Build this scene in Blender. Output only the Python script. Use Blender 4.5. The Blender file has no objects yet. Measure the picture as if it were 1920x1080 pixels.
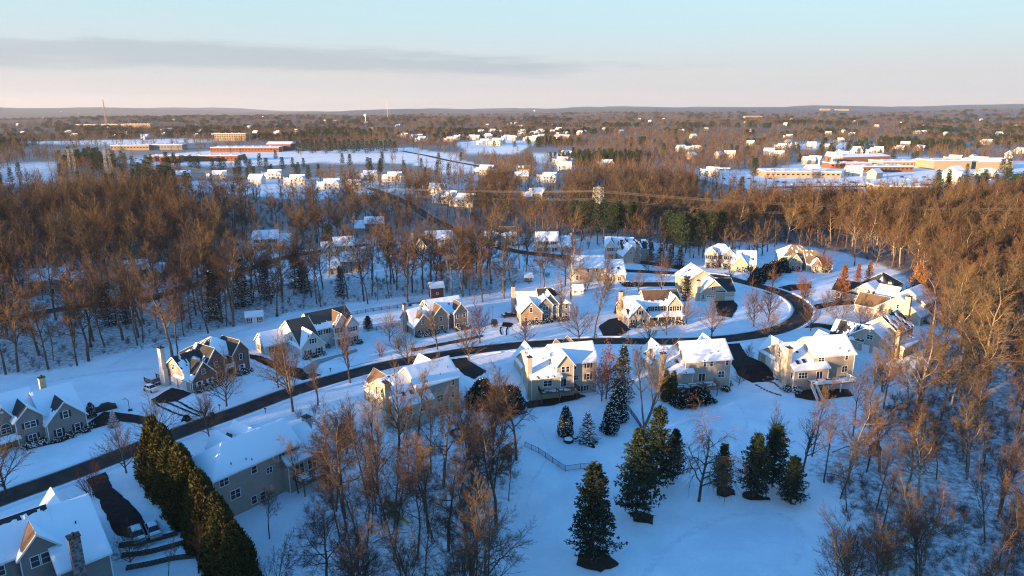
import bpy, bmesh, math, random
import numpy as np
from mathutils import Vector, Matrix
R = math.radians
scene = bpy.context.scene
COL = scene.collection
random.seed(7)
rng = np.random.default_rng(7)

# ------------------------------------------------------------------ camera
CAM_H, FPX = 68.0, 1280.0
PITCH = math.atan(335 / 1280)
cam_d = bpy.data.cameras.new('camera'); cam_d.sensor_width = 36; cam_d.lens = 24.0
cam_d.clip_end = 60000; cam_d.clip_start = 1
cam = bpy.data.objects.new('camera', cam_d); COL.objects.link(cam)
cam.location = (0, 0, CAM_H); cam.rotation_euler = (R(90) - PITCH, 0, 0)
scene.camera = cam

# ------------------------------------------------------------------ light
SUN_EL = R(6.5)
SUN_AZ = math.atan2(-0.57, -0.82)                 # direction towards the sun, from +x
sun_dir = Vector((math.cos(SUN_AZ) * math.cos(SUN_EL), math.sin(SUN_AZ) * math.cos(SUN_EL), math.sin(SUN_EL)))
sun_d = bpy.data.lights.new('sun', 'SUN'); sun_d.energy = 4.3; sun_d.angle = R(0.5); sun_d.color = (1.0, 0.63, 0.29)
sun = bpy.data.objects.new('sun', sun_d); COL.objects.link(sun)
sun.rotation_euler = (-sun_dir).to_track_quat('-Z', 'Y').to_euler()

world = bpy.data.worlds.new('World'); scene.world = world; world.use_nodes = True
wn, wl = world.node_tree.nodes, world.node_tree.links
wn.clear()
def N(nt, t, **kw):
    n = nt.new(t)
    for k, v in kw.items(): setattr(n, k, v)
    return n
w_out = N(wn, 'ShaderNodeOutputWorld'); w_bg = N(wn, 'ShaderNodeBackground'); w_bg.inputs['Strength'].default_value = 0.15
sky = N(wn, 'ShaderNodeTexSky', sky_type='NISHITA', sun_disc=False)
sky.sun_elevation = SUN_EL; sky.sun_rotation = (math.pi / 2 - SUN_AZ) % (2 * math.pi)
sky.altitude = 150; sky.air_density = 1.0; sky.dust_density = 0.6; sky.ozone_density = 3.0
tc = N(wn, 'ShaderNodeTexCoord'); sep = N(wn, 'ShaderNodeSeparateXYZ'); wl.new(tc.outputs['Generated'], sep.inputs[0])
def M(op, a, b=None, c=None, clamp=False, nt=wn, lk=wl):
    n = nt.new('ShaderNodeMath'); n.operation = op; n.use_clamp = clamp
    for i, v in enumerate((a, b, c)):
        if v is None: continue
        if isinstance(v, (int, float)): n.inputs[i].default_value = v
        else: lk.new(v, n.inputs[i])
    return n.outputs[0]
def SS(v, lo, hi, nt=wn, lk=wl):
    n = nt.new('ShaderNodeMapRange'); n.interpolation_type = 'SMOOTHSTEP'
    lk.new(v, n.inputs['Value']); n.inputs['From Min'].default_value = lo; n.inputs['From Max'].default_value = hi
    return n.outputs[0]
az = M('ARCTAN2', sep.outputs['X'], sep.outputs['Y']); el = M('ARCSINE', sep.outputs['Z'])
comb = N(wn, 'ShaderNodeCombineXYZ'); wl.new(M('MULTIPLY', az, 3.2), comb.inputs[0]); wl.new(M('MULTIPLY', el, 34.0), comb.inputs[1])
nz = N(wn, 'ShaderNodeTexNoise'); nz.inputs['Scale'].default_value = 1.0; nz.inputs['Detail'].default_value = 9; nz.inputs['Roughness'].default_value = 0.62
wl.new(comb.outputs[0], nz.inputs['Vector'])
comb2 = N(wn, 'ShaderNodeCombineXYZ'); wl.new(M('MULTIPLY', az, 1.1), comb2.inputs[0]); wl.new(M('MULTIPLY', el, 5.0), comb2.inputs[1]); comb2.inputs[2].default_value = 4.3
nz2 = N(wn, 'ShaderNodeTexNoise'); nz2.inputs['Scale'].default_value = 1.3; nz2.inputs['Detail'].default_value = 3
wl.new(comb2.outputs[0], nz2.inputs['Vector'])
# long low streak of cloud, thicker to one side, a veil of thin pink cloud under it
axis = M('SUBTRACT', 0.0615, M('MULTIPLY', M('ADD', az, 0.25), 0.012))
off = M('SUBTRACT', el, M('ADD', axis, M('MULTIPLY', M('SUBTRACT', nz2.outputs[0], 0.5), 0.016)))
band = M('SUBTRACT', 1.0, M('DIVIDE', M('ABSOLUTE', off), 0.022))
streak = SS(M('ADD', M('MULTIPLY', band, 0.50), M('SUBTRACT', M('MULTIPLY', nz.outputs[0], 1.5), M('MULTIPLY', M('MAXIMUM', az, -0.12), 0.95))), 0.86, 1.22)
lowveil = M('MULTIPLY', M('SUBTRACT', 1.0, SS(el, 0.02, 0.13)), SS(nz.outputs[0], 0.05, 0.45))
hsv = N(wn, 'ShaderNodeHueSaturation'); hsv.inputs['Saturation'].default_value = 1.18; wl.new(sky.outputs[0], hsv.inputs['Color'])
mix0 = N(wn, 'ShaderNodeMix', data_type='RGBA'); wl.new(M('MULTIPLY', M('SUBTRACT', 1.0, SS(el, 0.10, 0.50)), 0.93), mix0.inputs[0]); wl.new(hsv.outputs[0], mix0.inputs[6])
mix0.inputs[7].default_value = (0.90, 1.19, 1.28, 1)
mix1 = N(wn, 'ShaderNodeMix', data_type='RGBA'); wl.new(M('MULTIPLY', lowveil, 1.0), mix1.inputs[0]); wl.new(mix0.outputs[2], mix1.inputs[6])
VEIL = (1.10, 1.09, 1.12, 1); GREY = (0.74, 0.88, 0.98, 1)
mix1.inputs[7].default_value = VEIL
mix2 = N(wn, 'ShaderNodeMix', data_type='RGBA'); wl.new(M('MULTIPLY', streak, 0.8), mix2.inputs[0]); wl.new(mix1.outputs[2], mix2.inputs[6])
mix2.inputs[7].default_value = GREY
wl.new(mix2.outputs[2], w_bg.inputs['Color']); wl.new(w_bg.outputs[0], w_out.inputs['Surface'])

scene.view_settings.view_transform = 'Standard'; scene.view_settings.look = 'None'
scene.view_settings.gamma = 1.0; scene.view_settings.use_curve_mapping = False
scene.view_settings.exposure = 2.1
scene.render.engine = 'CYCLES'
try:
    scene.cycles.max_bounces = 5; scene.cycles.diffuse_bounces = 2; scene.cycles.glossy_bounces = 2
    scene.cycles.use_denoising = True; scene.cycles.denoising_prefilter = 'NONE'; scene.cycles.pixel_filter_type = 'BLACKMAN_HARRIS'; scene.cycles.filter_width = 1.15; scene.cycles.volume_bounces = 0; scene.cycles.transparent_max_bounces = 4
except Exception: pass

# ------------------------------------------------------------------ picking ground points
def ray(px, py):
    dx = (px - 960) / FPX; dy = (540 - py) / FPX
    return (dx, math.cos(PITCH) + dy * math.sin(PITCH), -math.sin(PITCH) + dy * math.cos(PITCH))
def to_px(x, y, z):
    yy = y * math.cos(PITCH) - (z - CAM_H) * math.sin(PITCH); up = y * math.sin(PITCH) + (z - CAM_H) * math.cos(PITCH)
    yy = np.where(np.abs(yy) < 1e-3, 1e-3, yy)
    return 960 + FPX * x / yy, 540 - FPX * up / yy, yy

# smooth value noise, vectorised
_perm = np.random.default_rng(3).random((256, 256))
def vnoise(x, y):
    x = np.asarray(x, float); y = np.asarray(y, float)
    xi = np.floor(x).astype(int); yi = np.floor(y).astype(int); fx = x - xi; fy = y - yi
    fx = fx * fx * (3 - 2 * fx); fy = fy * fy * (3 - 2 * fy)
    a = _perm[xi & 255, yi & 255]; b = _perm[(xi + 1) & 255, yi & 255]; c = _perm[xi & 255, (yi + 1) & 255]; d = _perm[(xi + 1) & 255, (yi + 1) & 255]
    return (a * (1 - fx) + b * fx) * (1 - fy) + (c * (1 - fx) + d * fx) * fy
def fbm(x, y, o=3):
    s = 0; a = 1; t = 0
    for i in range(o): s = s + a * vnoise(x * 2 ** i + 17.3 * i, y * 2 ** i + 5.1 * i); t += a; a *= 0.5
    return s / t
def sstep(v, a, b):
    t = np.clip((np.asarray(v, float) - a) / (b - a), 0, 1); return t * t * (3 - 2 * t)
def flat(px, py, z=0.0):
    d = ray(px, py); t = (z - CAM_H) / d[2]; return (d[0] * t, d[1] * t)

ROADPX = [(-90, 975), (0, 937), (140, 887), (330, 814), (450, 771), (560, 731), (700, 691), (800, 671), (900, 656), (1000, 646), (1130, 640), (1250, 641), (1350, 637), (1440, 624),
          (1490, 605), (1506, 583), (1490, 562), (1452, 545), (1400, 531), (1350, 519), (1290, 514), (1190, 509), (1080, 503)]
def smooth_line(pts, n=6):
    out = []
    P = [pts[0]] + list(pts) + [pts[-1]]
    for i in range(1, len(P) - 2):
        p0, p1, p2, p3 = [np.array(p, float) for p in P[i - 1:i + 3]]
        for k in range(n):
            t = k / n
            out.append(tuple(0.5 * ((2 * p1) + (-p0 + p2) * t + (2 * p0 - 5 * p1 + 4 * p2 - p3) * t * t + (-p0 + 3 * p1 - 3 * p2 + p3) * t ** 3)))
    out.append(tuple(pts[-1])); return out
ROAD = smooth_line([flat(*p) for p in ROADPX], 5)
def seg_dist(X, Y, line):
    best = np.full(np.shape(X), 1e9)
    for (ax, ay), (bx, by) in zip(line[:-1], line[1:]):
        dx, dy = bx - ax, by - ay
        t = np.clip(((X - ax) * dx + (Y - ay) * dy) / (dx * dx + dy * dy + 1e-9), 0, 1)
        best = np.minimum(best, np.hypot(X - ax - t * dx, Y - ay - t * dy))
    return best
_south = [p for p in ROAD if p[1] < 205]
_sx = np.array([p[0] for p in _south]); _sy = np.array([p[1] for p in _south])
_o = np.argsort(_sx); _sx = _sx[_o]; _sy = _sy[_o]
def T(x, y):
    X = np.asarray(x, float); Y = np.asarray(y, float)
    sh = X.shape; X = X.ravel(); Y = Y.ravel()
    ry = np.interp(X, _sx, _sy)
    near = (np.abs(X) < 420) & (Y < 520) & (Y > -420)
    D = np.full(X.shape, 400.0); D[near] = seg_dist(X[near], Y[near], ROAD)
    south = np.where(Y < ry, 1.0, 0.0)
    z = -2.7 * sstep(np.minimum(D, np.abs(ry - Y)), 21, 31) * south
    z = z + 0.35 * (vnoise(X / 13, Y / 13) - 0.5) * sstep(D, 8, 20)
    r = np.hypot(X, Y)
    hill = (fbm(X / 1100 + 3.1, Y / 1100 + 8.2, 3) - 0.42) * 42 * sstep(r, 700, 2600)
    hill = hill + (fbm(X / 3000 + 9.4, Y / 3000 + 1.7, 2) - 0.4) * 150 * sstep(r, 3600, 9000)
    hill = hill + 75 * sstep(r, 5200, 11000) * sstep(X / np.maximum(r, 1), -0.05, 0.5)
    hill = hill + 30 * sstep(r, 8000, 14000) + (fbm(X / 620 + 2.2, Y / 620 + 6.1, 3) - 0.5) * 34 * sstep(r, 4200, 7500)
    return (z + hill).reshape(sh)
def Tz(x, y): return float(T(np.array([x]), np.array([y]))[0])
def G(px, py):
    z = 0.0
    for _ in range(5):
        x, y = flat(px, py, z); z = Tz(x, y)
    return x, y, z

# ------------------------------------------------------------------ naming
def tag(o, label=None, cat=None, group=None, kind=None):
    if label: o['label'] = label
    if cat: o['category'] = cat
    if group: o['group'] = group
    if kind: o['kind'] = kind
    return o
def empty(name, loc, rz=0.0, scale=1.0):
    o = bpy.data.objects.new(name, None); COL.objects.link(o)
    o.location = loc; o.rotation_euler = (0, 0, rz); o.scale = (scale,) * 3; o.empty_display_size = 0.5
    return o
def link(name, me, parent=None, loc=(0, 0, 0), rot=(0, 0, 0)):
    o = bpy.data.objects.new(name, me); COL.objects.link(o)
    o.location = loc; o.rotation_euler = rot
    if parent: o.parent = parent
    return o
class Buf:
    def __init__(s): s.v = []; s.f = []; s.m = []
    def add(s, vs, fs, mi=0):
        b = len(s.v); s.v.extend(vs); s.f.extend([tuple(i + b for i in f) for f in fs]); s.m.extend([mi] * len(fs))
    def box(s, x0, x1, y0, y1, z0, z1, mi=0):
        s.add([(x0, y0, z0), (x1, y0, z0), (x1, y1, z0), (x0, y1, z0), (x0, y0, z1), (x1, y0, z1), (x1, y1, z1), (x0, y1, z1)],
              [(3, 2, 1, 0), (4, 5, 6, 7), (0, 1, 5, 4), (1, 2, 6, 5), (2, 3, 7, 6), (3, 0, 4, 7)], mi)
    def bar(s, a, b, w, h=None, mi=0):
        a = Vector(a); b = Vector(b); d = (b - a); h = h or w
        if d.length < 1e-6: return
        d.normalize(); u = Vector((0, 0, 1)) if abs(d.z) < 0.95 else Vector((1, 0, 0))
        r = d.cross(u).normalized(); u = r.cross(d)
        vs = [tuple(p + r * (i * w / 2) + u * (j * h / 2)) for p in (a, b) for i, j in ((-1, -1), (1, -1), (1, 1), (-1, 1))]
        s.add(vs, [(0, 1, 2, 3), (7, 6, 5, 4), (0, 4, 5, 1), (1, 5, 6, 2), (2, 6, 7, 3), (3, 7, 4, 0)], mi)
    def tube(s, pts, rad, n=6, mi=0, cap=False):
        vs = []; fs = []
        prev = None
        for k, p in enumerate(pts):
            p = Vector(p)
            d = (Vector(pts[min(k + 1, len(pts) - 1)]) - Vector(pts[max(k - 1, 0)])).normalized()
            if prev is None:
                u = d.cross(Vector((0.31, 0.92, 0.2)))
                if u.length < 1e-3: u = d.cross(Vector((1, 0, 0)))
            else: u = prev - d * prev.dot(d)
            u.normalize(); prev = u; w = d.cross(u)
            for i in range(n):
                a = 2 * math.pi * i / n
                q = p + (u * math.cos(a) + w * math.sin(a)) * rad[k]; vs.append((q.x, q.y, q.z))
        for k in range(len(pts) - 1):
            for i in range(n):
                j = (i + 1) % n; fs.append((k * n + i, k * n + j, (k + 1) * n + j, (k + 1) * n + i))
        if cap:
            fs.append(tuple(range(n - 1, -1, -1))); fs.append(tuple((len(pts) - 1) * n + i for i in range(n)))
        s.add(vs, fs, mi)
    def mesh(s, name, mats, smooth=False):
        me = bpy.data.meshes.new(name); me.from_pydata(s.v, [], s.f)
        mats = mats if isinstance(mats, (list, tuple)) else [mats]
        for m in mats: me.materials.append(m)
        if len(mats) > 1 and s.f: me.polygons.foreach_set('material_index', s.m)
        if smooth and s.f: me.polygons.foreach_set('use_smooth', [True] * len(s.f))
        me.update(); return me
    def obj(s, name, mats, parent=None, smooth=False, loc=(0, 0, 0), rot=(0, 0, 0)): return link(name, s.mesh(name, mats, smooth), parent, loc, rot)
def copy_tree(o, parent=None):
    c = o.copy(); COL.objects.link(c)
    if parent is not None: c.parent = parent
    for ch in list(KIDS.get(o.name, [])): copy_tree(ch, c)
    return c
KIDS = {}
def kid(p, o): KIDS.setdefault(p.name, []).append(o); return o

# ------------------------------------------------------------------ materials
def mat(name, col, rough=0.8, var=0.0, vscale=3.0, bump=0.0, bscale=20.0, spec=0.3, objvar=0.0, metal=0.0, col2=None, detail=4):
    m = bpy.data.materials.new(name); m.use_nodes = True
    nt = m.node_tree; nn, ll = nt.nodes, nt.links; b = nn['Principled BSDF']
    b.inputs['Roughness'].default_value = rough; b.inputs['Metallic'].default_value = metal
    b.inputs['Specular IOR Level'].default_value = spec
    c4 = (*col, 1); b.inputs['Base Color'].default_value = c4
    tcn = nn.new('ShaderNodeTexCoord'); outc = None
    if var > 0 or col2:
        n = nn.new('ShaderNodeTexNoise'); n.inputs['Scale'].default_value = vscale; n.inputs['Detail'].default_value = detail
        ll.new(tcn.outputs['Object'], n.inputs['Vector'])
        mx = nn.new('ShaderNodeMix'); mx.data_type = 'RGBA'
        c2 = col2 or tuple(c * (1 - var) for c in col); c1 = col if col2 else tuple(min(1, c * (1 + var)) for c in col)
        mx.inputs[6].default_value = (*c1, 1); mx.inputs[7].default_value = (*c2, 1)
        ll.new(SS(n.outputs[0], 0.32, 0.68, nn, ll), mx.inputs[0]); outc = mx.outputs[2]
    if objvar > 0:
        oi = nn.new('ShaderNodeObjectInfo'); hs = nn.new('ShaderNodeHueSaturation')
        ll.new(M('ADD', M('MULTIPLY', oi.outputs['Random'], objvar * 0.10, None, False, nn, ll), 0.5 - objvar * 0.05, None, False, nn, ll), hs.inputs['Hue'])
        ll.new(M('ADD', M('MULTIPLY', oi.outputs['Random'], objvar, None, False, nn, ll), 1 - objvar * 0.5, None, False, nn, ll), hs.inputs['Value'])
        if outc: ll.new(outc, hs.inputs['Color'])
        else: hs.inputs['Color'].default_value = c4
        outc = hs.outputs[0]
    if outc: ll.new(outc, b.inputs['Base Color'])
    if bump > 0:
        n2 = nn.new('ShaderNodeTexNoise'); n2.inputs['Scale'].default_value = bscale; n2.inputs['Detail'].default_value = 5
        ll.new(tcn.outputs['Object'], n2.inputs['Vector'])
        bp = nn.new('ShaderNodeBump'); bp.inputs['Strength'].default_value = bump; bp.inputs['Distance'].default_value = 0.1
        ll.new(n2.outputs[0], bp.inputs['Height']); ll.new(bp.outputs[0], b.inputs['Normal'])
    return m
def brick_mat(name, c1, c2, mortar, scale):
    m = mat(name, c1, 0.85); nn, ll = m.node_tree.nodes, m.node_tree.links
    br = nn.new('ShaderNodeTexVoronoi'); br.inputs['Scale'].default_value = scale
    t = nn.new('ShaderNodeTexCoord'); ll.new(t.outputs['Object'], br.inputs['Vector'])
    mx = nn.new('ShaderNodeMix'); mx.data_type = 'RGBA'; mx.inputs[6].default_value = (*c1, 1); mx.inputs[7].default_value = (*c2, 1)
    sp = nn.new('ShaderNodeSeparateColor'); ll.new(br.outputs['Color'], sp.inputs[0]); ll.new(sp.outputs[0], mx.inputs[0])
    mx2 = nn.new('ShaderNodeMix'); mx2.data_type = 'RGBA'; mx2.inputs[7].default_value = (*mortar, 1)
    ll.new(mx.outputs[2], mx2.inputs[6]); ll.new(SS(br.outputs['Distance'], 0.45, 0.62, nn, ll), mx2.inputs[0])
    ll.new(mx2.outputs[2], nn['Principled BSDF'].inputs['Base Color']); return m
MS = {}
SNOWC = (0.80, 0.84, 0.90)
MS['snow'] = mat('snow', SNOWC, 0.55, bump=0.25, bscale=2.5, spec=0.25)
MS['roofsnow'] = mat('roof_snow', SNOWC, 0.6, bump=0.2, bscale=3.0, spec=0.2)
MS['packed'] = mat('trodden_snow', (0.75, 0.79, 0.86), 0.6, var=0.08, vscale=0.8, bump=0.25, bscale=2.0)
MS['asphalt'] = mat('asphalt', (0.022, 0.022, 0.026), 0.85, col2=(0.050, 0.045, 0.041), vscale=0.35, bump=0.1, bscale=30, spec=0.15)
MS['drive'] = mat('driveway_asphalt', (0.018, 0.018, 0.021), 0.85, spec=0.15, var=0.3, vscale=0.8, bump=0.1, bscale=30)
MS['concrete'] = mat('concrete', (0.30, 0.29, 0.28), 0.8, var=0.2, vscale=2)
MS['mulch'] = mat('mulch', (0.045, 0.026, 0.018), 0.95, var=0.4, vscale=5, bump=0.5, bscale=12)
MS['white_trim'] = mat('white_trim', (0.78, 0.77, 0.74), 0.5)
MS['glass'] = mat('window_glass', (0.016, 0.020, 0.028), 0.08, spec=0.5)
MS['white_door'] = mat('garage_door_paint', (0.70, 0.69, 0.66), 0.5)
MS['shutter'] = mat('shutter_paint', (0.022, 0.024, 0.032), 0.5)
MS['shutter_red'] = mat('shutter_red_paint', (0.060, 0.018, 0.020), 0.5)
MS['shingle_dark'] = mat('shingle_charcoal', (0.035, 0.036, 0.040), 0.85, var=0.3, vscale=6, bump=0.2, bscale=15)
MS['shingle_grey'] = mat('shingle_grey', (0.075, 0.066, 0.058), 0.85, var=0.25, vscale=6, bump=0.2, bscale=15)
MS['shingle_brown'] = mat('shingle_brown', (0.125, 0.080, 0.052), 0.85, var=0.25, vscale=6, bump=0.2, bscale=15)
MS['shingle_tan'] = mat('shingle_tan', (0.21, 0.155, 0.095), 0.85, var=0.2, vscale=6, bump=0.2, bscale=15)
def siding(name, c): return mat(name, c, 0.7, var=0.06, vscale=0.8, bump=0.1, bscale=8, spec=0.25)
MS['cream'] = siding('cream_siding', (0.46, 0.39, 0.30))
MS['beige'] = siding('beige_siding', (0.38, 0.315, 0.262))
MS['grey'] = siding('grey_siding', (0.23, 0.225, 0.235))
MS['taupe'] = siding('taupe_siding', (0.245, 0.215, 0.20))
MS['tan'] = siding('tan_siding', (0.31, 0.215, 0.15))
MS['white'] = siding('white_siding', (0.55, 0.53, 0.50))
MS['yellow'] = siding('yellow_and_sunlit_siding', (0.50, 0.41, 0.25))
MS['brick'] = brick_mat('red_brick', (0.17, 0.058, 0.042), (0.12, 0.045, 0.036), (0.20, 0.14, 0.12), 5.0)
MS['stone'] = brick_mat('field_stone', (0.20, 0.17, 0.145), (0.085, 0.08, 0.085), (0.25, 0.23, 0.21), 2.0)
MS['palestone'] = brick_mat('pale_field_stone', (0.42, 0.34, 0.24), (0.26, 0.20, 0.14), (0.40, 0.36, 0.30), 2.0)
MS['dark'] = mat('dark_metal', (0.02, 0.02, 0.022), 0.5)
MS['steel'] = mat('galvanised_steel', (0.42, 0.40, 0.37), 0.5, metal=0.3)
MS['wood'] = mat('weathered_wood', (0.16, 0.115, 0.085), 0.85, var=0.3, vscale=4)
MS['redwood'] = mat('red_stained_wood', (0.16, 0.05, 0.035), 0.8, var=0.3, vscale=4)
MS['bark'] = mat('bark', (0.115, 0.088, 0.068), 0.95, var=0.35, vscale=1.5, spec=0.1, objvar=0.35)
MS['bark_pale'] = mat('pale_bark', (0.23, 0.185, 0.14), 0.95, var=0.35, vscale=1.2, spec=0.1, objvar=0.3)
MS['twig'] = mat('twig_bark', (0.122, 0.076, 0.044), 0.95, spec=0.1, objvar=0.4)
MS['twig_grey'] = mat('grey_twig_bark', (0.082, 0.062, 0.048), 0.95, spec=0.1, objvar=0.4)
MS['twig_red'] = mat('red_twig_bark', (0.150, 0.074, 0.046), 0.95, spec=0.1, objvar=0.25)
MS['needle'] = mat('pine_needles', (0.028, 0.048, 0.028), 0.8, spec=0.2, objvar=0.35)
MS['needle_dark'] = mat('spruce_needles', (0.024, 0.036, 0.025), 0.8, spec=0.2, objvar=0.3)
MS['arbor'] = mat('arborvitae_sprays', (0.068, 0.066, 0.022), 0.85, var=0.3, vscale=2.0, spec=0.15, objvar=0.25)
MS['leafbrown'] = mat('dry_brown_leaves', (0.24, 0.105, 0.045), 0.85, spec=0.15, objvar=0.3)
MS['brush'] = mat('brushwood_twigs', (0.070, 0.048, 0.038), 0.95, spec=0.1, objvar=0.4)

# snow ground: clean snow, and under trees snow with leaf litter showing through
m = MS['ground'] = mat('snow_ground', SNOWC, 0.55, spec=0.2)
nn, ll = m.node_tree.nodes, m.node_tree.links; b = nn['Principled BSDF']
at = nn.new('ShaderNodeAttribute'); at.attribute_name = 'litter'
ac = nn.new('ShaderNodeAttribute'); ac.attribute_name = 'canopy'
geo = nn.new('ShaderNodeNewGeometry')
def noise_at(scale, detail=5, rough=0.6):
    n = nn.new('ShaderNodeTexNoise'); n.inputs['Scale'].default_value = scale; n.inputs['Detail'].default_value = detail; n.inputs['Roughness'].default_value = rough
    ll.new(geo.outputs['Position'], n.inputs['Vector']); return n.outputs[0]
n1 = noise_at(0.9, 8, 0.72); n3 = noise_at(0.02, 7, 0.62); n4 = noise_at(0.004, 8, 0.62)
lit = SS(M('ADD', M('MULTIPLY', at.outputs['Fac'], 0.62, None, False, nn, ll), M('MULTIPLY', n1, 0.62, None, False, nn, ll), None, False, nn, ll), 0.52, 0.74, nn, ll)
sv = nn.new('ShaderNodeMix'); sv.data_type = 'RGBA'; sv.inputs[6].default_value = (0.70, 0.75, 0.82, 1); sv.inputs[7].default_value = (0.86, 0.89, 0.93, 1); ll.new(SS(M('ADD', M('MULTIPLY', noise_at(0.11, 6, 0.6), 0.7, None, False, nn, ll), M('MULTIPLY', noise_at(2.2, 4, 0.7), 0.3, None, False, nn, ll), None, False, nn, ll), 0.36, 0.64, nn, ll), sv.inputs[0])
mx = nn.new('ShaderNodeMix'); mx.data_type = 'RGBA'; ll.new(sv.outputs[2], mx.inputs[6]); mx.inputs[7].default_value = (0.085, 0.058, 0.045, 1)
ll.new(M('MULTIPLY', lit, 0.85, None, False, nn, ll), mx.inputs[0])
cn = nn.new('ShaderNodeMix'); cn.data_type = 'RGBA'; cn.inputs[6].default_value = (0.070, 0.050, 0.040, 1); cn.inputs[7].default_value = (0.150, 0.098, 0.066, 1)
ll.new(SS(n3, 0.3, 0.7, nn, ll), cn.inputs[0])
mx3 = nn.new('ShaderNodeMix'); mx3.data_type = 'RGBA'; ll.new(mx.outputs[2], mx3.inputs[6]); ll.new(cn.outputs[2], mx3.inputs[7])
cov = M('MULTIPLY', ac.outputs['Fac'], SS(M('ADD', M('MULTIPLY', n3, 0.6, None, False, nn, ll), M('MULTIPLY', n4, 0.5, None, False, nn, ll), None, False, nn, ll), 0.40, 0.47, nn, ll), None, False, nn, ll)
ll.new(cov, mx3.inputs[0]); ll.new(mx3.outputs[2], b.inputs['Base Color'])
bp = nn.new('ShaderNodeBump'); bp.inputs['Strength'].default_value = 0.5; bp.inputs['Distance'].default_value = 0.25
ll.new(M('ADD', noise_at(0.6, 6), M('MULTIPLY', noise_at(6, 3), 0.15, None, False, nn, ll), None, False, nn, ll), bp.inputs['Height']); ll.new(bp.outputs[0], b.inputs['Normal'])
HAZE = 3.2e-5
# ------------------------------------------------------------------ where woods stand (outlines on the ground, given by where they meet the picture)
def in_poly(X, Y, poly):
    ins = np.zeros(np.shape(X), bool); n = len(poly)
    for i in range(n):
        x0, y0 = poly[i]; x1, y1 = poly[(i + 1) % n]
        c = ((y0 > Y) != (y1 > Y)) & (X < (x1 - x0) * (Y - y0) / (y1 - y0 + 1e-12) + x0); ins ^= c
    return ins
def world_poly(px): return [G(*p)[:2] for p in px]
WOODS = {
 'left': world_poly([(-150, 712), (0, 708), (60, 702), (130, 690), (200, 668), (300, 655), (400, 624), (520, 596), (600, 580), (720, 563), (800, 553), (905, 556), (960, 546), (1010, 522), (960, 503), (900, 505), (760, 522), (620, 522), (480, 540), (400, 520), (330, 500), (240, 470), (0, 500), (-150, 520)]),
 'leftback': world_poly([(-250, 395), (150, 385), (330, 375), (450, 380), (600, 385), (690, 395), (760, 402), (690, 440), (640, 462), (560, 470), (540, 432), (470, 432), (430, 470), (420, 520), (240, 478), (0, 500), (-250, 520)]),
 'hamlet': world_poly([(440, 440), (760, 410), (1000, 430), (1200, 440), (1200, 490), (960, 540), (620, 535), (440, 545)]),
 'middle': world_poly([(600, 385), (620, 356), (760, 366), (900, 352), (1100, 342), (1300, 352), (1400, 398), (1420, 440), (1300, 468), (1180, 448), (1000, 430), (850, 425)]),
 'right': world_poly([(1320, 452), (1400, 455), (1470, 458), (1560, 470), (1640, 492), (1700, 528), (1745, 570), (1800, 640), (1900, 700), (2200, 760), (2400, 420), (1920, 392), (1700, 398), (1500, 398), (1380, 408)]),
 'rightside': world_poly([(1630, 800), (1690, 720), (1760, 640), (1830, 640), (1960, 690), (2200, 800), (2300, 1200), (1570, 1200), (1560, 1080), (1590, 985), (1570, 930), (1500, 880), (1560, 800)]),
 'bottom': world_poly([(510, 1040), (585, 940), (650, 868), (720, 832), (840, 832), (900, 870), (970, 850), (978, 920), (950, 1040), (920, 1100), (900, 1250), (500, 1250)]),
}
CLEAR_PX = [
 [(0, 318), (50, 300), (108, 304), (104, 332), (40, 345), (0, 345)],
 [(150, 302), (280, 297), (300, 289), (430, 281), (545, 279), (625, 297), (560, 307), (420, 313), (280, 309)],
 [(330, 338), (420, 340), (560, 336), (640, 356), (700, 350), (745, 356), (660, 366), (600, 376), (530, 372), (350, 356)],
 [(560, 287), (700, 277), (770, 276), (812, 284), (915, 313), (900, 322), (830, 320), (760, 306), (640, 303)],
 [(1000, 291), (1075, 291), (1082, 303), (1000, 302)],
 [(1300, 326), (1440, 320), (1500, 305), (1580, 296), (1700, 296), (1920, 304), (2050, 310), (2050, 345), (1900, 346), (1760, 352), (1660, 370), (1560, 378), (1440, 372), (1400, 352), (1310, 338)],
 [(40, 266), (200, 263), (330, 260), (390, 265), (330, 269), (60, 271)],
 [(0, 246), (90, 243), (110, 246), (0, 252)],
 [(850, 268), (930, 260), (1010, 268), (960, 288), (880, 284)],
 [(1460, 272), (1640, 266), (1650, 272), (1480, 279)],
]
CLEAR = [world_poly(p) for p in CLEAR_PX]
HOUSE_SPOTS = []          # (x, y, radius) kept free of trees

# ------------------------------------------------------------------ ground sheet
def axis_pts(a, b, step, lo, hi, ratio):
    c = list(np.arange(a, b + 0.01, step)); s = step
    up = []; v = b
    while v < hi: s *= ratio; v += s; up.append(v)
    s = step; dn = []; v = a
    while v > lo: s *= ratio; v -= s; dn.append(v)
    return np.array(dn[::-1] + c + up)
gx = axis_pts(-150, 160, 2.0, -17000, 17000, 1.055); gy = axis_pts(70, 330, 2.0, -2500, 17500, 1.055)
GX, GY = np.meshgrid(gx, gy)
GZ = T(GX, GY)
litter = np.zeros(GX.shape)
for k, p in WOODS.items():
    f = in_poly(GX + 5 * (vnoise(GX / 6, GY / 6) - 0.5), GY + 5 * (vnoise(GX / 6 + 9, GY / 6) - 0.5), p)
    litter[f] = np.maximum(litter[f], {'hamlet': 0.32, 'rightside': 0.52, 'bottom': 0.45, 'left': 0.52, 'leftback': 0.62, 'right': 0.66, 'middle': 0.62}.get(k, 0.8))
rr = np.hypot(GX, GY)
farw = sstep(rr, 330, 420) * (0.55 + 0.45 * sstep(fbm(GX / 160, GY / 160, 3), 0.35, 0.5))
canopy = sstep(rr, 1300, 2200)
offl = np.where((GX < -0.80 * GY - 6) | (GY < 45), 0.75, 0); litter = np.maximum(litter, np.where(rr < 500, offl, 0))
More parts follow.
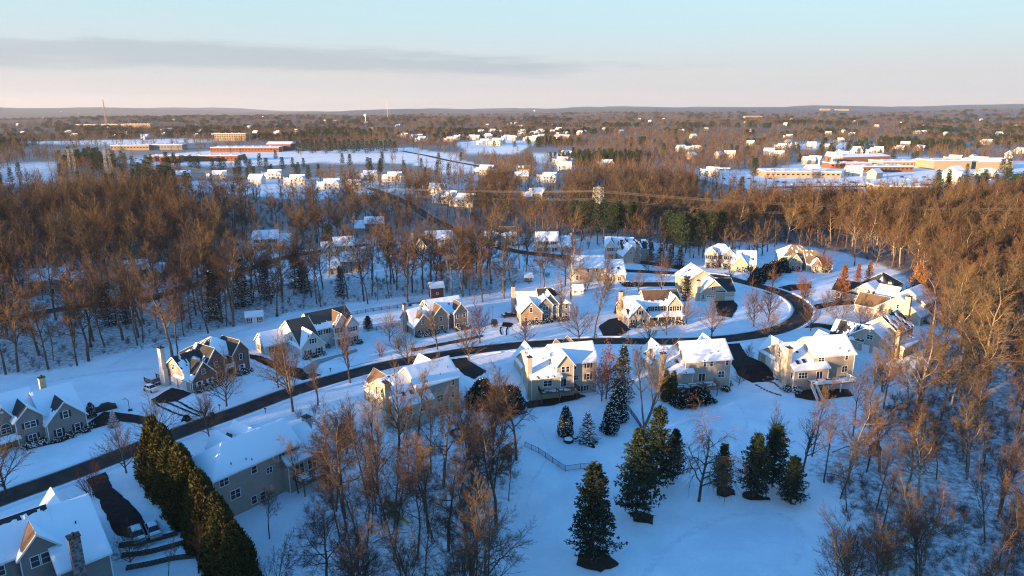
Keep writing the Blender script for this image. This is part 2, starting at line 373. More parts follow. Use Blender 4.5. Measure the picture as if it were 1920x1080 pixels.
for p in CLEAR:
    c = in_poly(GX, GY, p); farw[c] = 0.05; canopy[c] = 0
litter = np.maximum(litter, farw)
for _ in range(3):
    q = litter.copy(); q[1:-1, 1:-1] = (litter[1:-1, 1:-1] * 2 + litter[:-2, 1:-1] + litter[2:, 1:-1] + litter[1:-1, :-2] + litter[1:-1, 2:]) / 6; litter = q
ny, nx = GX.shape
idx = np.arange(nx * ny).reshape(ny, nx)
faces = np.stack([idx[:-1, :-1], idx[:-1, 1:], idx[1:, 1:], idx[1:, :-1]], -1).reshape(-1, 4)
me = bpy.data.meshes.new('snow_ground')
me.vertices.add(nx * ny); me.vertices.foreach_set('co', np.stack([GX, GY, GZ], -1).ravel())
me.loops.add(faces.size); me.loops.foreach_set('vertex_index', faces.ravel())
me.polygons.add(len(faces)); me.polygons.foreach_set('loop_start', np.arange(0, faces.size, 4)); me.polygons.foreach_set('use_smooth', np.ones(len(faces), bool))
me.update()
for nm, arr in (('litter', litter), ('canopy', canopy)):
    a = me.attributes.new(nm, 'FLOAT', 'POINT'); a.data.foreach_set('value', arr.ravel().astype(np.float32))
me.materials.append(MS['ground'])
tag(link('snow_ground', me), kind='structure', label='snow covered ground running out to wooded hills on the horizon')

# ------------------------------------------------------------------ roads, drives, paths
def ribbon(name, line, w, mname, lift, jitter=0.0, label=None, thick=0.0, kind='structure', step=2.0, profile=None):
    pts = []
    for (ax, ay), (bx, by) in zip(line[:-1], line[1:]):
        n = max(1, int(math.hypot(bx - ax, by - ay) / step))
        for i in range(n): pts.append((ax + (bx - ax) * i / n, ay + (by - ay) * i / n))
    pts.append(line[-1]); b = Buf(); vs = []; k = len(pts)
    prof = profile or [(-0.5, 0), (0, 0), (0.5, 0)]
    for i, (x, y) in enumerate(pts):
        x0, y0 = pts[max(i - 1, 0)]; x1, y1 = pts[min(i + 1, k - 1)]
        L = math.hypot(x1 - x0, y1 - y0) + 1e-9; nx_, ny_ = -(y1 - y0) / L, (x1 - x0) / L
        jj = [random.uniform(-jitter, jitter) for _ in prof]
        for (u, h), j in zip(prof, jj):
            q = (u * w + (j if abs(u) > 0.3 else 0)); vs.append([x + nx_ * q, y + ny_ * q, h])
    A = np.array(vs); A[:, 2] += T(A[:, 0], A[:, 1]) + lift
    m_ = len(prof)
    b.add([tuple(v) for v in A], [(i * m_ + j, (i + 1) * m_ + j, (i + 1) * m_ + j + 1, i * m_ + j + 1) for i in range(k - 1) for j in range(m_ - 1)])
    for i in range(len(b.f)): b.f[i] = b.f[i][::-1]
    return tag(b.obj(name, MS[mname], smooth=True), label=label, kind=kind)
def offset(line, d):
    out = []
    for i, (x, y) in enumerate(line):
        x0, y0 = line[max(i - 1, 0)]; x1, y1 = line[min(i + 1, len(line) - 1)]
        L = math.hypot(x1 - x0, y1 - y0) + 1e-9; out.append((x - (y1 - y0) / L * d, y + (x1 - x0) / L * d))
    return out
RW = 5.8
ribbon('street', ROAD, RW, 'asphalt', 0.05, 0.12, 'dark wet asphalt street curving through the snowy neighbourhood')
def patch(name, px, mname, lift=0.09, cell=0.45, jit=0.5, label=None, world_pts=None, kind='structure'):
    poly = world_pts or world_poly(px)
    dense = []
    for (ax, ay), (bx, by) in zip(poly, poly[1:] + poly[:1]):
        n = max(1, int(math.hypot(bx - ax, by - ay) / 0.8))
        for i in range(n):
            t = i / n; x = ax + (bx - ax) * t; y = ay + (by - ay) * t
            dense.append((x + jit * (float(vnoise(x * 0.9, y * 0.9)) - 0.5), y + jit * (float(vnoise(x * 0.9 + 40, y * 0.9)) - 0.5)))
    xs = [p[0] for p in dense]; ys = [p[1] for p in dense]
    X, Y = np.meshgrid(np.arange(min(xs) - cell, max(xs) + 2 * cell, cell), np.arange(min(ys) - cell, max(ys) + 2 * cell, cell))
    cx = (X[:-1, :-1] + X[1:, 1:]) / 2; cy = (Y[:-1, :-1] + Y[1:, 1:]) / 2
    keep = in_poly(cx, cy, dense)
    used = np.zeros(X.shape, int)
    for a in (0, 1):
        for c in (0, 1): used[a:a + keep.shape[0], c:c + keep.shape[1]] += keep
    D = np.array(dense); bi = (used > 0) & (used < 4)
    for i, j in zip(*np.nonzero(bi)):
        k = np.argmin((D[:, 0] - X[i, j]) ** 2 + (D[:, 1] - Y[i, j]) ** 2); p0 = D[k]
        best = None
        for q in (D[k - 1], D[(k + 1) % len(D)]):
            d = q - p0; t = np.clip(((X[i, j] - p0[0]) * d[0] + (Y[i, j] - p0[1]) * d[1]) / (d @ d + 1e-9), 0, 1); s = p0 + d * t
            e = (s[0] - X[i, j]) ** 2 + (s[1] - Y[i, j]) ** 2
            if best is None or e < best[0]: best = (e, s)
        if best[0] < (1.5 * cell) ** 2: X[i, j], Y[i, j] = best[1]
    Z = T(X, Y) + lift
    n = X.shape[1]; vs = np.stack([X, Y, Z], -1).reshape(-1, 3)
    fs = [(i * n + j, i * n + j + 1, (i + 1) * n + j + 1, (i + 1) * n + j) for i, j in zip(*np.nonzero(keep))]
    mp = {}; b = Buf(); fs2 = []
    for f in fs: fs2.append(tuple(mp.setdefault(v, len(mp)) for v in f))
    b.add([tuple(vs[k]) for k in mp], fs2)
    return tag(b.obj(name, MS[mname], smooth=True), label=label, kind=kind)
DRIVES = [
 ('brick house', [(283, 750), (322, 727), (362, 737), (332, 753), (300, 757)]),
 ('white house with the dark roof', [(462, 663), (490, 668), (520, 680), (560, 690), (610, 706), (592, 720), (545, 706), (500, 686), (470, 672)]),
 ('grey house by the basketball hoop', [(156, 800), (196, 772), (240, 776), (275, 782), (330, 806), (314, 818), (268, 796), (226, 790), (170, 806), (150, 812)]),
 ('snowy roofed house at the bottom corner', [(158, 890), (192, 876), (212, 914), (236, 936), (262, 962), (285, 1000), (262, 1018), (220, 1000), (205, 985), (190, 950)]),
 ('cream house with the sunlit gable', [(832, 664), (868, 660), (878, 676), (912, 696), (890, 712), (868, 702)]),
 ('cream house with the white deck', [(1356, 640), (1382, 636), (1402, 668), (1450, 690), (1452, 706), (1412, 714), (1384, 700), (1366, 676)]),
 ('cream house with the brown roof', [(1122, 612), (1140, 600), (1158, 596), (1182, 618), (1160, 632), (1143, 640), (1132, 632)]),
 ('grey house with the stone gable', [(943, 604), (962, 606), (958, 614), (940, 612)]),
 ('house at the bend', [(1340, 565), (1374, 562), (1384, 574), (1372, 596), (1346, 592)]),
 ('dark roofed house beyond the bend', [(1506, 575), (1560, 566), (1620, 562), (1622, 570), (1560, 574), (1508, 586)]),
 ('house behind the bend', [(1430, 546), (1480, 534), (1520, 532), (1522, 540), (1480, 546), (1440, 553)]),
 ('cream house with patchy roof', [(1490, 608), (1530, 606), (1580, 612), (1600, 622), (1590, 630), (1540, 614), (1488, 616)]),
 ('house in the cul de sac', [(1160, 528), (1280, 530), (1300, 536), (1170, 538)]),
]
for nm, p in DRIVES: patch('driveway', p, 'drive', 0.08, label='cleared dark asphalt driveway of the ' + nm)
patch('path', [(20, 836), (60, 842), (120, 828), (160, 804), (152, 800), (110, 818), (60, 832)], 'mulch', 0.11, label='dark garden bed and walk along the front of the grey house')
patch('path', [(565, 692), (592, 676), (640, 664), (668, 655), (670, 660), (630, 671), (600, 682), (590, 700), (576, 702)], 'concrete', 0.12, label='thin cleared front walk of the white house with dark roof')
patch('path', [(770, 655), (860, 637), (905, 628), (906, 632), (862, 642), (772, 660)], 'mulch', 0.1, label='dark bed and walk along the front of the tan house')
patch('path', [(655, 688), (690, 679), (722, 672), (724, 676), (692, 684), (658, 692)], 'concrete', 0.1, jit=0.8, label='thin bare strip of walk melted through the lawn')
patch('mulch_bed', [(985, 755), (1020, 742), (1060, 744), (1080, 736), (1100, 744), (1040, 760), (990, 766)], 'mulch', 0.1, label='bare brown ground under the deck of the cream house')
patch('mulch_bed', [(1490, 738), (1520, 728), (1590, 730), (1600, 742), (1530, 752), (1490, 746)], 'mulch', 0.1, label='bare brown ground under the white deck')
for px, nm in (((1113, 1050, 3.6), 'the big pine at the bottom edge'), ((1200, 968, 2.7), 'the middle pine of the open lawn'), ((1357, 921, 2.4), 'the small pine beside the willow'), ((1412, 930, 2.4), 'the narrow pine by the brushwood'), ((1102, 829, 2.6), 'the snow laden spruce')):
    x, y, z = G(px[0] + 4, px[1] + 2); r = px[2] * 0.78
    patch('mulch_bed', None, 'mulch', 0.07, 0.25, 2.2, 'ring of bare brown needles under ' + nm, world_pts=[(x + r * math.cos(a) * 1.1, y + r * 0.85 * math.sin(a)) for a in np.arange(0, 6.28, 0.4)])
for p in ([(300, 752), (318, 757), (345, 768), (372, 780), (396, 786)], [(308, 748), (335, 754), (362, 768), (392, 778), (410, 781)], [(286, 752), (300, 762), (326, 774), (352, 783), (376, 789)]):
    ribbon('tyre_track', smooth_line([G(*q)[:2] for q in p]), 0.55, 'drive', 0.08, 0.12, 'dark tyre track curving from the brick house drive to the street')
for p in ([(940, 613), (938, 620), (941, 628)], [(952, 613), (950, 620), (950, 629)]):
    ribbon('tyre_track', smooth_line([G(*q)[:2] for q in p]), 0.5, 'drive', 0.08, 0.1, 'short dark tyre track below the grey house with stone gable')
for p, w_, lab in (([(1180, 1120), (1260, 1020), (1360, 970), (1440, 960), (1500, 990), (1490, 1060)], 0.9, 'faint trodden loop across the open snowy lawn'), ([(1375, 742), (1400, 790), (1380, 850), (1330, 900)], 0.5, 'line of footprints from the side of the three storey house to the willow'), ([(200, 690), (300, 640), (420, 628), (520, 600), (640, 590)], 1.6, 'faint double sledge track along the wood edge'), ([(60, 720), (180, 700), (290, 690)], 1.2, 'faint track across the snow behind the arched window house'), ([(1010, 800), (1030, 850), (1000, 900), (985, 960)], 0.45, 'footprints leading down past the picket fence'), ([(905, 600), (880, 625), (850, 632)], 0.45, 'footprints across the tan house lawn'), ([(1390, 570), (1430, 590), (1450, 610)], 0.45, 'footprints on the lawn inside the bend'), ([(560, 740), (640, 728), (690, 716)], 0.45, 'footprints along the verge across from the white house')):
    ribbon('trodden_track', smooth_line([G(*q)[:2] for q in p]), w_, 'packed', 0.07, 0.28, lab, step=0.8)
# ploughed snow along both edges of the street, and the far lane through the wood
for s, w_ in ((1, 'far'), (-1, 'near')):
    ribbon('kerb', offset(ROAD, s * (RW / 2 + 0.12)), 0.22, 'concrete', 0.02, 0, 'grey concrete kerb along the %s edge of the street' % w_, profile=[(-0.5, 0), (-0.5, 0.13), (0.5, 0.13), (0.5, 0)])
    ribbon('snow_bank', offset(ROAD, s * (RW / 2 + 0.95)), 1.3, 'snow', 0.0, 0.22, 'low ridge of ploughed snow along the %s kerb' % w_, profile=[(-0.5, -0.05), (-0.3, 0.26), (0.05, 0.42), (0.3, 0.22), (0.5, -0.05)], step=0.9)
LANE = [G(*p)[:2] for p in [(690, 352), (735, 368), (775, 388), (805, 408), (850, 430), (905, 452), (960, 470), (1060, 482), (1200, 492), (1290, 505)]]
ribbon('lane', smooth_line(LANE), 7.0, 'asphalt', 0.12, 0.1, 'dark lane running through the wood between the two snowy neighbourhoods')
ribbon('lane', smooth_line([G(*p)[:2] for p in [(-60, 612), (60, 590), (150, 574), (260, 566), (330, 545), (480, 500), (560, 478), (690, 458)]]), 6.5, 'asphalt', 0.10, 0.1, 'dark lane behind the trees past the half hidden houses')
ribbon('lane', [G(*p)[:2] for p in [(752, 283), (800, 292), (850, 303), (920, 316), (1000, 330)]], 8, 'asphalt', 0.25, 0.1, 'road across the open snowy field beyond the houses', step=20)
ribbon('lane', [G(*p)[:2] for p in [(1440, 352), (1540, 350), (1640, 350), (1760, 346)]], 9, 'asphalt', 0.3, 0.1, 'cleared service road across the snowy commercial lots', step=20)
ROADS_ALL = [ROAD, smooth_line(LANE), [G(*p)[:2] for p in [(-60, 612), (60, 590), (150, 574), (260, 566), (330, 545), (480, 500), (560, 478), (690, 458)]]]
# ------------------------------------------------------------------ houses
MESHC = {}
SNOWMODE = {
 'full': lambda u, v: 0.80 + 0.3 * (np.abs(v - 0.5) < 0.3), 'most': lambda u, v: 0.70 + 0 * v, 'thin': lambda u, v: 0.58 + 0 * v,
 'patch': lambda u, v: 0.47 + 0 * v, 'low': lambda u, v: 1.75 - 4.0 * v, 'lowhalf': lambda u, v: 1.9 - 2.6 * v, 'high': lambda u, v: 3.0 * v - 0.6, 'ridgebare': lambda u, v: 2.6 - 2.35 * v, 'bits': lambda u, v: 0.34 + 0 * v,
}
def snow_sheet(name, parent, eA, eB, rB, rA, mode, cell, seed):
    eA, eB, rA, rB = [np.array(p, float) for p in (eA, eB, rA, rB)]
    Lu = np.linalg.norm(eB - eA); Lv = np.linalg.norm((rA + rB) / 2 - (eA + eB) / 2)
    nu = max(3, int(Lu / cell)); nv = max(3, int(Lv / cell))
    U, V = np.meshgrid(np.linspace(0, 1, nu + 1), np.linspace(0, 1, nv + 1))
    P = (1 - V)[..., None] * ((1 - U)[..., None] * eA + U[..., None] * eB) + V[..., None] * ((1 - U)[..., None] * rA + U[..., None] * rB)
    cu = (U[:-1, :-1] + U[1:, 1:]) / 2; cv = (V[:-1, :-1] + V[1:, 1:]) / 2
    n = 0.75 * fbm(cu * Lu / 1.5 + seed * 7.7, cv * Lv / 2.6 + seed * 3.1, 3) + 0.25 * vnoise(cu * Lu / 0.45 + seed, cv * Lv / 1.2)
    keep = n < SNOWMODE[mode](cu * Lu, cv)
    if not keep.any(): return
    cnt = np.zeros(U.shape, int)
    for a in (0, 1):
        for c in (0, 1): cnt[a:a + keep.shape[0], c:c + keep.shape[1]] += keep
    hgt = np.where(cnt == 4, 0.12 + 0.06 * vnoise(U * Lu / 1.3 + seed, V * Lv / 1.3), 0.05)
    # jitter the melted edge so it does not follow the grid
    inner = (cnt > 0) & (cnt < 4) & (U > 0) & (U < 1) & (V > 0) & (V < 1)
    jx = (vnoise(U * 91.7 + seed, V * 57.3) - 0.5) * cell * 0.8
    ud = (eB - eA) / Lu; vd = ((rA + rB) / 2 - (eA + eB) / 2) / Lv
    P = P + np.where(inner, jx, 0)[..., None] * ud + np.where(inner, (vnoise(U * 33.7, V * 77.3 + seed) - 0.5) * cell * 0.8, 0)[..., None] * vd
    top = P.copy(); top[..., 2] += hgt
    b = Buf(); n1 = nu + 1; ids = {}
    def vid(i, j, lo):
        k = (i, j, lo)
        if k not in ids:
            ids[k] = len(b.v); q = P[i, j] if lo else top[i, j]; b.v.append((q[0], q[1], q[2] - (0.05 if lo else 0)))
        return ids[k]
    def put(f): b.f.append(f); b.m.append(0)
    K = np.zeros((nv + 2, nu + 2), bool); K[1:-1, 1:-1] = keep
    for i, j in zip(*np.nonzero(keep)):
        put((vid(i, j, 0), vid(i, j + 1, 0), vid(i + 1, j + 1, 0), vid(i + 1, j, 0)))
        for di, dj, a, c in ((-1, 0, (i, j), (i, j + 1)), (1, 0, (i + 1, j + 1), (i + 1, j)), (0, -1, (i + 1, j), (i, j)), (0, 1, (i, j + 1), (i + 1, j + 1))):
            if not K[i + 1 + di, j + 1 + dj]: put((vid(*a, 1), vid(*c, 1), vid(*c, 0), vid(*a, 0)))
    b.obj(name, MS['roofsnow'], parent, smooth=False)

class House:
    def __init__(s, name, label, px, yaw, local=(0, 0), z=0.0, wall='cream', roof='shingle_grey', shutter=None, far=False, group=None, scale=1.0, base=None):
        x, y = flat(px[0], px[1], z) if base is None else base
        c, sn = math.cos(R(yaw)), math.sin(R(yaw))
        ox = x - (local[0] * c - local[1] * sn) * scale; oy = y - (local[0] * sn + local[1] * c) * scale
        gz = 0.0 if base is None and not far else Tz(x, y)
        s.o = empty(name, (ox, oy, gz), R(yaw), scale); tag(s.o, label, 'house', group)
        s.wall, s.roof, s.sh, s.far, s.yaw = wall, roof, shutter, far, yaw
        s.blocks = []; s.cell = 0.42 if not far else 1.1; s.seed = hash_(label)
    def w(s, x, y):
        c, sn = math.cos(R(s.yaw)), math.sin(R(s.yaw)); k = s.o.scale[0]
        return (s.o.location.x + (x * c - y * sn) * k, s.o.location.y + (x * sn + y * c) * k)
    def block(s, x0, x1, y0, y1, ze, rise, ax='x', wall=None, roof=None, snow=None, hip='', zb=None, rr=None, walls=True, trim=True):
        zb = (-3.4 if not s.far else -2) if zb is None else zb
        wm = MS[wall or s.wall]; rm = MS[roof or s.roof]; snow = snow or {}
        k = len(s.blocks); s.blocks.append((x0, x1, y0, y1)); s.seed += 1
        HOUSE_SPOTS.append((*s.w((x0 + x1) / 2, (y0 + y1) / 2), 0.62 * s.o.scale[0] * math.hypot(x1 - x0, y1 - y0) + 1.5))
        rot = ax == 'y'
        # work with the ridge along a; b across
        a0, a1, b0, b1 = (x0, x1, y0, y1) if not rot else (y0, y1, x0, x1)
        P = (lambda a, b_, z: (a, b_, z)) if not rot else (lambda a, b_, z: (b_, a, z))
        br = (b0 + b1) / 2 if rr is None else rr; zr = ze + rise
        lo = 'W' if not rot else 'S'; hi = 'E' if not rot else 'N'
        h0 = (b1 - b0) / 2 if lo in hip else 0; h1 = (b1 - b0) / 2 if hi in hip else 0
        b = Buf()
        c4 = [P(a0, b0, zb), P(a1, b0, zb), P(a1, b1, zb), P(a0, b1, zb)]; t4 = [P(a0, b0, ze), P(a1, b0, ze), P(a1, b1, ze), P(a0, b1, ze)]
        vs = c4 + t4 + [P(a0, br, zr - 0.02), P(a1, br, zr - 0.02)]
        fs = [(0, 1, 5, 4), (2, 3, 7, 6)] + [((1, 2, 6, 9, 5) if not h1 else (1, 2, 6, 5))] + [((3, 0, 4, 8, 7) if not h0 else (3, 0, 4, 7))]
        if rot: fs = [f[::-1] for f in fs]
        b.add(vs, fs)
        if walls: b.obj('wall', wm, s.o)
        oe, og, th = 0.42, 0.32, 0.2
        s0 = rise / (br - b0); s1 = rise / (b1 - br)
        lift = 0.05
        e0, e1 = (a0 - (0.42 if h0 else og)), (a1 + (0.42 if h1 else og))
        r0 = a0 + h0 if h0 else e0; r1 = a1 - h1 if h1 else e1
        zS = ze - oe * s0 + lift; zN = ze - oe * s1 + lift; zR = zr + lift
        slopes = {}
        sl, nl = ('S', 'N') if not rot else ('W', 'E')
        slopes[sl] = (P(e0, b0 - oe, zS), P(e1, b0 - oe, zS), P(r1, br, zR), P(r0, br, zR))
        slopes[nl] = (P(e1, b1 + oe, zN), P(e0, b1 + oe, zN), P(r0, br, zR), P(r1, br, zR))
        if h0: slopes[lo] = (P(e0, b1 + oe, zN), P(e0, b0 - oe, zS), P(r0, br, zR), P(r0, br, zR))
        if h1: slopes[hi] = (P(e1, b0 - oe, zS), P(e1, b1 + oe, zN), P(r1, br, zR), P(r1, br, zR))
        rb = Buf()
        for nm, q in slopes.items():
            if rot and nm in (sl, nl): q = (q[1], q[0], q[3], q[2]); slopes[nm] = q
            up = [(x, y, z + th) for x, y, z in q]
            if q[2] == q[3]: rb.add(list(q[:3]) + up[:3], [(2, 1, 0), (3, 4, 5), (0, 1, 4, 3)])
            else: rb.add(list(q) + up, [(3, 2, 1, 0), (4, 5, 6, 7), (0, 1, 5, 4), (1, 2, 6, 5), (2, 3, 7, 6), (3, 0, 4, 7)])
        rb.obj('roof', rm, s.o)
        if trim:
            tb = Buf(); t = 0.07
            for nm in (sl, nl):
                q = slopes[nm]; tb.bar((q[0][0], q[0][1], q[0][2] + 0.08), (q[1][0], q[1][1], q[1][2] + 0.08), 0.12, 0.2)
                if not s.far or True:
                    for A, Bq, h in ((q[0], q[3], h0), (q[1], q[2], h1)):
                        if not h: tb.bar((A[0], A[1], A[2] + 0.06), (Bq[0], Bq[1], Bq[2] + 0.06), 0.10, 0.26)
            if not s.far and walls:
                for (x, y, z) in c4: tb.box(x - t, x + t, y - t, y + t, zb, ze - 0.05)
            tb.obj('trim', MS['white_trim'], s.o)
        for nm, mode in snow.items():
            if mode != 'none' and nm in slopes:
                q = [(x, y, z + th) for x, y, z in slopes[nm]]
                snow_sheet('roof_snow', s.o, *q, mode, s.cell, (s.seed * 3 + len(nm)) % 97)
        s.slopes = slopes; return slopes
    def on(s, k, side, u, out=0.0):
        x0, x1, y0, y1 = s.blocks[k] if k is not None else s.blocks[0]
        return {'S': ((u, y0 - out), 0), 'N': ((u, y1 + out), math.pi), 'E': ((x1 + out, u), math.pi / 2), 'W': ((x0 - out, u), -math.pi / 2)}[side]
    def win(s, k, side, us, z, w=0.95, h=1.5, sh=None, arch=False, lights=1):
        sh = s.sh if sh is None else sh
        for u in (us if isinstance(us, (list, tuple)) else [us]):
            (x, y), rz = s.on(k, side, u)
            key = (w, h, arch, lights, s.far)
            if key not in MESHC:
                f = Buf(); t = 0.11; g = Buf()
                g.box(-w / 2, w / 2, -0.02, 0.03, 0, h)
                if arch:
                    A = [i * math.pi / 8 for i in range(9)]
                    g.add([(0, -0.022, h)] + [(w / 2 * math.cos(a), -0.022, h + w / 2 * math.sin(a)) for a in A], [(0, i, i + 1) for i in range(1, 9)])
                    for a, c in zip(A[:-1], A[1:]): f.bar((w / 2 * math.cos(a), -0.03, h + w / 2 * math.sin(a)), (w / 2 * math.cos(c), -0.03, h + w / 2 * math.sin(c)), 0.08, t)
                for xx in (-w / 2, w / 2): f.box(xx - t / 2, xx + t / 2, -0.06, 0.0, -t / 2, h + t / 2)
                f.box(-w / 2 - t / 2 - 0.04, w / 2 + t / 2 + 0.04, -0.10, 0.0, -t, 0); f.box(-w / 2, w / 2, -0.06, 0.0, h - t / 2, h + t / 2)
                f.box(-w / 2, w / 2, -0.045, 0.0, h / 2 - 0.03, h / 2 + 0.03)
                for i in range(1, lights): xx = -w / 2 + w * i / lights; f.box(xx - 0.05, xx + 0.05, -0.05, 0.0, 0, h)
                MESHC[key] = (f.mesh('window', MS['white_trim']), g.mesh('pane', MS['glass']))
            o = link('window', MESHC[key][0], s.o, (x, y, z), (0, 0, rz)); link('pane', MESHC[key][1], o)
            if sh:
                kk = ('sh', h, sh)
                if kk not in MESHC:
                    b = Buf(); b.box(-0.2, 0.2, -0.05, 0, 0, h); b.box(-0.14, 0.14, -0.07, -0.05, 0.08, h / 2 - 0.06); b.box(-0.14, 0.14, -0.07, -0.05, h / 2 + 0.06, h - 0.08); MESHC[kk] = b.mesh('shutter', MS[sh])
                for d in (-1, 1):
                    q = d * (w / 2 + 0.30); c, sn = math.cos(rz), math.sin(rz)
                    link('shutter', MESHC[kk], s.o, (x + q * c, y + q * sn, z), (0, 0, rz))
    def garage(s, k, side, us, z=0.0, w=2.6, h=2.2, lites=False):
        for u in us:
            (x, y), rz = s.on(k, side, u)
            key = ('gd', w, h)
            if key not in MESHC:
                b = Buf()
                for i in range(4): b.box(-w / 2, w / 2, -0.05, 0, i * h / 4 + 0.02, (i + 1) * h / 4 - 0.02)
                b.box(-w / 2 - 0.12, -w / 2, -0.08, 0, 0, h + 0.14); b.box(w / 2, w / 2 + 0.12, -0.08, 0, 0, h + 0.14); b.box(-w / 2, w / 2, -0.08, 0, h, h + 0.14)
                g = Buf()
                for i in range(4): xx = -w / 2 + w * (i + 0.5) / 4; g.box(xx - w / 11, xx + w / 11, -0.06, -0.04, h * 0.79, h * 0.94)
                MESHC[key] = (b.mesh('garage_door', MS['white_door']), g.mesh('pane', MS['glass']))
            o = link('garage_door', MESHC[key][0], s.o, (x, y, z), (0, 0, rz))
            if lites: link('pane', MESHC[key][1], o)
    def door(s, k, side, u, z=0.1, w=1.0, h=2.1, m='shutter_red'):
        (x, y), rz = s.on(k, side, u); b = Buf()
        b.box(-w / 2 - 0.12, -w / 2, -0.08, 0, 0, h + 0.1, 1); b.box(w / 2, w / 2 + 0.12, -0.08, 0, 0, h + 0.1, 1); b.box(-w / 2, w / 2, -0.08, 0, h, h + 0.12, 1); b.box(-w / 2, w / 2, -0.04, 0, 0, h, 0)
        b.obj('front_door', [MS[m], MS['white_trim']], s.o, loc=(x, y, z), rot=(0, 0, rz))
    def slider(s, k, side, u, z=0.3, w=1.8, h=2.05):
        (x, y), rz = s.on(k, side, u); b = Buf(); g = Buf()
        for xx in (-w / 2, 0, w / 2): b.box(xx - 0.05, xx + 0.05, -0.06, 0, 0, h)
        b.box(-w / 2, w / 2, -0.06, 0, h - 0.03, h + 0.08); o = b.obj('patio_door', MS['white_trim'], s.o, loc=(x, y, z), rot=(0, 0, rz))
        g.box(-w / 2, w / 2, -0.02, 0.02, 0, h); g.obj('pane', MS['glass'], o)
    def chimney(s, x, y, z1, m=None, w=1.1, d=0.9, foot=None):
        b = Buf(); zb = -3.4 if not s.far else 0
        b.box(x - w / 2, x + w / 2, y - d / 2, y + d / 2, zb, z1)
        if foot: b.box(x - w / 2 - 0.01, x + w / 2 + 0.01, y - foot / 2, y + foot / 2, zb, z1 * 0.45)
        o = b.obj('chimney', MS[m or s.wall], s.o); c = Buf(); c.box(x - w / 2 - 0.1, x + w / 2 + 0.1, y - d / 2 - 0.1, y + d / 2 + 0.1, z1, z1 + 0.14)
        c.tube([(x, y, z1 + 0.1), (x, y, z1 + 0.6)], [0.22, 0.18], 8, cap=True); c.obj('chimney_cap', MS['dark'], o)
    def skylight(s, k, slope, u, v, w=0.75, l=1.15):
        q = [Vector(p) for p in slope]; ud = (q[1] - q[0]).normalized(); vd = (q[3] - q[0]); L = vd.length; vd.normalize(); n = ud.cross(vd)
        c = q[0] + ud * u + vd * (v * L) + n * 0.46; b = Buf(); vs = []
        for h in (-0.4, 0.06):
            for a, e in ((-1, -1), (1, -1), (1, 1), (-1, 1)): p = c + ud * (a * w / 2) + vd * (e * l / 2) + n * h; vs.append(tuple(p))
        b.add(vs, [(3, 2, 1, 0), (4, 5, 6, 7), (0, 1, 5, 4), (1, 2, 6, 5), (2, 3, 7, 6), (3, 0, 4, 7)]); b.obj('skylight', MS['glass'], s.o)
    def vent(s, k, slope, spots):
        q = [Vector(p) for p in slope]; ud = (q[1] - q[0]).normalized(); vd = q[3] - q[0]
        for u, v in spots:
            p = q[0] + ud * u + vd * v; b = Buf(); b.tube([p, p + Vector((0, 0, 0.75))], [0.09, 0.09], 6, cap=True); b.obj('vent_pipe', MS['dark'], s.o)
    def gable_vent(s, k, side, u, z):
        (x, y), rz = s.on(k, side, u); b = Buf(); A = [i * math.pi / 5 for i in range(10)]
        b.add([(0.3 * math.cos(a), -0.04, 0.3 * math.sin(a)) for a in A] + [(0.3 * math.cos(a), 0, 0.3 * math.sin(a)) for a in A], [tuple(range(10))] + [(i, i + 10, (i + 1) % 10 + 10, (i + 1) % 10) for i in range(10)])
        b.obj('gable_vent', MS['white_trim'], s.o, loc=(x, y, z), rot=(0, 0, rz))
    def deck(s, x0, x1, y0, y1, z=0.15, zg=-2.7, rail='white_trim', floor='wood', stair=None, sides='WSE'):
        b = Buf(); b.box(x0, x1, y0, y1, z - 0.28, z)
        o = b.obj('deck', MS[floor], s.o)
        for x in np.linspace(x0 + 0.2, x1 - 0.2, max(3, int((x1 - x0) / 2.6))):
            pb = Buf(); pb.box(x - 0.09, x + 0.09, y0 + 0.2, y0 + 0.38, zg - 0.4, z - 0.28); pb.obj('post', MS[rail if rail == 'white_trim' else 'wood'], o)
        runs = []
        if 'S' in sides: runs.append(((x0, y0), (x1, y0)))
        if 'W' in sides: runs.append(((x0, y0), (x0, y1)))
        if 'E' in sides: runs.append(((x1, y0), (x1, y1)))
        for (ax, ay), (bx, by) in runs:
            rb = Buf(); L = math.hypot(bx - ax, by - ay)
            rb.bar((ax, ay, z + 0.95), (bx, by, z + 0.95), 0.14, 0.09); rb.bar((ax, ay, z + 0.12), (bx, by, z + 0.12), 0.07, 0.07)
            n = int(L / 0.16)
            for i in range(n + 1):
                t = i / n; big = i % 12 == 0 or i == n; w_ = 0.13 if big else 0.035
                px_, py_ = ax + (bx - ax) * t, ay + (by - ay) * t; rb.box(px_ - w_ / 2, px_ + w_ / 2, py_ - w_ / 2, py_ + w_ / 2, z, z + (1.1 if big else 0.93))
            rb.obj('railing', MS[rail], o)
        # snow left lying on the boards
        sb = Buf(); nx_, ny_ = int((x1 - x0) / 0.35), int((y1 - y0) / 0.35)
        for i in range(nx_):
            for j in range(ny_):
                xx, yy = x0 + 0.2 + i * 0.35, y0 + 0.2 + j * 0.35
                if float(vnoise(xx * 1.1 + 5, yy * 1.1)) < 0.55 and xx < x1 - 0.35 and yy < y1 - 0.3:
                    hh = 0.04 + 0.05 * float(vnoise(xx * 2, yy * 2)); sb.box(xx, xx + 0.35, yy, yy + 0.35, z, z + hh)
        if sb.f: tag(sb.obj('deck_snow', MS['roofsnow'], o), kind='stuff')
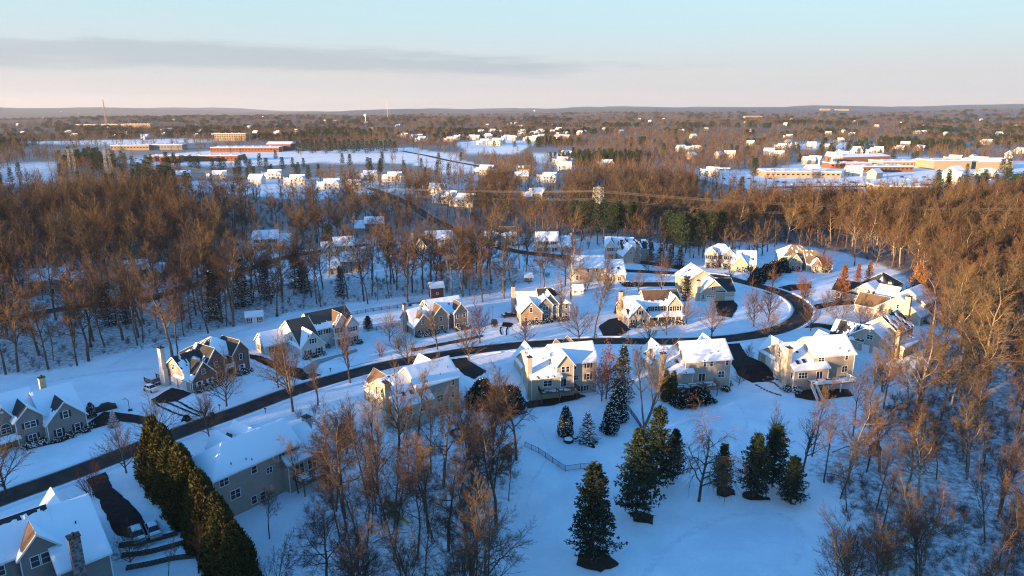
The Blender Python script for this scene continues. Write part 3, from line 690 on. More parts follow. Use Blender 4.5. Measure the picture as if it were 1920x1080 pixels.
        if stair:
            sx, dirx, diry = stair; n = 13; rise = (z - zg) / n; c = Buf(); st = empty('staircase', (0, 0, 0)); st.parent = s.o
            if 'st' not in MESHC:
                q = Buf(); q.box(-0.6, 0.6, -0.15, 0.15, -0.05, 0); MESHC['st'] = q.mesh('step', MS['wood'])
            ang = math.atan2(diry, dirx) - math.pi / 2
            for i in range(n): link('step', MESHC['st'], st, (sx + dirx * 0.3 * i, y0 + diry * (0.2 + 0.3 * i), z - rise * (i + 1)), (0, 0, ang))
            for d in (-1, 1):
                rb = Buf(); ox, oy = -diry * 0.66 * d, dirx * 0.66 * d
                A = (sx + ox, y0 + oy, z); Bq = (sx + ox + dirx * 0.3 * n, y0 + oy + diry * 0.3 * n, zg)
                rb.bar((A[0], A[1], A[2] - 0.15), (Bq[0], Bq[1], Bq[2] - 0.05), 0.08, 0.26); rb.bar((A[0], A[1], A[2] + 0.95), (Bq[0], Bq[1], Bq[2] + 0.95), 0.1, 0.08)
                for i in range(0, 15): t = i / 14; p = [A[j] + (Bq[j] - A[j]) * t for j in range(3)]; rb.box(p[0] - 0.03, p[0] + 0.03, p[1] - 0.03, p[1] + 0.03, p[2] - 0.1, p[2] + 0.93)
                rb.obj('railing', MS[rail], st)
        return o
def hash_(t): return sum(ord(c) * (i + 3) for i, c in enumerate(t)) % 89

F_ = 'full'
# --- the row below the street, seen from behind
h = House('house', 'cream house with a white railed deck and stair behind it and two skylights', (1508, 634), 12, (0, 0), 9.4, 'beige', 'shingle_dark')
s_ = h.block(0, 12.2, -4.7, 4.7, 5.9, 3.6, 'x', snow=dict(S=F_, N=F_)); h.vent(0, s_['S'], [(8.5, 0.28), (10.6, 0.12)])
s2 = h.block(-6.2, 3.8, -6.1, 9.2, 3.2, 4.6, 'x', snow=dict(S=F_, N=F_)); h.skylight(1, s2['S'], 2.0, 0.27); h.skylight(1, s2['S'], 4.0, 0.30); h.skylight(1, s2['S'], 3.6, 0.62, 0.6, 0.5)
h.block(-6.24, 0.2, 2.6, 10.4, 3.2, 3.6, 'y', snow=dict(W=F_, E=F_)); h.block(6.6, 11.4, 0.1, 6.2, 5.9, 3.0, 'y', snow=dict(W=F_, E=F_))
h.chimney(-6.9, -3.9, 8.6, 'cream', 1.2, 1.5); h.garage(1, 'W', [2.2, 5.4], 0.0, 2.7); h.win(1, 'W', [1.2], 4.3, 1.3, 1.4, lights=2); h.win(1, 'W', [-5.2], 0.7, 0.8, 1.6)
h.win(0, 'S', [2.3], 4.2, 1.8, 1.5, lights=2); h.win(0, 'S', [9.8], 4.3, 0.9, 1.4); h.win(0, 'S', [9.6], 0.9, 1.6, 1.7, lights=2); h.win(0, 'S', [4.9], 1.2, 0.9, 0.9)
h.win(1, 'S', [-3.6], 0.8, 2.6, 1.6, lights=3); h.slider(1, 'S', 1.2); h.deck(-2.2, 9.4, -9.6, -6.13, 0.15, -2.7, stair=(-2.9, -0.1, -1), sides='SE'); h.gable_vent(1, 'W', 1.6, 6.6)
h13 = h
h = House('house', 'tan back house with three storeys and a grey railed deck behind the leaning tree', (1274, 642), 10, (0, 0), 9.4, 'beige', 'shingle_grey')
s_ = h.block(0, 12.4, -4.7, 4.7, 5.9, 3.6, 'x', snow=dict(S=F_, N=F_)); h.vent(0, s_['S'], [(7.5, 0.3), (9.6, 0.36)])
s2 = h.block(-6.2, 1.8, -5.4, 9.2, 3.2, 4.5, 'x', snow=dict(S='most', N=F_)); h.skylight(1, s2['S'], 4.9, 0.42)
h.block(-6.24, 0.0, 2.6, 11.0, 3.2, 3.6, 'y', snow=dict(W='most', E=F_)); h.block(7.4, 11.6, 0.1, 6.2, 5.9, 3.2, 'y', snow=dict(W=F_, E=F_))
h.chimney(-6.2, -4.4, 8.4, 'stone', 1.3, 1.1); h.win(1, 'W', [1.0], 4.3, 1.2, 1.4)
h.win(0, 'S', [11.3], 4.2, 0.9, 1.5); h.win(0, 'S', [5.2, 7.0], 4.2, 0.9, 1.4); h.win(0, 'S', [9.9], 0.9, 1.7, 1.7, lights=2); h.win(0, 'S', [8.9], -1.9, 0.8, 1.3); h.slider(0, 'S', 4.6); h.win(1, 'S', [-3.8], 0.8, 2.2, 1.5, lights=2)
h.deck(-5.8, 7.6, -8.4, -5.43, 0.15, -2.7, rail='wood')
h = House('house', 'cream house with a gabled dormer bay and dark railed deck behind the snowy garden', (1029, 648), 14, (0, 0), 9.4, 'cream', 'shingle_brown', 'shutter')
s_ = h.block(0, 11.6, -4.5, 4.7, 5.9, 3.6, 'x', snow=dict(S=F_, N='lowhalf')); h.block(0.6, 5.0, -5.4, 0.2, 5.9, 2.7, 'y', snow=dict(W=F_, E=F_))
s2 = h.block(-6.2, 1.4, -6.0, 9.4, 3.3, 4.6, 'x', snow=dict(S='most', N=F_)); h.vent(2, s2['S'], [(4.6, 0.62), (5.9, 0.42), (6.3, 0.55)])
h.block(-6.24, 0.0, 2.6, 11.8, 3.2, 3.5, 'y', snow=dict(W=F_, E=F_)); h.block(2.4, 5.6, 0.2, 6.4, 5.9, 2.6, 'y', snow=dict(W='low', E=F_)); h.block(5.3, 9.6, 0.3, 7.2, 5.9, 2.9, 'y', snow=dict(W='low', E=F_))
h.chimney(-6.4, -4.6, 8.5, 'cream', 1.1, 1.1); h.win(1, 'S', [2.2, 3.4], 4.0, 0.95, 1.5, sh=False); h.slider(1, 'S', 2.2)
b_ = Buf()
h.win(0, 'S', [5.6], 4.2, 0.9, 1.4, sh=False); h.win(0, 'S', [9.2], 4.2, 0.95, 1.5); h.win(0, 'S', [9.2], 1.0, 0.95, 1.6); h.win(0, 'S', [6.0], 1.2, 1.3, 1.3, sh=False, lights=2); h.win(0, 'S', [6.9, 8.4], -2.0, 0.8, 1.4); h.win(2, 'S', [-2.0], 0.9, 2.2, 1.5, sh=False, lights=2)
h.deck(-4.4, 5.2, -8.6, -6.03, 0.15, -2.7, rail='dark')
h = House('house', 'cream house with a sunlit gable end and brown and white roofs beside the street', (760, 690), 38, (0, 0), 9.4, 'beige', 'shingle_brown')
s_ = h.block(0, 11.8, -4.7, 4.7, 5.9, 3.6, 'x', wall='beige', snow=dict(S=F_, N=F_)); h.vent(0, s_['S'], [(7.6, 0.3), (10.4, 0.5)])
s2 = h.block(-6.2, 3.2, -6.6, 8.6, 3.3, 4.5, 'x', wall='cream', snow=dict(S='most', N='most')); h.skylight(1, s2['S'], 3.4, 0.36); h.skylight(1, s2['S'], 5.4, 0.36)
h.block(-6.24, -0.2, 2.0, 9.6, 3.2, 3.8, 'y', wall='cream', snow=dict(W='low', E='most')); h.block(5.6, 9.8, 0.2, 6.6, 5.9, 3.2, 'y', snow=dict(W=F_, E=F_))
h.chimney(-6.9, -3.2, 8.6, 'cream', 1.2, 1.3); h.win(0, 'S', [6.4], 0.9, 1.8, 1.6, lights=2); h.win(0, 'S', [6.6, 8.2], -2.0, 0.9, 1.4); h.win(1, 'W', [0.3, 2.8], 3.6, 0.8, 1.9); h.win(0, 'S', [10.0], 4.1, 0.9, 1.5); h.win(0, 'S', [10.0], 0.9, 0.9, 1.6); h.win(0, 'S', [3.0], 4.1, 1.4, 1.4, lights=2); h.win(1, 'S', [-3.0, 0.5], 0.8, 1.6, 1.5, lights=2)
h = House('house', 'grey sided house with a broad snowy hipped roof beside the evergreen hedge', (413, 833), 52, (0, 0), 9.4, 'beige', 'shingle_dark')
s_ = h.block(-4.6, 13.0, -4.9, 4.9, 5.9, 3.5, 'x', snow=dict(S=F_, N=F_, W=F_), hip='W'); h.vent(0, s_['S'], [(3.2, 0.25), (6.2, 0.2), (7.5, 0.12)])
h.block(-5.6, -0.4, 0.6, 10.8, 3.2, 3.0, 'y', snow=dict(W='most', E=F_)); s2 = h.block(9.2, 17.2, -6.4, 5.0, 3.4, 4.0, 'x', snow=dict(S=F_, N=F_)); h.skylight(2, s2['S'], 1.6, 0.45); h.skylight(2, s2['S'], 4.2, 0.62)
h.block(1.4, 5.2, 0.2, 7.6, 5.9, 2.5, 'y', roof='shingle_brown', snow=dict(W=F_, E='low')); h.block(5.2, 9.8, 0.3, 8.0, 5.9, 2.9, 'y', roof='shingle_brown', snow=dict(W='high', E='low'))
h.chimney(18.0, -0.4, 8.2, 'concrete', 1.2, 1.6); h.win(0, 'S', [-2.6], 4.1, 1.7, 1.4, lights=2); h.win(0, 'S', [-0.8], 0.7, 1.9, 1.7, lights=2); h.win(0, 'S', [6.2], 2.6, 1.2, 1.2, lights=2); h.win(0, 'W', [-2.5], 4.1, 0.9, 1.4); h.win(0, 'S', [9.0], 4.2, 1.4, 1.3, lights=2); h.win(2, 'S', [11.6, 14.4], 0.5, 1.9, 2.1, lights=2)
h.win(0, 'S', [2.6, 4.4], -2.0, 1.1, 1.5); h.win(0, 'S', [3.2], 3.9, 1.1, 1.4); h.deck(10.0, 16.5, -9.8, -6.43, 0.15, -2.7, rail='wood')
h = House('house', 'snowy roofed house with a stone chimney and back gable at the bottom corner', (161, 925), 45, (0, 0), 9.4, 'taupe', 'shingle_dark')
s_ = h.block(-18, -5.6, -4.8, 5.2, 5.9, 3.6, 'x', snow=dict(S='ridgebare', N=F_)); s2 = h.block(-6.5, 0.0, -9.2, 6.4, 3.4, 5.6, 'x', snow=dict(S=F_, N=F_), rr=0.1); h.vent(1, s2['S'], [(1.0, 0.92), (4.2, 0.6)])
h.block(-10.3, -5.5, -5.8, 0.2, 5.9, 2.7, 'y', roof='shingle_brown', snow=dict(W='low', E=F_)); h.win(2, 'S', [-8.6, -7.3], 3.7, 1.1, 1.7); h.win(0, 'S', [-12.6], 3.8, 1.1, 1.5)
h.block(-6.0, 0.0, 1.0, 9.4, 3.4, 4.0, 'y', snow=dict(W='most', E=F_)); h.block(-15.5, -11.0, 0.3, 8.0, 5.9, 3.2, 'y', roof='shingle_brown', snow=dict(W='none', E=F_))
h.chimney(-4.2, -10.0, 8.6, 'stone', 1.5, 1.2)

# --- the row above the street, seen from the front
h = House('house', 'grey house with three front gables and an arched window', (93.3, 828), 50, (0, 0), 0, 'taupe', 'shingle_dark', 'shutter')
h.block(0, 7.4, 0, 8, 3.9, 3.9, 'y', snow=dict(W='lowhalf', E=F_)); h.block(0.06, 7.3, 0.8, 13.4, 3.9, 5.2, 'x', snow=dict(S=F_, N=F_)); h.block(-14, 0.0, 4.4, 14.2, 5.9, 3.8, 'x', snow=dict(S=F_, N=F_))
h.block(-5.0, -0.06, 1.2, 9.0, 5.9, 2.5, 'y', snow=dict(W='low', E=F_)); h.block(-8.4, -4.4, 3.2, 10.0, 5.9, 3.3, 'y', roof='shingle_brown', snow=dict(W='lowhalf', E=F_))
h.win(0, 'S', [2.0, 5.5], 0.5, 1.0, 1.7); h.win(0, 'S', [3.7], 4.2, 1.0, 1.5); h.win(3, 'S', [-2.5], 3.9, 2.0, 1.3, lights=2); h.win(3, 'S', [-2.5], 0.6, 1.5, 1.7, lights=2); h.win(4, 'S', [-6.3], 3.4, 1.8, 1.1, sh=False, arch=True, lights=2); h.door(4, 'S', -6.3, m='dark')
h.block(-8.2, -4.9, 0.9, 3.3, 2.5, 0.5, 'x', walls=False, snow=dict(S=F_)); h.chimney(3.5, 12.0, 10.3, 'yellow', 1.2, 1.0); h.win(2, 'S', [-11], 0.7, 1.0, 1.5); h.win(2, 'S', [-11], 4.0, 1.0, 1.4); h.gable_vent(4, 'S', -6.4, 8.0)
h = House('house', 'red brick house with dark roofs, white balcony and tall pale chimney', (362.4, 736.4), 57, (0, 0), 0, 'beige', 'shingle_dark')
h.block(0, 6.7, 0, 7.2, 3.2, 3.8, 'y', wall='brick', snow=dict(W='low', E='bits')); h.block(-0.06, 6.5, 0.7, 13.2, 3.2, 4.7, 'x', wall='beige', snow=dict(S='patch', N='patch')); h.block(6.3, 17.4, 3.0, 14.2, 5.9, 3.6, 'x', wall='brick', snow=dict(S=F_, W='bits', E=F_, N=F_), hip='WE')
h.block(5.4, 10.2, 1.4, 9.0, 5.9, 3.0, 'y', wall='brick', snow=dict(W='bits', E=F_)); h.block(12.6, 17.5, 1.2, 8.4, 5.9, 3.0, 'y', wall='brick', snow=dict(W='none', E=F_))
h.garage(1, 'W', [4.0, 8.2], 0, 3.0); h.win(1, 'W', [7.4], 4.6, 1.3, 1.5, lights=2); h.win(0, 'S', [1.9, 4.8], 0.5, 0.95, 1.8, sh='white_trim'); h.win(0, 'S', [3.3], 4.0, 0.9, 1.2); h.win(3, 'S', [7.8], 3.9, 1.0, 1.5, sh='shutter'); h.win(3, 'S', [7.8], 0.6, 1.6, 1.7, lights=2)
h.win(4, 'S', [15.0], 3.9, 1.0, 1.5, sh='shutter'); h.win(4, 'S', [15.0], 0.6, 1.0, 1.8, sh='white_trim'); h.door(2, 'S', 11.4, m='dark'); h.win(2, 'S', [11.4], 3.4, 1.2, 2.0, lights=2)
h.chimney(-0.9, 10.6, 10.0, 'white', 1.1, 1.4, foot=2.2)
b = Buf(); b.box(10.0, 12.8, 0.6, 3.0, 2.85, 3.1)
for x in (10.1, 12.7): b.box(x - 0.12, x + 0.12, 0.7, 0.94, 0, 2.85)
b.bar((10.05, 0.65, 3.95), (12.75, 0.65, 3.95), 0.1, 0.1); b.bar((10.05, 0.65, 3.2), (12.75, 0.65, 3.2), 0.07, 0.07)
for i in range(15): b.box(10.05 + i * 0.193 - 0.03, 10.05 + i * 0.193 + 0.03, 0.62, 0.68, 3.1, 3.95)
b.obj('balcony', MS['white_trim'], h.o); h.deck(-3.2, -0.1, 11.8, 16.0, 0.6, 0, rail='redwood', sides='WSE')
h = House('house', 'white house with a dark bare roof, red shutters and a small snowy side wing', (566.9, 673.1), 41, (0, 0), 0, 'white', 'shingle_grey', 'shutter_red')
h.block(0, 6.9, 0, 7.4, 3.3, 3.8, 'y', snow=dict(W='most', E='bits')); h.block(0.06, 6.4, 0.8, 17.4, 3.3, 5.7, 'x', snow=dict(S='none', N=F_)); h.block(6.2, 19.2, 5.2, 15.2, 5.9, 3.7, 'x', snow=dict(S='low', N=F_))
h.block(-6.8, 0.3, 9.4, 16.4, 2.9, 2.9, 'x', snow=dict(S=F_, N=F_)); h.block(12.0, 17.2, 3.6, 10.0, 5.9, 3.4, 'y', roof='shingle_brown', snow=dict(W='bits', E=F_)); h.block(15.0, 19.3, 2.2, 9.0, 5.9, 2.6, 'y', roof='shingle_brown', snow=dict(W='none', E=F_))
h.win(0, 'S', [1.8, 5.2], 0.5, 1.0, 1.7); h.win(0, 'S', [3.5], 3.9, 0.9, 1.4); h.win(2, 'S', [7.9, 10.4], 4.0, 1.0, 1.4); h.win(2, 'S', [8.0], 0.7, 1.0, 1.7); h.win(4, 'S', [13.6], 4.0, 1.8, 1.5, lights=2); h.door(4, 'S', 13.4); h.win(5, 'S', [17.2], 4.0, 1.9, 1.4, lights=2); h.win(5, 'S', [17.2], 0.7, 1.9, 1.6, lights=2)
h.win(1, 'W', [4.5], 1.9, 0.5, 1.4); h.win(1, 'W', [7.0], 3.8, 0.5, 1.2); h.win(3, 'S', [-4.6, -2.6], 0.6, 0.9, 1.6); h.win(3, 'W', [11.6, 13.8], 0.6, 0.8, 1.7); h.gable_vent(4, 'S', 14.6, 8.1)
b = Buf(); b.box(11.2, 15.0, 1.6, 3.6, 2.7, 2.95)
for x in (11.3, 13.0, 14.8): b.box(x - 0.1, x + 0.1, 1.7, 1.9, 0, 2.7)
b.obj('porch', MS['white_trim'], h.o)
h = House('house', 'tan house with a slim grey chimney beside the tall street maple', (777.3, 632.3), 30, (0, 0), 0, 'tan', 'shingle_brown')
h.block(0, 6.4, 0, 7.0, 3.2, 3.7, 'y', snow=dict(W='lowhalf', E='none')); h.block(0.06, 6.4, 0.7, 11.6, 3.2, 4.6, 'x', wall='white', snow=dict(S='most', N=F_)); h.block(6.2, 18.2, 1.8, 11.2, 5.7, 3.5, 'x', snow=dict(S='most', N=F_))
h.block(6.6, 11.6, 0.2, 7.0, 5.7, 2.7, 'y', snow=dict(W='none', E='most')); h.block(13.6, 18.3, 0.0, 7.6, 5.7, 2.8, 'y', snow=dict(W='low', E=F_))
h.chimney(-0.7, 6.0, 9.2, 'grey', 0.8, 1.3); h.win(0, 'S', [2.9], 3.8, 0.8, 1.2); h.win(0, 'S', [1.5, 4.8], 0.5, 0.9, 1.6); h.win(3, 'S', [9.0], 0.6, 1.7, 1.6, lights=2); h.win(3, 'S', [9.0], 3.8, 1.0, 1.5); h.win(2, 'S', [12.6], 3.7, 1.5, 0.9, arch=True, lights=2); h.win(4, 'S', [14.8, 17.1], 3.9, 0.9, 1.4); h.win(4, 'S', [14.8, 17.1], 0.6, 0.9, 1.5); h.win(1, 'W', [3.0], 0.6, 0.8, 1.5)
h = House('house', 'grey house with a field stone gable and lit tan garage front', (975.5, 607.8), 9, (0, 0), 0, 'grey', 'shingle_dark')
h.block(0, 7.2, 0, 9, 3.8, 3.7, 'y', wall='tan', snow=dict(W=F_, E=F_)); h.block(0.06, 7.2, 0.8, 15, 3.8, 4.9, 'x', wall='white', snow=dict(S='full', N=F_)); h.block(7.0, 17.0, 2.4, 12.6, 5.9, 3.7, 'x', snow=dict(S='lowhalf', E=F_, N=F_), hip='E')
h.block(6.4, 10.9, 1.4, 9.0, 5.9, 2.4, 'y', wall='stone', snow=dict(W=F_, E='most')); h.block(7.4, 13.2, 2.0, 9.6, 5.95, 3.4, 'y', snow=dict(W='most', E='lowhalf'))
h.chimney(-0.7, 10.2, 10.2, 'beige', 1.1, 1.2); h.win(0, 'S', [3.6], 3.9, 1.0, 1.6); h.win(0, 'S', [1.8, 5.4], 0.4, 1.0, 1.7); h.win(3, 'S', [8.7], 4.0, 1.9, 1.3, lights=2); h.win(3, 'S', [8.7], 0.5, 2.2, 1.9, lights=3); h.win(2, 'S', [14.2, 16.0], 4.0, 0.95, 1.6); h.win(2, 'S', [14.2, 16.0], 0.6, 0.95, 1.8); h.door(4, 'S', 11.9, m='dark'); h.win(4, 'S', [12.0], 4.1, 1.3, 0.8, arch=True, lights=2); h.gable_vent(0, 'S', 3.6, 6.3)
h = House('house', 'cream house with a bare brown main roof and a front porch', (1178.9, 613), 8, (0, 0), 0, 'cream', 'shingle_brown', 'shutter')
h.block(0, 6.9, 0, 8.6, 3.3, 3.8, 'y', snow=dict(W=F_, E='most')); h.block(0.06, 6.9, 0.8, 14.4, 3.3, 4.8, 'x', roof='shingle_dark', snow=dict(S='high', N=F_)); h.block(6.7, 18.6, 3.6, 13.0, 5.9, 3.7, 'x', snow=dict(S='low', N=F_)); h.block(13.8, 18.7, 2.8, 9.0, 5.9, 3.1, 'y', snow=dict(W=F_, E=F_))
h.block(7.0, 18.6, 0.9, 3.7, 2.75, 0.75, 'x', walls=False, rr=3.55, snow=dict(S='full'))
for x in (7.4, 10.2, 13.2, 16.0, 18.3):
    b = Buf(); b.box(x - 0.11, x + 0.11, 1.0, 1.22, 0, 2.75); b.obj('porch_post', MS['white_trim'], h.o)
h.win(0, 'S', [3.5], 4.0, 1.0, 1.2); h.win(0, 'S', [1.6, 4.9], 0.5, 0.9, 1.8); h.win(2, 'S', [7.9, 10.1, 12.3], 4.0, 1.0, 1.5); h.win(3, 'S', [15.0, 17.4], 4.0, 1.0, 1.5); h.win(2, 'S', [8.4, 10.6], 0.6, 1.0, 1.7); h.door(2, 'S', 12.6, m='dark'); h.win(3, 'S', [15.0, 17.4], 0.6, 1.0, 1.7); h.win(1, 'W', [5.5], 4.4, 0.7, 1.3); h.win(1, 'W', [9.5], 1.0, 0.8, 1.5); h.chimney(-0.7, 7.6, 9.8, 'cream', 1.1, 1.2)
h = House('house', 'cream house at the bend with a bright gable behind a dark roofed garage', (1313.3, 565.6), 6, (0, 0), 0, 'cream', 'shingle_dark')
h.block(0, 9.4, 0, 9, 3.6, 4.3, 'y', snow=dict(W='most', E=F_)); h.block(5.5, 12.8, 0.06, 9.6, 3.6, 3.6, 'x', snow=dict(S='none', N=F_)); h.block(-2.6, 9.0, 7.5, 20, 5.9, 3.9, 'y', wall='yellow', snow=dict(W=F_, E=F_))  # yellow main block: sunlight on the cream siding put into its colour
h.garage(0, 'S', [3.6], 0, 3.0, 2.2, True); h.garage(1, 'S', [11.0], 0, 3.0, 2.2, True); h.win(0, 'S', [4.6], 4.3, 1.6, 1.3, lights=2); h.win(0, 'S', [0.9], 1.0, 0.7, 1.6); h.win(2, 'W', [10.5, 12.5], 3.4, 0.9, 1.4); h.chimney(-0.7, 1.2, 7.6, 'cream', 1.3, 1.4); h.skylight(2, h.slopes['W'], 6, 0.6)
# --- houses round the bend
h = House('house', 'cream house with two garage doors and patchy snow on a dark roof', (1592.6, 653.3), 40, (0, 0), 0, 'beige', 'shingle_dark')
h.block(0, 6.6, -11.4, 1.4, 3.4, 4.6, 'x', snow=dict(S='full', N='full')); h.block(6.4, 17.2, -10.2, -0.4, 5.9, 3.7, 'x', snow=dict(S='patch', N='low')); h.block(-0.06, 6.2, -3.6, 5.8, 3.3, 3.5, 'y', snow=dict(W='patch', E='most'))
h.block(3.0, 14.0, -13.4, -9.0, 3.0, 1.4, 'x', snow=dict(S='most'), rr=-9.2); h.garage(0, 'W', [-3.8, -8.2], 0, 3.2); h.win(0, 'W', [-5.2], 4.2, 1.7, 1.4, lights=2); h.chimney(2.2, -11.9, 8.4, 'beige', 1.2, 1.0); h.win(1, 'S', [9, 14], 4.0, 1.0, 1.4); h.chimney(12, -5.3, 10.6, 'dark', 0.8, 0.8); h.gable_vent(0, 'W', -5.0, 6.6); h.gable_vent(0, 'W', -5.0, 7.3)
h = House('house', 'cream house with two sunlit stepped gables and a tall white chimney', (1640.7, 576), 40, (0, 0), 3.2, 'cream', 'shingle_brown')
h.block(0, 6.6, -14.2, 0, 3.2, 5.2, 'x', snow=dict(S=F_, N=F_)); h.block(6.4, 17.0, -12.6, -2.0, 5.9, 3.8, 'x', snow=dict(S=F_, N=F_)); h.block(0.3, 6.4, -3.0, 6.6, 3.1, 3.3, 'y', snow=dict(W='none', E='most')); h.block(8, 14, -3, 3.4, 5.9, 2.8, 'y', snow=dict(W=F_, E=F_))
h.chimney(-0.7, -10.2, 9.2, 'cream', 1.3, 1.6); h.win(0, 'S', [3.4], 0.6, 1.3, 1.6); h.win(1, 'S', [9, 14], 4.0, 1.0, 1.4); h.win(1, 'S', [9, 14], 0.8, 1.2, 1.6); h.win(0, 'W', [-7], 4.4, 0.8, 1.3); h.deck(4, 12, -17, -14.3, 0.2, -1.5, rail='wood')
h = House('house', 'white house with a dark almost bare roof behind the orange conifer', (1592.6, 564.4), 38, (0, 0), 0, 'white', 'shingle_dark')
h.block(0, 6.4, -11.5, 0.8, 3.2, 4.6, 'x', snow=dict(S='full', N='bits')); h.block(6.2, 17.4, -10.4, -0.4, 5.9, 3.8, 'x', snow=dict(S='none', W='bits', N='high', E=F_), hip='WE'); h.block(-0.06, 6.0, -2.8, 6.6, 3.2, 3.4, 'y', snow=dict(W='none', E='low'))
h.garage(2, 'W', [2.2], 0, 4.6); h.win(1, 'S', [9, 14], 4.0, 1.0, 1.4); h.win(0, 'W', [-6.5], 4.2, 1.2, 1.3); h.chimney(2.2, -12.4, 9.4, 'yellow', 1.5, 1.2)
h = House('house', 'large stone fronted house with a bare tan roof below the tall wood', (1464.8, 504), -4, (0, 0), 0, 'palestone', 'shingle_tan')
h.block(0, 14.0, 0, 10.5, 5.9, 3.7, 'x', snow=dict(W='full', S='bits'), hip='WE', wall='white'); h.block(2.2, 7.4, -3.2, 4.0, 3.9, 3.2, 'y', snow=dict(E='bits')); h.block(9.2, 20.0, -4.4, 7.0, 3.3, 4.8, 'x', snow=dict(S='bits'), hip='E'); h.block(11.0, 15.0, -5.4, 1.0, 3.3, 2.8, 'y', snow=dict(W='patch'))
h.win(0, 'S', [0.8, 1.9], 3.9, 0.8, 1.4); h.win(0, 'S', [1.2], 0.7, 1.0, 1.6); h.win(1, 'S', [4.8], 4.2, 0.8, 1.2); h.win(1, 'S', [3.8, 5.8], 0.6, 0.9, 1.6); h.win(0, 'S', [8.6], 3.9, 0.9, 1.4); h.door(0, 'S', 8.4); h.win(2, 'S', [16.0, 18.6], 0.6, 1.0, 1.7); h.win(3, 'S', [13.0], 0.6, 1.4, 1.7, lights=2); h.win(0, 'W', [3, 7], 3.9, 0.9, 1.4)
h = House('house', 'white house with hipped snowy roof and two front gables at the head of the lane', (1321.9, 499.8), -16, (0, 0), 0, 'white', 'shingle_dark', 'shutter')
h.block(0, 12.6, 0.6, 10.4, 5.9, 3.5, 'x', snow=dict(S=F_, N=F_, W=F_, E='none'), hip='WE'); h.block(-0.06, 5.2, -1.0, 5.0, 5.9, 2.4, 'y', snow=dict(W=F_, E=F_)); h.block(7.6, 12.7, -0.8, 5.0, 5.9, 2.6, 'y', snow=dict(W=F_, E='none')); h.block(11.0, 21.0, -3.8, 7.0, 3.2, 4.6, 'x', wall='yellow', snow=dict(S='most', N=F_)); h.block(12.2, 17.4, -5.0, 3.0, 3.2, 3.4, 'y', wall='yellow', snow=dict(W='most', E='most'))
h.win(1, 'S', [1.2, 3.8], 3.9, 1.0, 1.5); h.win(1, 'S', [1.2, 3.8], 0.6, 1.0, 1.6); h.win(2, 'S', [8.8, 11.3], 3.9, 1.0, 1.5); h.win(2, 'S', [8.8, 11.3], 0.6, 1.0, 1.6); h.win(0, 'S', [6.4], 3.6, 1.3, 1.2, sh=False, arch=True); h.door(0, 'S', 6.4); h.win(4, 'S', [13.6, 15.8], 0.6, 0.9, 1.5, sh=False); h.win(3, 'S', [19.0], 0.6, 1.0, 1.5)
# --- houses half hidden by the wood
h = House('house', 'pale two storey house with two skylights seen through tall bare trunks', (1075, 528), 4, (0, 0), 0, 'cream', 'shingle_brown')
h.block(0, 13, 0, 9.6, 5.9, 3.7, 'x', snow=dict(S=F_, N=F_)); s2 = h.block(12.8, 21.0, -2.0, 11.0, 3.3, 4.6, 'x', snow=dict(S=F_, N='most')); h.skylight(1, s2['S'], 3.4, 0.4); h.skylight(1, s2['S'], 5.9, 0.4); h.win(0, 'S', [1.5, 3.0], 0.7, 0.9, 1.8); h.win(0, 'S', [6, 9.5], 4.0, 1.0, 1.4); h.win(1, 'E', [2, 6], 0.7, 0.9, 1.6); h.win(1, 'E', [4.4], 4.4, 0.8, 1.3); h.win(1, 'S', [15, 18.5], 0.6, 1.4, 1.5, lights=2)
h = House('house', 'white house with two steep narrow gables half hidden by reddish trees', (1133, 486), -10, (0, 0), 0, 'white', 'shingle_dark', 'shutter')
h.block(0, 13, 2, 11, 5.9, 3.6, 'x', snow=dict(S='full', N=F_)); h.block(0.6, 5.0, 0.6, 6, 5.9, 3.4, 'y', snow=dict(W='most', E='low')); h.block(6.5, 11.5, 0.4, 6, 5.9, 3.6, 'y', snow=dict(W='most', E='low')); h.win(1, 'S', [2.0, 3.6], 3.8, 0.9, 1.6); h.win(1, 'S', [2.8], 0.6, 1.4, 1.7); h.win(2, 'S', [8.0, 10.0], 3.8, 0.9, 1.6); h.win(2, 'S', [8.0, 10.0], 0.6, 0.9, 1.8); h.door(0, 'S', 5.8)
h = House('house', 'pale grey house with a dark stone chimney against the pines', (1168, 494), 10, (0, 0), 0, 'beige', 'shingle_dark')
h.block(0, 8.2, 0, 10, 3.6, 4.4, 'y', snow=dict(W='full', E='most')); h.block(1, 14, 5, 13, 5.6, 3.4, 'x', snow=dict(S='patch', N=F_)); h.chimney(6.6, -0.6, 8.8, 'stone', 1.4, 1.0); h.win(0, 'S', [3.6], 4.2, 0.9, 1.3); h.win(0, 'S', [5.2], 0.7, 0.9, 1.8)
def mid_house(label, px, yaw, wall, roof, sn=('full', 'full'), chim=None, scale=1.0, gab=True, sh=None, w=13, group=None, left=True, far=False):
    h = House('house', label, px, yaw, (0, 0), 0, wall, roof, sh, far, group, scale)
    h.block(0, w, 0, 9.2, 5.7, 3.5, 'x', snow=dict(S=sn[0], N='full'))
    ox = -6.0 if left else w - 0.2
    h.block(ox, ox + 6.2, -1.2, 9.8, 3.1, 4.0, 'x', snow=dict(S=sn[1], N='full'))
    if gab: gx_ = ox + 0.5; h.block(gx_, gx_ + 5.2, -2.6, 5.0, 3.1, 3.2, 'y', snow=dict(W='most', E=sn[1])); h.win(2, 'S', [gx_ + 1.4, gx_ + 3.8], 0.6, 1.0, 1.5)
    h.win(0, 'S', [1.6, 4.8, 8.2, w - 1.8], 3.8, 1.0, 1.5); h.win(0, 'S', [1.6, 4.8, w - 1.8], 0.6, 1.0, 1.6); h.door(0, 'S', 8.2)
    h.win(0, 'W' if not left else 'E', [2.6, 6.4], 3.8, 0.9, 1.4)
    if chim: h.chimney(ox - 0.6 if left else ox + 6.8, 4.2, 8.8, chim)
    return h
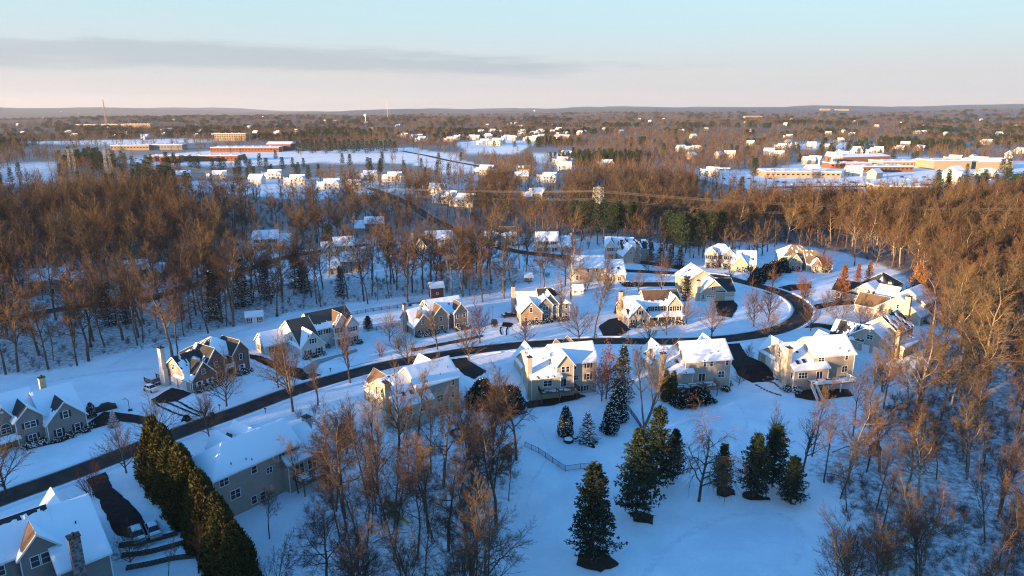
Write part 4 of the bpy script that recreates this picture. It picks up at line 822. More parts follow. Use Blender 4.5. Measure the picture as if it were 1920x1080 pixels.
mid_house('white house with snowy roof and cream chimney wing beside the small orange conifers', (800, 471), 10, 'white', 'shingle_brown', ('full', 'none'), 'cream')
mid_house('cream house with a bare brown main roof under the dark spruce', (932, 462), 6, 'cream', 'shingle_brown', ('low', 'full'), None, 1.0, True, None, 10)
mid_house('white house with a plain snowy roof by the reddish round tree', (1006, 473), 4, 'white', 'shingle_dark', ('full', 'full'), 'cream', 1.0, False, 'shutter', 11, None, False)
mid_house('white house with dark shutters in the clearing deep in the dark wood', (476, 470), 14, 'white', 'shingle_grey', ('full', 'full'), 'cream', 1.0, True, 'shutter', 12, None, False)
mid_house('low snowy roofed house alone under the wood with a long row of windows', (684, 436), 8, 'beige', 'shingle_grey', ('full', 'full'), None, 0.9, False, 'shutter', 12)
mid_house('yellow gabled house beside the round green pine', (628, 482), 18, 'yellow', 'shingle_grey', ('full', 'full'), None, 0.95, True, None, 10)
mid_house('pale grey house with stained snowy roof behind the two tall trunks', (838, 506), 2, 'beige', 'shingle_dark', ('most', 'patch'), None, 0.95, False, None, 12)
mid_house('house with a low snowy roof in the middle of the dark wood', (640, 512), 12, 'taupe', 'shingle_grey', ('full', 'full'), None, 0.9, False, None, 11)
mid_house('two storey house with a white roof behind the tall trunks at the wood edge', (52, 556), 24, 'beige', 'shingle_grey', ('full', 'full'), None, 1.0, True, None, 13, None, False)
mid_house('small yellow house deep among the trunks near the snowy spruce', (236, 530), 20, 'yellow', 'shingle_grey', ('full', 'full'), None, 0.9, True, None, 10, None, False)
# ------------------------------------------------------------------ sheds, fences, cars, small things
def shed(name, label, px, yaw, w, d, h, rise, wall, snow='full', door=True, cat='shed'):
    x, y, z = G(*px); H_ = House(name, label, None, yaw, (0, 0), 0, wall, 'shingle_dark', None, False, None, 1.0, (x, y)); H_.o['category'] = cat
    H_.block(0, w, 0, d, h, rise, 'x', snow=dict(S=snow, N=snow), zb=-0.6)
    H_.win(0, 'S', [w * 0.2, w * 0.82] if door else [w * 0.5], h * 0.35, 0.7, 0.8, sh='shutter' if door else None)
    if door:
        b = Buf(); b.box(w * 0.5 - 0.75, w * 0.5 - 0.02, -0.06, 0, 0, h * 0.85); b.box(w * 0.5 + 0.02, w * 0.5 + 0.75, -0.06, 0, 0, h * 0.85); b.obj('shed_door', MS['white_door'], H_.o)
    return H_
shed('garden_shed', 'small grey garden shed with snowy roof at the wood edge behind the white house', (462, 607), 20, 5.2, 3.4, 2.3, 1.2, 'taupe')
shed('playhouse', 'tall brown wooden playhouse with a snowy roof behind the tan house', (808, 560), 20, 5.0, 3.2, 4.2, 1.5, 'redwood', door=False, cat='playhouse')
shed('pavilion', 'small white porch roofed shed among the trees behind the stone gabled house', (1076, 553), 6, 3.6, 3.0, 2.5, 1.0, 'white')
shed('garden_shed', 'tiny shed with snowy roof deep among the trunks behind the stone gabled house', (984, 529), 8, 3.2, 2.8, 2.2, 1.2, 'taupe', door=False)
shed('garden_shed', 'small dark shed with one snowy roof slope in the sunlit brushwood', (1652, 858), 60, 3.0, 2.6, 2.3, 1.2, 'wood', door=False)

def car_parts():
    out = {}
    prof = [(-2.25, 0.35), (-2.3, 0.62), (-2.15, 0.92), (-0.95, 1.0), (1.55, 1.02), (2.2, 0.95), (2.28, 0.6), (2.2, 0.32)]
    cab = [(-1.15, 0.98), (-0.45, 1.48), (0.95, 1.50), (1.75, 1.0)]
    def ext(p, w, w2=None, n=None):
        b = Buf(); k = len(p); w2 = w2 or [w] * k
        b.add([(x, -w2[i], z) for i, (x, z) in enumerate(p)] + [(x, w2[i], z) for i, (x, z) in enumerate(p)], [tuple(range(k)), tuple(range(2 * k - 1, k - 1, -1))] + [(i, i + k, (i + 1) % k + k, (i + 1) % k) for i in range(k)])
        return b
    out['body'] = ext(prof, 0.9, [0.80, 0.86, 0.88, 0.90, 0.90, 0.88, 0.85, 0.80])
    out['windows'] = ext(cab, 0.8, [0.82, 0.66, 0.66, 0.82])
    r = Buf(); r.add([(-0.50, -0.64, 1.495), (0.98, -0.64, 1.51), (0.98, 0.64, 1.51), (-0.50, 0.64, 1.495), (-0.46, -0.6, 1.55), (0.94, -0.6, 1.56), (0.94, 0.6, 1.56), (-0.46, 0.6, 1.55)],
          [(3, 2, 1, 0), (4, 5, 6, 7), (0, 1, 5, 4), (1, 2, 6, 5), (2, 3, 7, 6), (3, 0, 4, 7)])
    for sx in (-1, 1):
        r.bar((-1.1, sx * 0.82, 1.0), (-0.48, sx * 0.65, 1.5), 0.07); r.bar((0.25, sx * 0.82, 1.0), (0.25, sx * 0.66, 1.5), 0.07); r.bar((1.7, sx * 0.82, 1.02), (0.95, sx * 0.66, 1.51), 0.08)
    out['roof'] = r
    w = Buf(); w.tube([(0, -0.11, 0), (0, 0.11, 0)], [0.33, 0.33], 14, cap=True); w.tube([(0, -0.125, 0), (0, 0.125, 0)], [0.19, 0.19], 10, 1, cap=True); out['wheel'] = w
    sn = Buf()
    for (x0, x1, z, hw) in ((-0.52, 1.0, 1.56, 0.62), (-2.1, -1.2, 0.98, 0.74), (1.72, 2.16, 1.0, 0.74)):
        g = 5; pts = [[(x0 + (x1 - x0) * i / g, -hw + 2 * hw * j / g, z + (0.13 if 0 < i < g and 0 < j < g else 0.0) * (0.7 + 0.6 * random.random())) for j in range(g + 1)] for i in range(g + 1)]
        sn.add([p for r_ in pts for p in r_], [(i * (g + 1) + j, (i + 1) * (g + 1) + j, (i + 1) * (g + 1) + j + 1, i * (g + 1) + j + 1) for i in range(g) for j in range(g)])
    out['snow'] = sn
    l = Buf(); l.box(-2.3, -2.22, -0.12, 0.12, 0.62, 0.76); out['light'] = l
    return out
CP = car_parts(); CM = {}
MS['tyre'] = mat('tyre_rubber', (0.015, 0.015, 0.016), 0.9); MS['headlight'] = mat('headlight_glass', (0.6, 0.6, 0.58), 0.15)
def car(label, px, heading, col, snow=True, sc=1.0, group=None):
    x, y, z = G(*px); k = tuple(col)
    if k not in CM: CM[k] = mat('car_paint', col, 0.28, spec=0.5)
    o = tag(empty('parked_car', (x, y, z + 0.1), R(heading), sc), label, 'car', group)
    for nm in ('body', 'roof'): CP[nm].obj(nm, CM[k], o)
    CP['windows'].obj('windscreen_and_windows', MS['glass'], o)
    if 'wheel' not in MESHC: MESHC['wheel'] = CP['wheel'].mesh('wheel', [MS['tyre'], MS['steel']]); MESHC['hl'] = CP['light'].mesh('headlight', MS['headlight'])
    for sx in (-1.42, 1.36):
        for sy in (-0.82, 0.82): link('wheel', MESHC['wheel'], o, (sx, sy, 0.33))
    for sy in (-0.62, 0.62): link('headlight', MESHC['hl'], o, (0, sy, 0))
    if snow: CP['snow'].obj('snow_cover', MS['roofsnow'], o)
car('white car with snow on its roof parked beside the brick house', (283, 733), 150, (0.62, 0.62, 0.62))
car('dark suv parked on the drive between the tan house and the stone gabled house', (927, 610), 95, (0.02, 0.02, 0.024), False, 1.1)
car('black car parked close against the white side wall of the stone gabled house', (953, 594), 20, (0.015, 0.015, 0.02), True)
car('small snow covered car in the corner driveway, the nearer to the hedge', (288, 1000), 128, (0.30, 0.31, 0.33), True, 1.1)
car('snow covered van bodied car in the corner driveway, beside the other snowed in car', (258, 1008), 128, (0.14, 0.15, 0.17), True, 1.15)
car('dark car on the drive beside the house in the cul de sac', (1175, 535), 5, (0.02, 0.02, 0.025), True)
# car under a dark cover
x, y, z = G(197, 768)
o = tag(empty('covered_car', (x, y, z), R(40)), 'car under a dark fitted cover next to the grey house drive', 'car')
b = Buf(); n = 14; rings = [(-2.5, 0.05), (-2.35, 0.9), (-1.2, 1.05), (-0.5, 1.6), (0.9, 1.62), (1.7, 1.12), (2.3, 0.95), (2.45, 0.05)]
vs = []; fs = []
for i, (xx, zz) in enumerate(rings):
    for j in range(n + 1):
        a = math.pi * j / n; vs.append((xx, -1.0 * math.cos(a) * (1 if zz > 0.2 else 1.05), max(0.02, zz * (math.sin(a) ** 0.45) + 0.05 * random.random() - 0.02)))
for i in range(len(rings) - 1):
    for j in range(n): fs.append((i * (n + 1) + j, (i + 1) * (n + 1) + j, (i + 1) * (n + 1) + j + 1, i * (n + 1) + j + 1))
b.add(vs, fs); MS['tarp'] = mat('dark_tarpaulin', (0.035, 0.037, 0.034), 0.6, bump=0.4, bscale=6); b.obj('cover', MS['tarp'], o, smooth=True)
b = Buf(); b.bar((-2.3, -1.02, 0.35), (2.3, -1.02, 0.35), 0.05); b.bar((-2.3, 1.02, 0.35), (2.3, 1.02, 0.35), 0.05); b.obj('strap', MS['dark'], o)

def fence(label, px, kind, panel=2.4):
    pts = [G(*p) for p in px]; x0, y0, z0 = pts[0]; o = tag(empty('rail_fence' if kind == 'rail' else 'picket_fence', (x0, y0, z0)), label, 'fence')
    for (ax, ay, az_), (bx, by, bz) in zip(pts[:-1], pts[1:]):
        L = math.hypot(bx - ax, by - ay); n = max(1, round(L / panel))
        for i in range(n + 1):
            t = i / n; px_, py_ = ax + (bx - ax) * t - x0, ay + (by - ay) * t - y0; pz = Tz(px_ + x0, py_ + y0) - z0
            b = Buf(); w_ = 0.08 if kind == 'rail' else 0.045; b.box(px_ - w_, px_ + w_, py_ - w_, py_ + w_, pz - 0.3, pz + 1.35); b.obj('post', MS['wood' if kind == 'rail' else 'dark'], o)
            if i == n: break
            t2 = (i + 1) / n; qx, qy = ax + (bx - ax) * t2 - x0, ay + (by - ay) * t2 - y0; qz = Tz(qx + x0, qy + y0) - z0
            if kind == 'rail':
                for h_ in (0.35, 0.75, 1.15): b = Buf(); b.bar((px_, py_, pz + h_), (qx, qy, qz + h_), 0.07, 0.13); b.obj('rail', MS['wood'], o)
            else:
                b = Buf()
                for h_ in (0.15, 1.25): b.bar((px_, py_, pz + h_), (qx, qy, qz + h_), 0.04, 0.05)
                k = int(math.hypot(qx - px_, qy - py_) / 0.14)
                for j in range(1, k): u = j / k; X_, Y_, Z_ = px_ + (qx - px_) * u, py_ + (qy - py_) * u, pz + (qz - pz) * u; b.box(X_ - 0.014, X_ + 0.014, Y_ - 0.014, Y_ + 0.014, Z_ + 0.1, Z_ + 1.3)
                b.obj('picket_panel', MS['dark'], o)
fence('three rail wooden fence across the snow behind the white house with the dark roof', [(656, 592), (700, 584), (745, 578), (800, 571)], 'rail', 3.0)
fence('short run of wooden rail fence beside the tan house chimney', [(690, 622), (722, 617), (748, 612)], 'rail', 2.6)
fence('black picket fence running down the snowy lawn to the big pines', [(984, 838), (1010, 850), (1036, 868), (1060, 884), (1088, 880), (1112, 878)], 'picket')
fence('black picket fence between the snowy garden and the leaning tree', [(1172, 762), (1184, 778), (1194, 792), (1206, 812)], 'picket')
fence('wooden rail fence through the brushwood behind the white decked house', [(1660, 770), (1720, 758), (1780, 752), (1860, 762)], 'rail', 3.0)

def trampoline(label, px, r):
    x, y, z = G(*px); o = tag(empty('trampoline', (x, y, z)), label, 'trampoline'); A = [i * 2 * math.pi / 16 for i in range(17)]
    b = Buf(); b.tube([(r * math.cos(a), r * math.sin(a), 0.85) for a in A], [0.13] * 17, 6); b.obj('frame', MS['dark'], o)
    b = Buf(); b.add([(0, 0, 0.8)] + [(r * math.cos(a), r * math.sin(a), 0.86) for a in A], [(0, i, i + 1) for i in range(1, 17)]); b.obj('mat', MS['tarp'], o)
    b = Buf(); b.add([(0, 0, 0.95)] + [(r * 0.6 * math.cos(a), r * 0.6 * math.sin(a), 0.87) for a in A], [(0, i, i + 1) for i in range(1, 17)]); b.obj('snow_cover', MS['roofsnow'], o)
    for i in range(6):
        a = i * math.pi / 3; b = Buf(); b.tube([(r * math.cos(a), r * math.sin(a), 0), (r * math.cos(a), r * math.sin(a), 2.6)], [0.05, 0.05], 6); b.obj('pole', MS['dark'], o)
    b = Buf(); b.tube([(r * math.cos(a), r * math.sin(a), 2.6) for a in A], [0.03] * 17, 4)
    for k in range(48):
        a = k * 2 * math.pi / 48; b.bar((r * math.cos(a), r * math.sin(a), 0.9), (r * math.cos(a + 0.2), r * math.sin(a + 0.2), 2.6), 0.016); b.bar((r * math.cos(a), r * math.sin(a), 0.9), (r * math.cos(a - 0.2), r * math.sin(a - 0.2), 2.6), 0.016)
    b.obj('safety_net', MS['dark'], o)
trampoline('round trampoline with a safety net on the snow behind the rail fence', (780, 576), 2.6)
trampoline('dark round trampoline half buried in snow behind the sunlit gabled house', (862, 818), 2.2)

x, y, z = G(243, 770); o = tag(empty('basketball_hoop', (x, y, z), R(30)), 'basketball hoop on a leaning dark pole beside the grey house drive', 'basketball hoop')
b = Buf(); b.tube([(0, 0, 0), (0, 0, 2.6), (-0.5, 0, 3.3)], [0.07, 0.07, 0.06], 6); b.obj('pole', MS['dark'], o)
b = Buf(); b.box(-0.62, -0.56, -0.9, 0.9, 2.8, 3.9); o2 = b.obj('backboard', MS['white_trim'], o)
b = Buf(); b.box(-0.66, -0.62, -0.3, 0.3, 2.95, 3.4); b.obj('target_square', MS['dark'], o)
b = Buf(); b.tube([(-0.9 + 0.23 * math.cos(a), 0.23 * math.sin(a), 3.0) for a in np.linspace(0, 6.283, 13)], [0.02] * 13, 5); b.obj('rim', MS['shutter_red'], o)
b = Buf(); b.box(-0.3, 0.6, -0.4, 0.4, 0, 0.25); b.obj('base', MS['dark'], o)

x, y, z = G(398, 783); o = tag(empty('wheeled_bin', (x, y, z), R(50)), 'dark wheeled bin at the kerb below the brick house lawn', 'bin')
b = Buf(); b.add([(-0.32, -0.3, 0.08), (0.32, -0.3, 0.08), (0.32, 0.3, 0.08), (-0.32, 0.3, 0.08), (-0.4, -0.38, 1.1), (0.4, -0.38, 1.1), (0.4, 0.38, 1.1), (-0.4, 0.38, 1.1)], [(3, 2, 1, 0), (0, 1, 5, 4), (1, 2, 6, 5), (2, 3, 7, 6), (3, 0, 4, 7)]); MS['bin'] = mat('bin_plastic', (0.03, 0.045, 0.08), 0.5); b.obj('body', MS['bin'], o)
b = Buf(); b.box(-0.43, 0.43, -0.42, 0.42, 1.1, 1.17); b.obj('lid', MS['bin'], o)
b = Buf(); b.tube([(-0.35, 0.36, 0.1), (0.35, 0.36, 0.1)], [0.12, 0.12], 8, cap=True); b.obj('wheel', MS['tyre'], o)
def mailbox(label, px, rz):
    x, y, z = G(*px); o = tag(empty('mailbox', (x, y, z), R(rz)), label, 'mailbox'); b = Buf(); b.box(-0.06, 0.06, -0.06, 0.06, 0, 1.05); b.obj('post', MS['wood'], o)
    b = Buf(); A = [i * math.pi / 6 for i in range(7)]; pr = [(-0.14, 1.05), (0.14, 1.05)] + [(0.14 * math.cos(a), 1.2 + 0.14 * math.sin(a)) for a in A]
    k = len(pr); b.add([(u, -0.28, v) for u, v in pr] + [(u, 0.28, v) for u, v in pr], [tuple(range(k)), tuple(range(2 * k - 1, k - 1, -1))] + [(i, (i + 1) % k, (i + 1) % k + k, i + k) for i in range(k)]); b.obj('box', MS['dark'], o)
    b = Buf(); b.box(0.14, 0.16, -0.2, -0.16, 1.1, 1.4); b.obj('flag', MS['shutter_red'], o)
mailbox('mailbox on a post by the white house driveway mouth', (620, 699), 50); mailbox('mailbox on a post by the brick house driveway mouth', (412, 768), 50)
mailbox('mailbox on a post at the kerb in front of the snowy hipped roof', (498, 775), 50); mailbox('mailbox on a post by the brown roofed cream house drive', (1118, 634), 10); mailbox('mailbox on a post beside the bend below the tan roofed house', (1498, 566), 70)

x, y, z = G(924, 612); o = tag(empty('flag_pole', (x, y, z)), 'tall thin mast with cross arms beside the tan house lawn', 'mast')
b = Buf(); b.tube([(0, 0, 0), (0, 0, 7.2)], [0.07, 0.04], 6); b.obj('pole', MS['dark'], o)
for h_ in (4.2, 6.4): b = Buf(); b.bar((-0.8, 0, h_), (0.8, 0, h_), 0.05); b.obj('cross_arm', MS['dark'], o)

def playset(label, px, rz, roofm):
    x, y, z = G(*px); o = tag(empty('playset', (x, y, z), R(rz)), label, 'playset')
    for sx in (-1, 1):
        for sy in (-1, 1): b = Buf(); b.box(sx * 1.0 - 0.06, sx * 1.0 + 0.06, sy * 0.9 - 0.06, sy * 0.9 + 0.06, -0.2, 3.0); b.obj('post', MS['wood'], o)
    b = Buf(); b.box(-1.05, 1.05, -0.95, 0.95, 1.35, 1.45); b.obj('platform', MS['wood'], o)
    b = Buf(); b.add([(-1.3, -1.2, 2.7), (1.3, -1.2, 2.7), (1.3, 1.2, 2.7), (-1.3, 1.2, 2.7), (-1.3, 0, 3.8), (1.3, 0, 3.8)], [(0, 1, 5, 4), (2, 3, 4, 5), (0, 4, 3), (1, 2, 5)]); b.obj('roof', MS[roofm], o)
    b = Buf(); b.bar((1.0, 0, 2.4), (4.6, 0, 2.4), 0.12); b.bar((4.6, 0, 2.4), (4.9, -1.2, -0.1), 0.1); b.bar((4.6, 0, 2.4), (4.9, 1.2, -0.1), 0.1); b.obj('swing_beam', MS['wood'], o)
    for k in (2.0, 3.4): b = Buf(); b.bar((k - 0.25, 0, 2.35), (k - 0.25, 0, 0.5), 0.02); b.bar((k + 0.25, 0, 2.35), (k + 0.25, 0, 0.5), 0.02); b.box(k - 0.3, k + 0.3, -0.1, 0.1, 0.45, 0.5); b.obj('swing', MS['dark'], o)
    b = Buf(); b.add([(-1.0, -0.3, 1.45), (-1.0, 0.3, 1.45), (-3.4, 0.3, 0.1), (-3.4, -0.3, 0.1), (-1.0, -0.3, 1.38), (-1.0, 0.3, 1.38), (-3.4, 0.3, 0.03), (-3.4, -0.3, 0.03)], [(0, 1, 2, 3), (7, 6, 5, 4), (0, 3, 7, 4), (1, 5, 6, 2)]); b.obj('slide', MS['slide'], o)
MS['retain'] = brick_mat('retaining_wall_stone', (0.14, 0.12, 0.105), (0.08, 0.07, 0.065), (0.05, 0.045, 0.04), 2.5)
MS['slide'] = mat('yellow_plastic', (0.55, 0.30, 0.03), 0.5)
playset('wooden playset with swing beam in the trees by the picket fence', (948, 868), 70, 'redwood'); playset('dark wooden playset with swings deep in the bare trees below the houses', (735, 975), 160, 'wood')

# landscape stones by the white decked house, round boulders with snow under the spruce
def stone_mesh(r, seed):
    b = bmesh.new(); bmesh.ops.create_icosphere(b, subdivisions=1, radius=r); rs = random.Random(seed)
    for v in b.verts: v.co *= rs.uniform(0.75, 1.2); v.co.z *= 0.6
    me = bpy.data.meshes.new('stone'); b.to_mesh(me); b.free(); return me
MS['rock'] = mat('grey_rock', (0.13, 0.115, 0.105), 0.9, var=0.3, vscale=3)
SM = [stone_mesh(0.42, k) for k in range(4)]
for m_ in SM: m_.materials.append(MS['rock'])
k = 0
for line in ([(1418, 722), (1428, 728), (1438, 733), (1448, 737), (1458, 740), (1468, 742)], [(1432, 704), (1444, 710), (1450, 716), (1456, 722), (1462, 728), (1470, 734)], [(1440, 700), (1452, 702), (1462, 708)]):
    for p, q in zip(line[:-1], line[1:]):
        for t in (0, 0.5):
            x, y, z = G(p[0] + (q[0] - p[0]) * t, p[1] + (q[1] - p[1]) * t); o = link('landscape_stone', SM[k % 4], None, (x, y, z + 0.05), (0, 0, k * 1.3)); k += 1
            tag(o, 'dark stone edging the stepped snowy bed beside the white decked house', 'stone', 'stones edging the stepped bed')
def boulder(label, px, r, seed):
    x, y, z = G(*px); o = tag(empty('snowy_bush', (x, y, z)), label, 'bush')
    me = stone_mesh(r, seed); me.materials.append(MS['needle_dark']); link('foliage', me, o, (0, 0, r * 0.35))
    b = bmesh.new(); bmesh.ops.create_icosphere(b, subdivisions=2, radius=r * 1.04)
    for v in list(b.verts):
        if v.co.z < r * 0.25: b.verts.remove(v)
    for v in b.verts: v.co.z *= 0.72
    ms = bpy.data.meshes.new('snow_cap'); b.to_mesh(ms); b.free(); ms.materials.append(MS['roofsnow']); link('snow_cap', ms, o, (0, 0, r * 0.33))
boulder('snow capped round clipped bush in front of the snow laden spruce', (1066, 829), 1.1, 5); boulder('small snow capped clipped bush touching the dark arborvitae', (1056, 818), 0.8, 8); boulder('snow capped clipped bush behind the snow laden spruce', (1080, 822), 0.9, 9)

# stone terrace walls below the corner driveway
for i, line in enumerate(([(226, 1024), (262, 1020), (300, 1012), (330, 1004)], [(232, 1044), (270, 1040), (312, 1030), (346, 1020)], [(240, 1068), (282, 1060), (326, 1050), (362, 1046)])):
    pts_ = smooth_line([G(*p)[:2] for p in line], 6); x0, y0 = pts_[0]
    o = tag(empty('terrace_wall', (x0, y0, Tz(x0, y0))), ['low curved stone terrace wall nearest the parked snowy cars', 'middle curved stone terrace wall below the snowy cars', 'lowest curved stone terrace wall at the bottom edge'][i], 'wall')
    run = 0
    for (ax, ay), (bx, by) in zip(pts_[:-1], pts_[1:]):
        L = math.hypot(bx - ax, by - ay); n = max(1, round(L / 0.8)); az_ = math.atan2(by - ay, bx - ax)
        for j in range(n):
            for row in range(2):
                t = (j + (0.5 if row else 0.0) + 0.25) / n; X_, Y_ = ax + (bx - ax) * t, ay + (by - ay) * t
                key = ('ts', row, j % 3)
                if key not in MESHC:
                    b = Buf(); h_ = 0.38 + 0.04 * (j % 3); b.box(-0.38, 0.38, -0.22, 0.22, 0, h_); MESHC[key] = b.mesh('stone', MS['retain'])
                link('stone', MESHC[key], o, (X_ - x0, Y_ - y0, Tz(X_, Y_) - Tz(x0, y0) + row * 0.42 - 0.05 + random.uniform(-.02, .02)), (0, 0, az_ + random.uniform(-.06, .06)))
    up = offset(pts_, 0.9); b = Buf(); vs = []
    for (x, y) in pts_: vs.append((x - x0, y - y0, Tz(x, y) - Tz(x0, y0) + 0.86))
    for (x, y) in up: vs.append((x - x0, y - y0, Tz(x, y) - Tz(x0, y0) + 0.70))
    k = len(pts_); b.add(vs, [(j, j + 1, k + j + 1, k + j) for j in range(k - 1)]); b.obj('snow_cover', MS['roofsnow'], o)

# ------------------------------------------------------------------ pylons, cables, masts
MS['pylon'] = mat('weathered_galvanised_steel', (0.36, 0.32, 0.26), 0.7)
def lattice(b, H_, w0, w1, n=7, t=0.10):
    def c(z): w = w0 + (w1 - w0) * z / H_; return [(-w, -w, z), (w, -w, z), (w, w, z), (-w, w, z)]
    zs = [H_ * (1 - (1 - i / n) ** 1.25) for i in range(n + 1)]
    for a, e in zip(zs[:-1], zs[1:]):
        p, q = c(a), c(e)
        for i in range(4):
            j = (i + 1) % 4; b.bar(p[i], q[i], t * 1.5); b.bar(p[i], q[j], t); b.bar(p[j], q[i], t); b.bar(q[i], q[j], t)
def pylon(label, xy, H_, rz):
    x, y = xy; z = Tz(x, y); o = tag(empty('power_pylon', (x, y, z), rz), label, 'pylon', 'lattice pylons of the power line')
    b = Buf(); lattice(b, H_, 3.0, 2.2); b.obj('tower', MS['pylon'], o)
    for k, (h_, L) in enumerate(((H_ * 0.98, 4.6), (H_ * 0.78, 4.6))):
        b = Buf()
        for sy in (-1, 1):
            b.bar((0, sy * L, h_), (0, 0, h_ + 1.6), 0.2); b.bar((0, sy * L, h_), (0, 0, h_ - 0.2), 0.24)
            for i in range(4): t = i / 4; b.bar((0, sy * L * t, h_ - 0.2 * (1 - t)), (0, sy * L * (t + 0.12), h_ + 1.6 * (1 - t - 0.12)), 0.12)
        b.obj('cross_arm', MS['pylon'], o)
        for sy in (-1, -0.45, 0.45, 1): b = Buf(); b.tube([(0, sy * L, h_ - 0.1), (0, sy * L, h_ - 1.5)], [0.14, 0.14], 6); b.obj('insulator', MS['dark'], o)
    return o
pa = flat(1120, 428)[:2]; pb = flat(205, 326); pc = flat(1990, 470); pd = flat(172, 322)
dirn = math.atan2(pb[1] - pa[1], pb[0] - pa[0])
pylon('tall steel lattice pylon rising from the green pines', pa, 24, dirn); pylon('distant steel lattice pylon near the snow patch by the wood', pb, 27, dirn)
pylon('smaller looking distant lattice pylon just behind the first far one', (pb[0] - 55, pb[1] + 25), 25, dirn)
MS['cable'] = mat('cable_aluminium', (0.20, 0.18, 0.16), 0.6)
def cable(A, Bq, sag, r, label):
    n = 24; pts = []
    for i in range(n + 1): t = i / n; p = [A[j] + (Bq[j] - A[j]) * t for j in range(3)]; p[2] -= sag * 4 * t * (1 - t); pts.append(p)
    b = Buf(); b.tube(pts, [r] * (n + 1), 4); o = b.obj('power_cable', MS['cable']); tag(o, label, 'cable', 'cables of the power line')
za, zb_, zc = Tz(*pa), Tz(*pb), Tz(*pc)
nx_, ny_ = -math.sin(dirn), math.cos(dirn)
for h_, hb, nm in ((23.4, 26.4, 'upper'), (18.6, 21, 'lower')):
    for o_ in (-4.6, -2.0, 2.0, 4.6):
        for (q, zq, hq, sag, far_) in ((pb, zb_, hb, 13, 'far pylon at the snow patch'), (pc, zc, 22 if nm == 'upper' else 17, 3, 'edge of the tall wood')):
            cable((pa[0] + nx_ * o_, pa[1] + ny_ * o_, za + h_ - 1.5), (q[0] + nx_ * o_, q[1] + ny_ * o_, zq + hq - 1.5), sag, 0.035, '%s thin cable sagging from the pines pylon towards the %s' % (nm, far_))
x, y = flat(199, 230); r_ = math.hypot(x, y); k = 3800 / r_; x *= k; y *= k
o = tag(empty('radio_mast', (x, y, Tz(x, y))), 'tall red and white radio mast standing up against the sky', 'mast'); b = Buf(); lattice(b, 118, 3.6, 0.8, 11, 0.36); b.obj('tower', mat('mast_paint', (0.24, 0.17, 0.16), 0.6), o); b = Buf(); b.tube([(0, 0, 118), (0, 0, 132)], [0.5, 0.3], 6); b.obj('aerial', MS['steel'], o)
x, y = flat(727, 230); r_ = math.hypot(x, y); k = 5200 / r_; x *= k; y *= k
o = tag(empty('radio_mast', (x, y, Tz(x, y))), 'very thin distant mast on the horizon above the far woods', 'mast'); b = Buf(); b.tube([(0, 0, 0), (0, 0, 118)], [1.2, 0.8], 6); b.obj('tower', MS['steel'], o); b = Buf(); b.bar((-30, 0, 0), (0, 0, 100), 0.4); b.bar((30, 0, 0), (0, 0, 100), 0.4); b.obj('guy_cable', MS['steel'], o)
x, y = flat(686, 232); r_ = math.hypot(x, y); k = 3600 / r_; x *= k; y *= k
o = tag(empty('water_tower', (x, y, Tz(x, y))), 'small white water tower above the far woods', 'water tower')
b = Buf(); b.tube([(0, 0, 28), (0, 0, 31), (0, 0, 36), (0, 0, 40), (0, 0, 42)], [2.5, 7, 8.5, 6, 0.4], 14); b.obj('tank', MS['white_trim'], o, smooth=True); b = Buf(); b.tube([(0, 0, -2), (0, 0, 6), (0, 0, 28)], [3.6, 2.0, 2.0], 10); b.obj('stem', MS['white_trim'], o)

# ------------------------------------------------------------------ distant houses and halls
MS['hall_brick'] = mat('orange_brick', (0.21, 0.088, 0.050), 0.85, var=0.15, vscale=1); MS['hall_tan'] = mat('tan_masonry', (0.31, 0.24, 0.17), 0.85, var=0.1, vscale=1)
def far_house(label, px, yaw, wall, roof='shingle_grey', sc=1.0, group=None, snow='full', two=True):
    x, y, z = G(*px); H_ = House('house', label, None, yaw, (0, 0), 0, wall, roof, None, True, group, sc, (x, y))
    H_.block(-6.5, 6.5, 0, 9, 5.6, 3.6, 'x', snow=dict(S=snow, N='full'))
    if two: H_.block(1.0, 6.6, -2.2, 5, 5.2, 3.0, 'y', snow=dict(W=snow, E='full')); H_.block(-12, -6.2, 0.8, 8.6, 3.1, 3.4, 'x', snow=dict(S=snow, N='full'))
    H_.win(0, 'S', [-5, -1.6], 3.6, 1.2, 1.5); H_.win(0, 'S', [-5, -1.6], 0.6, 1.2, 1.6)
    if two: H_.win(1, 'S', [2.6, 5], 3.3, 1.1, 1.5); H_.win(1, 'S', [3.8], 0.6, 1.8, 1.7); H_.chimney(-12.4, 4.6, 7.6, wall, 1.1, 1.1)
    return H_
GRP = 'houses of the sunlit row beyond the wood'
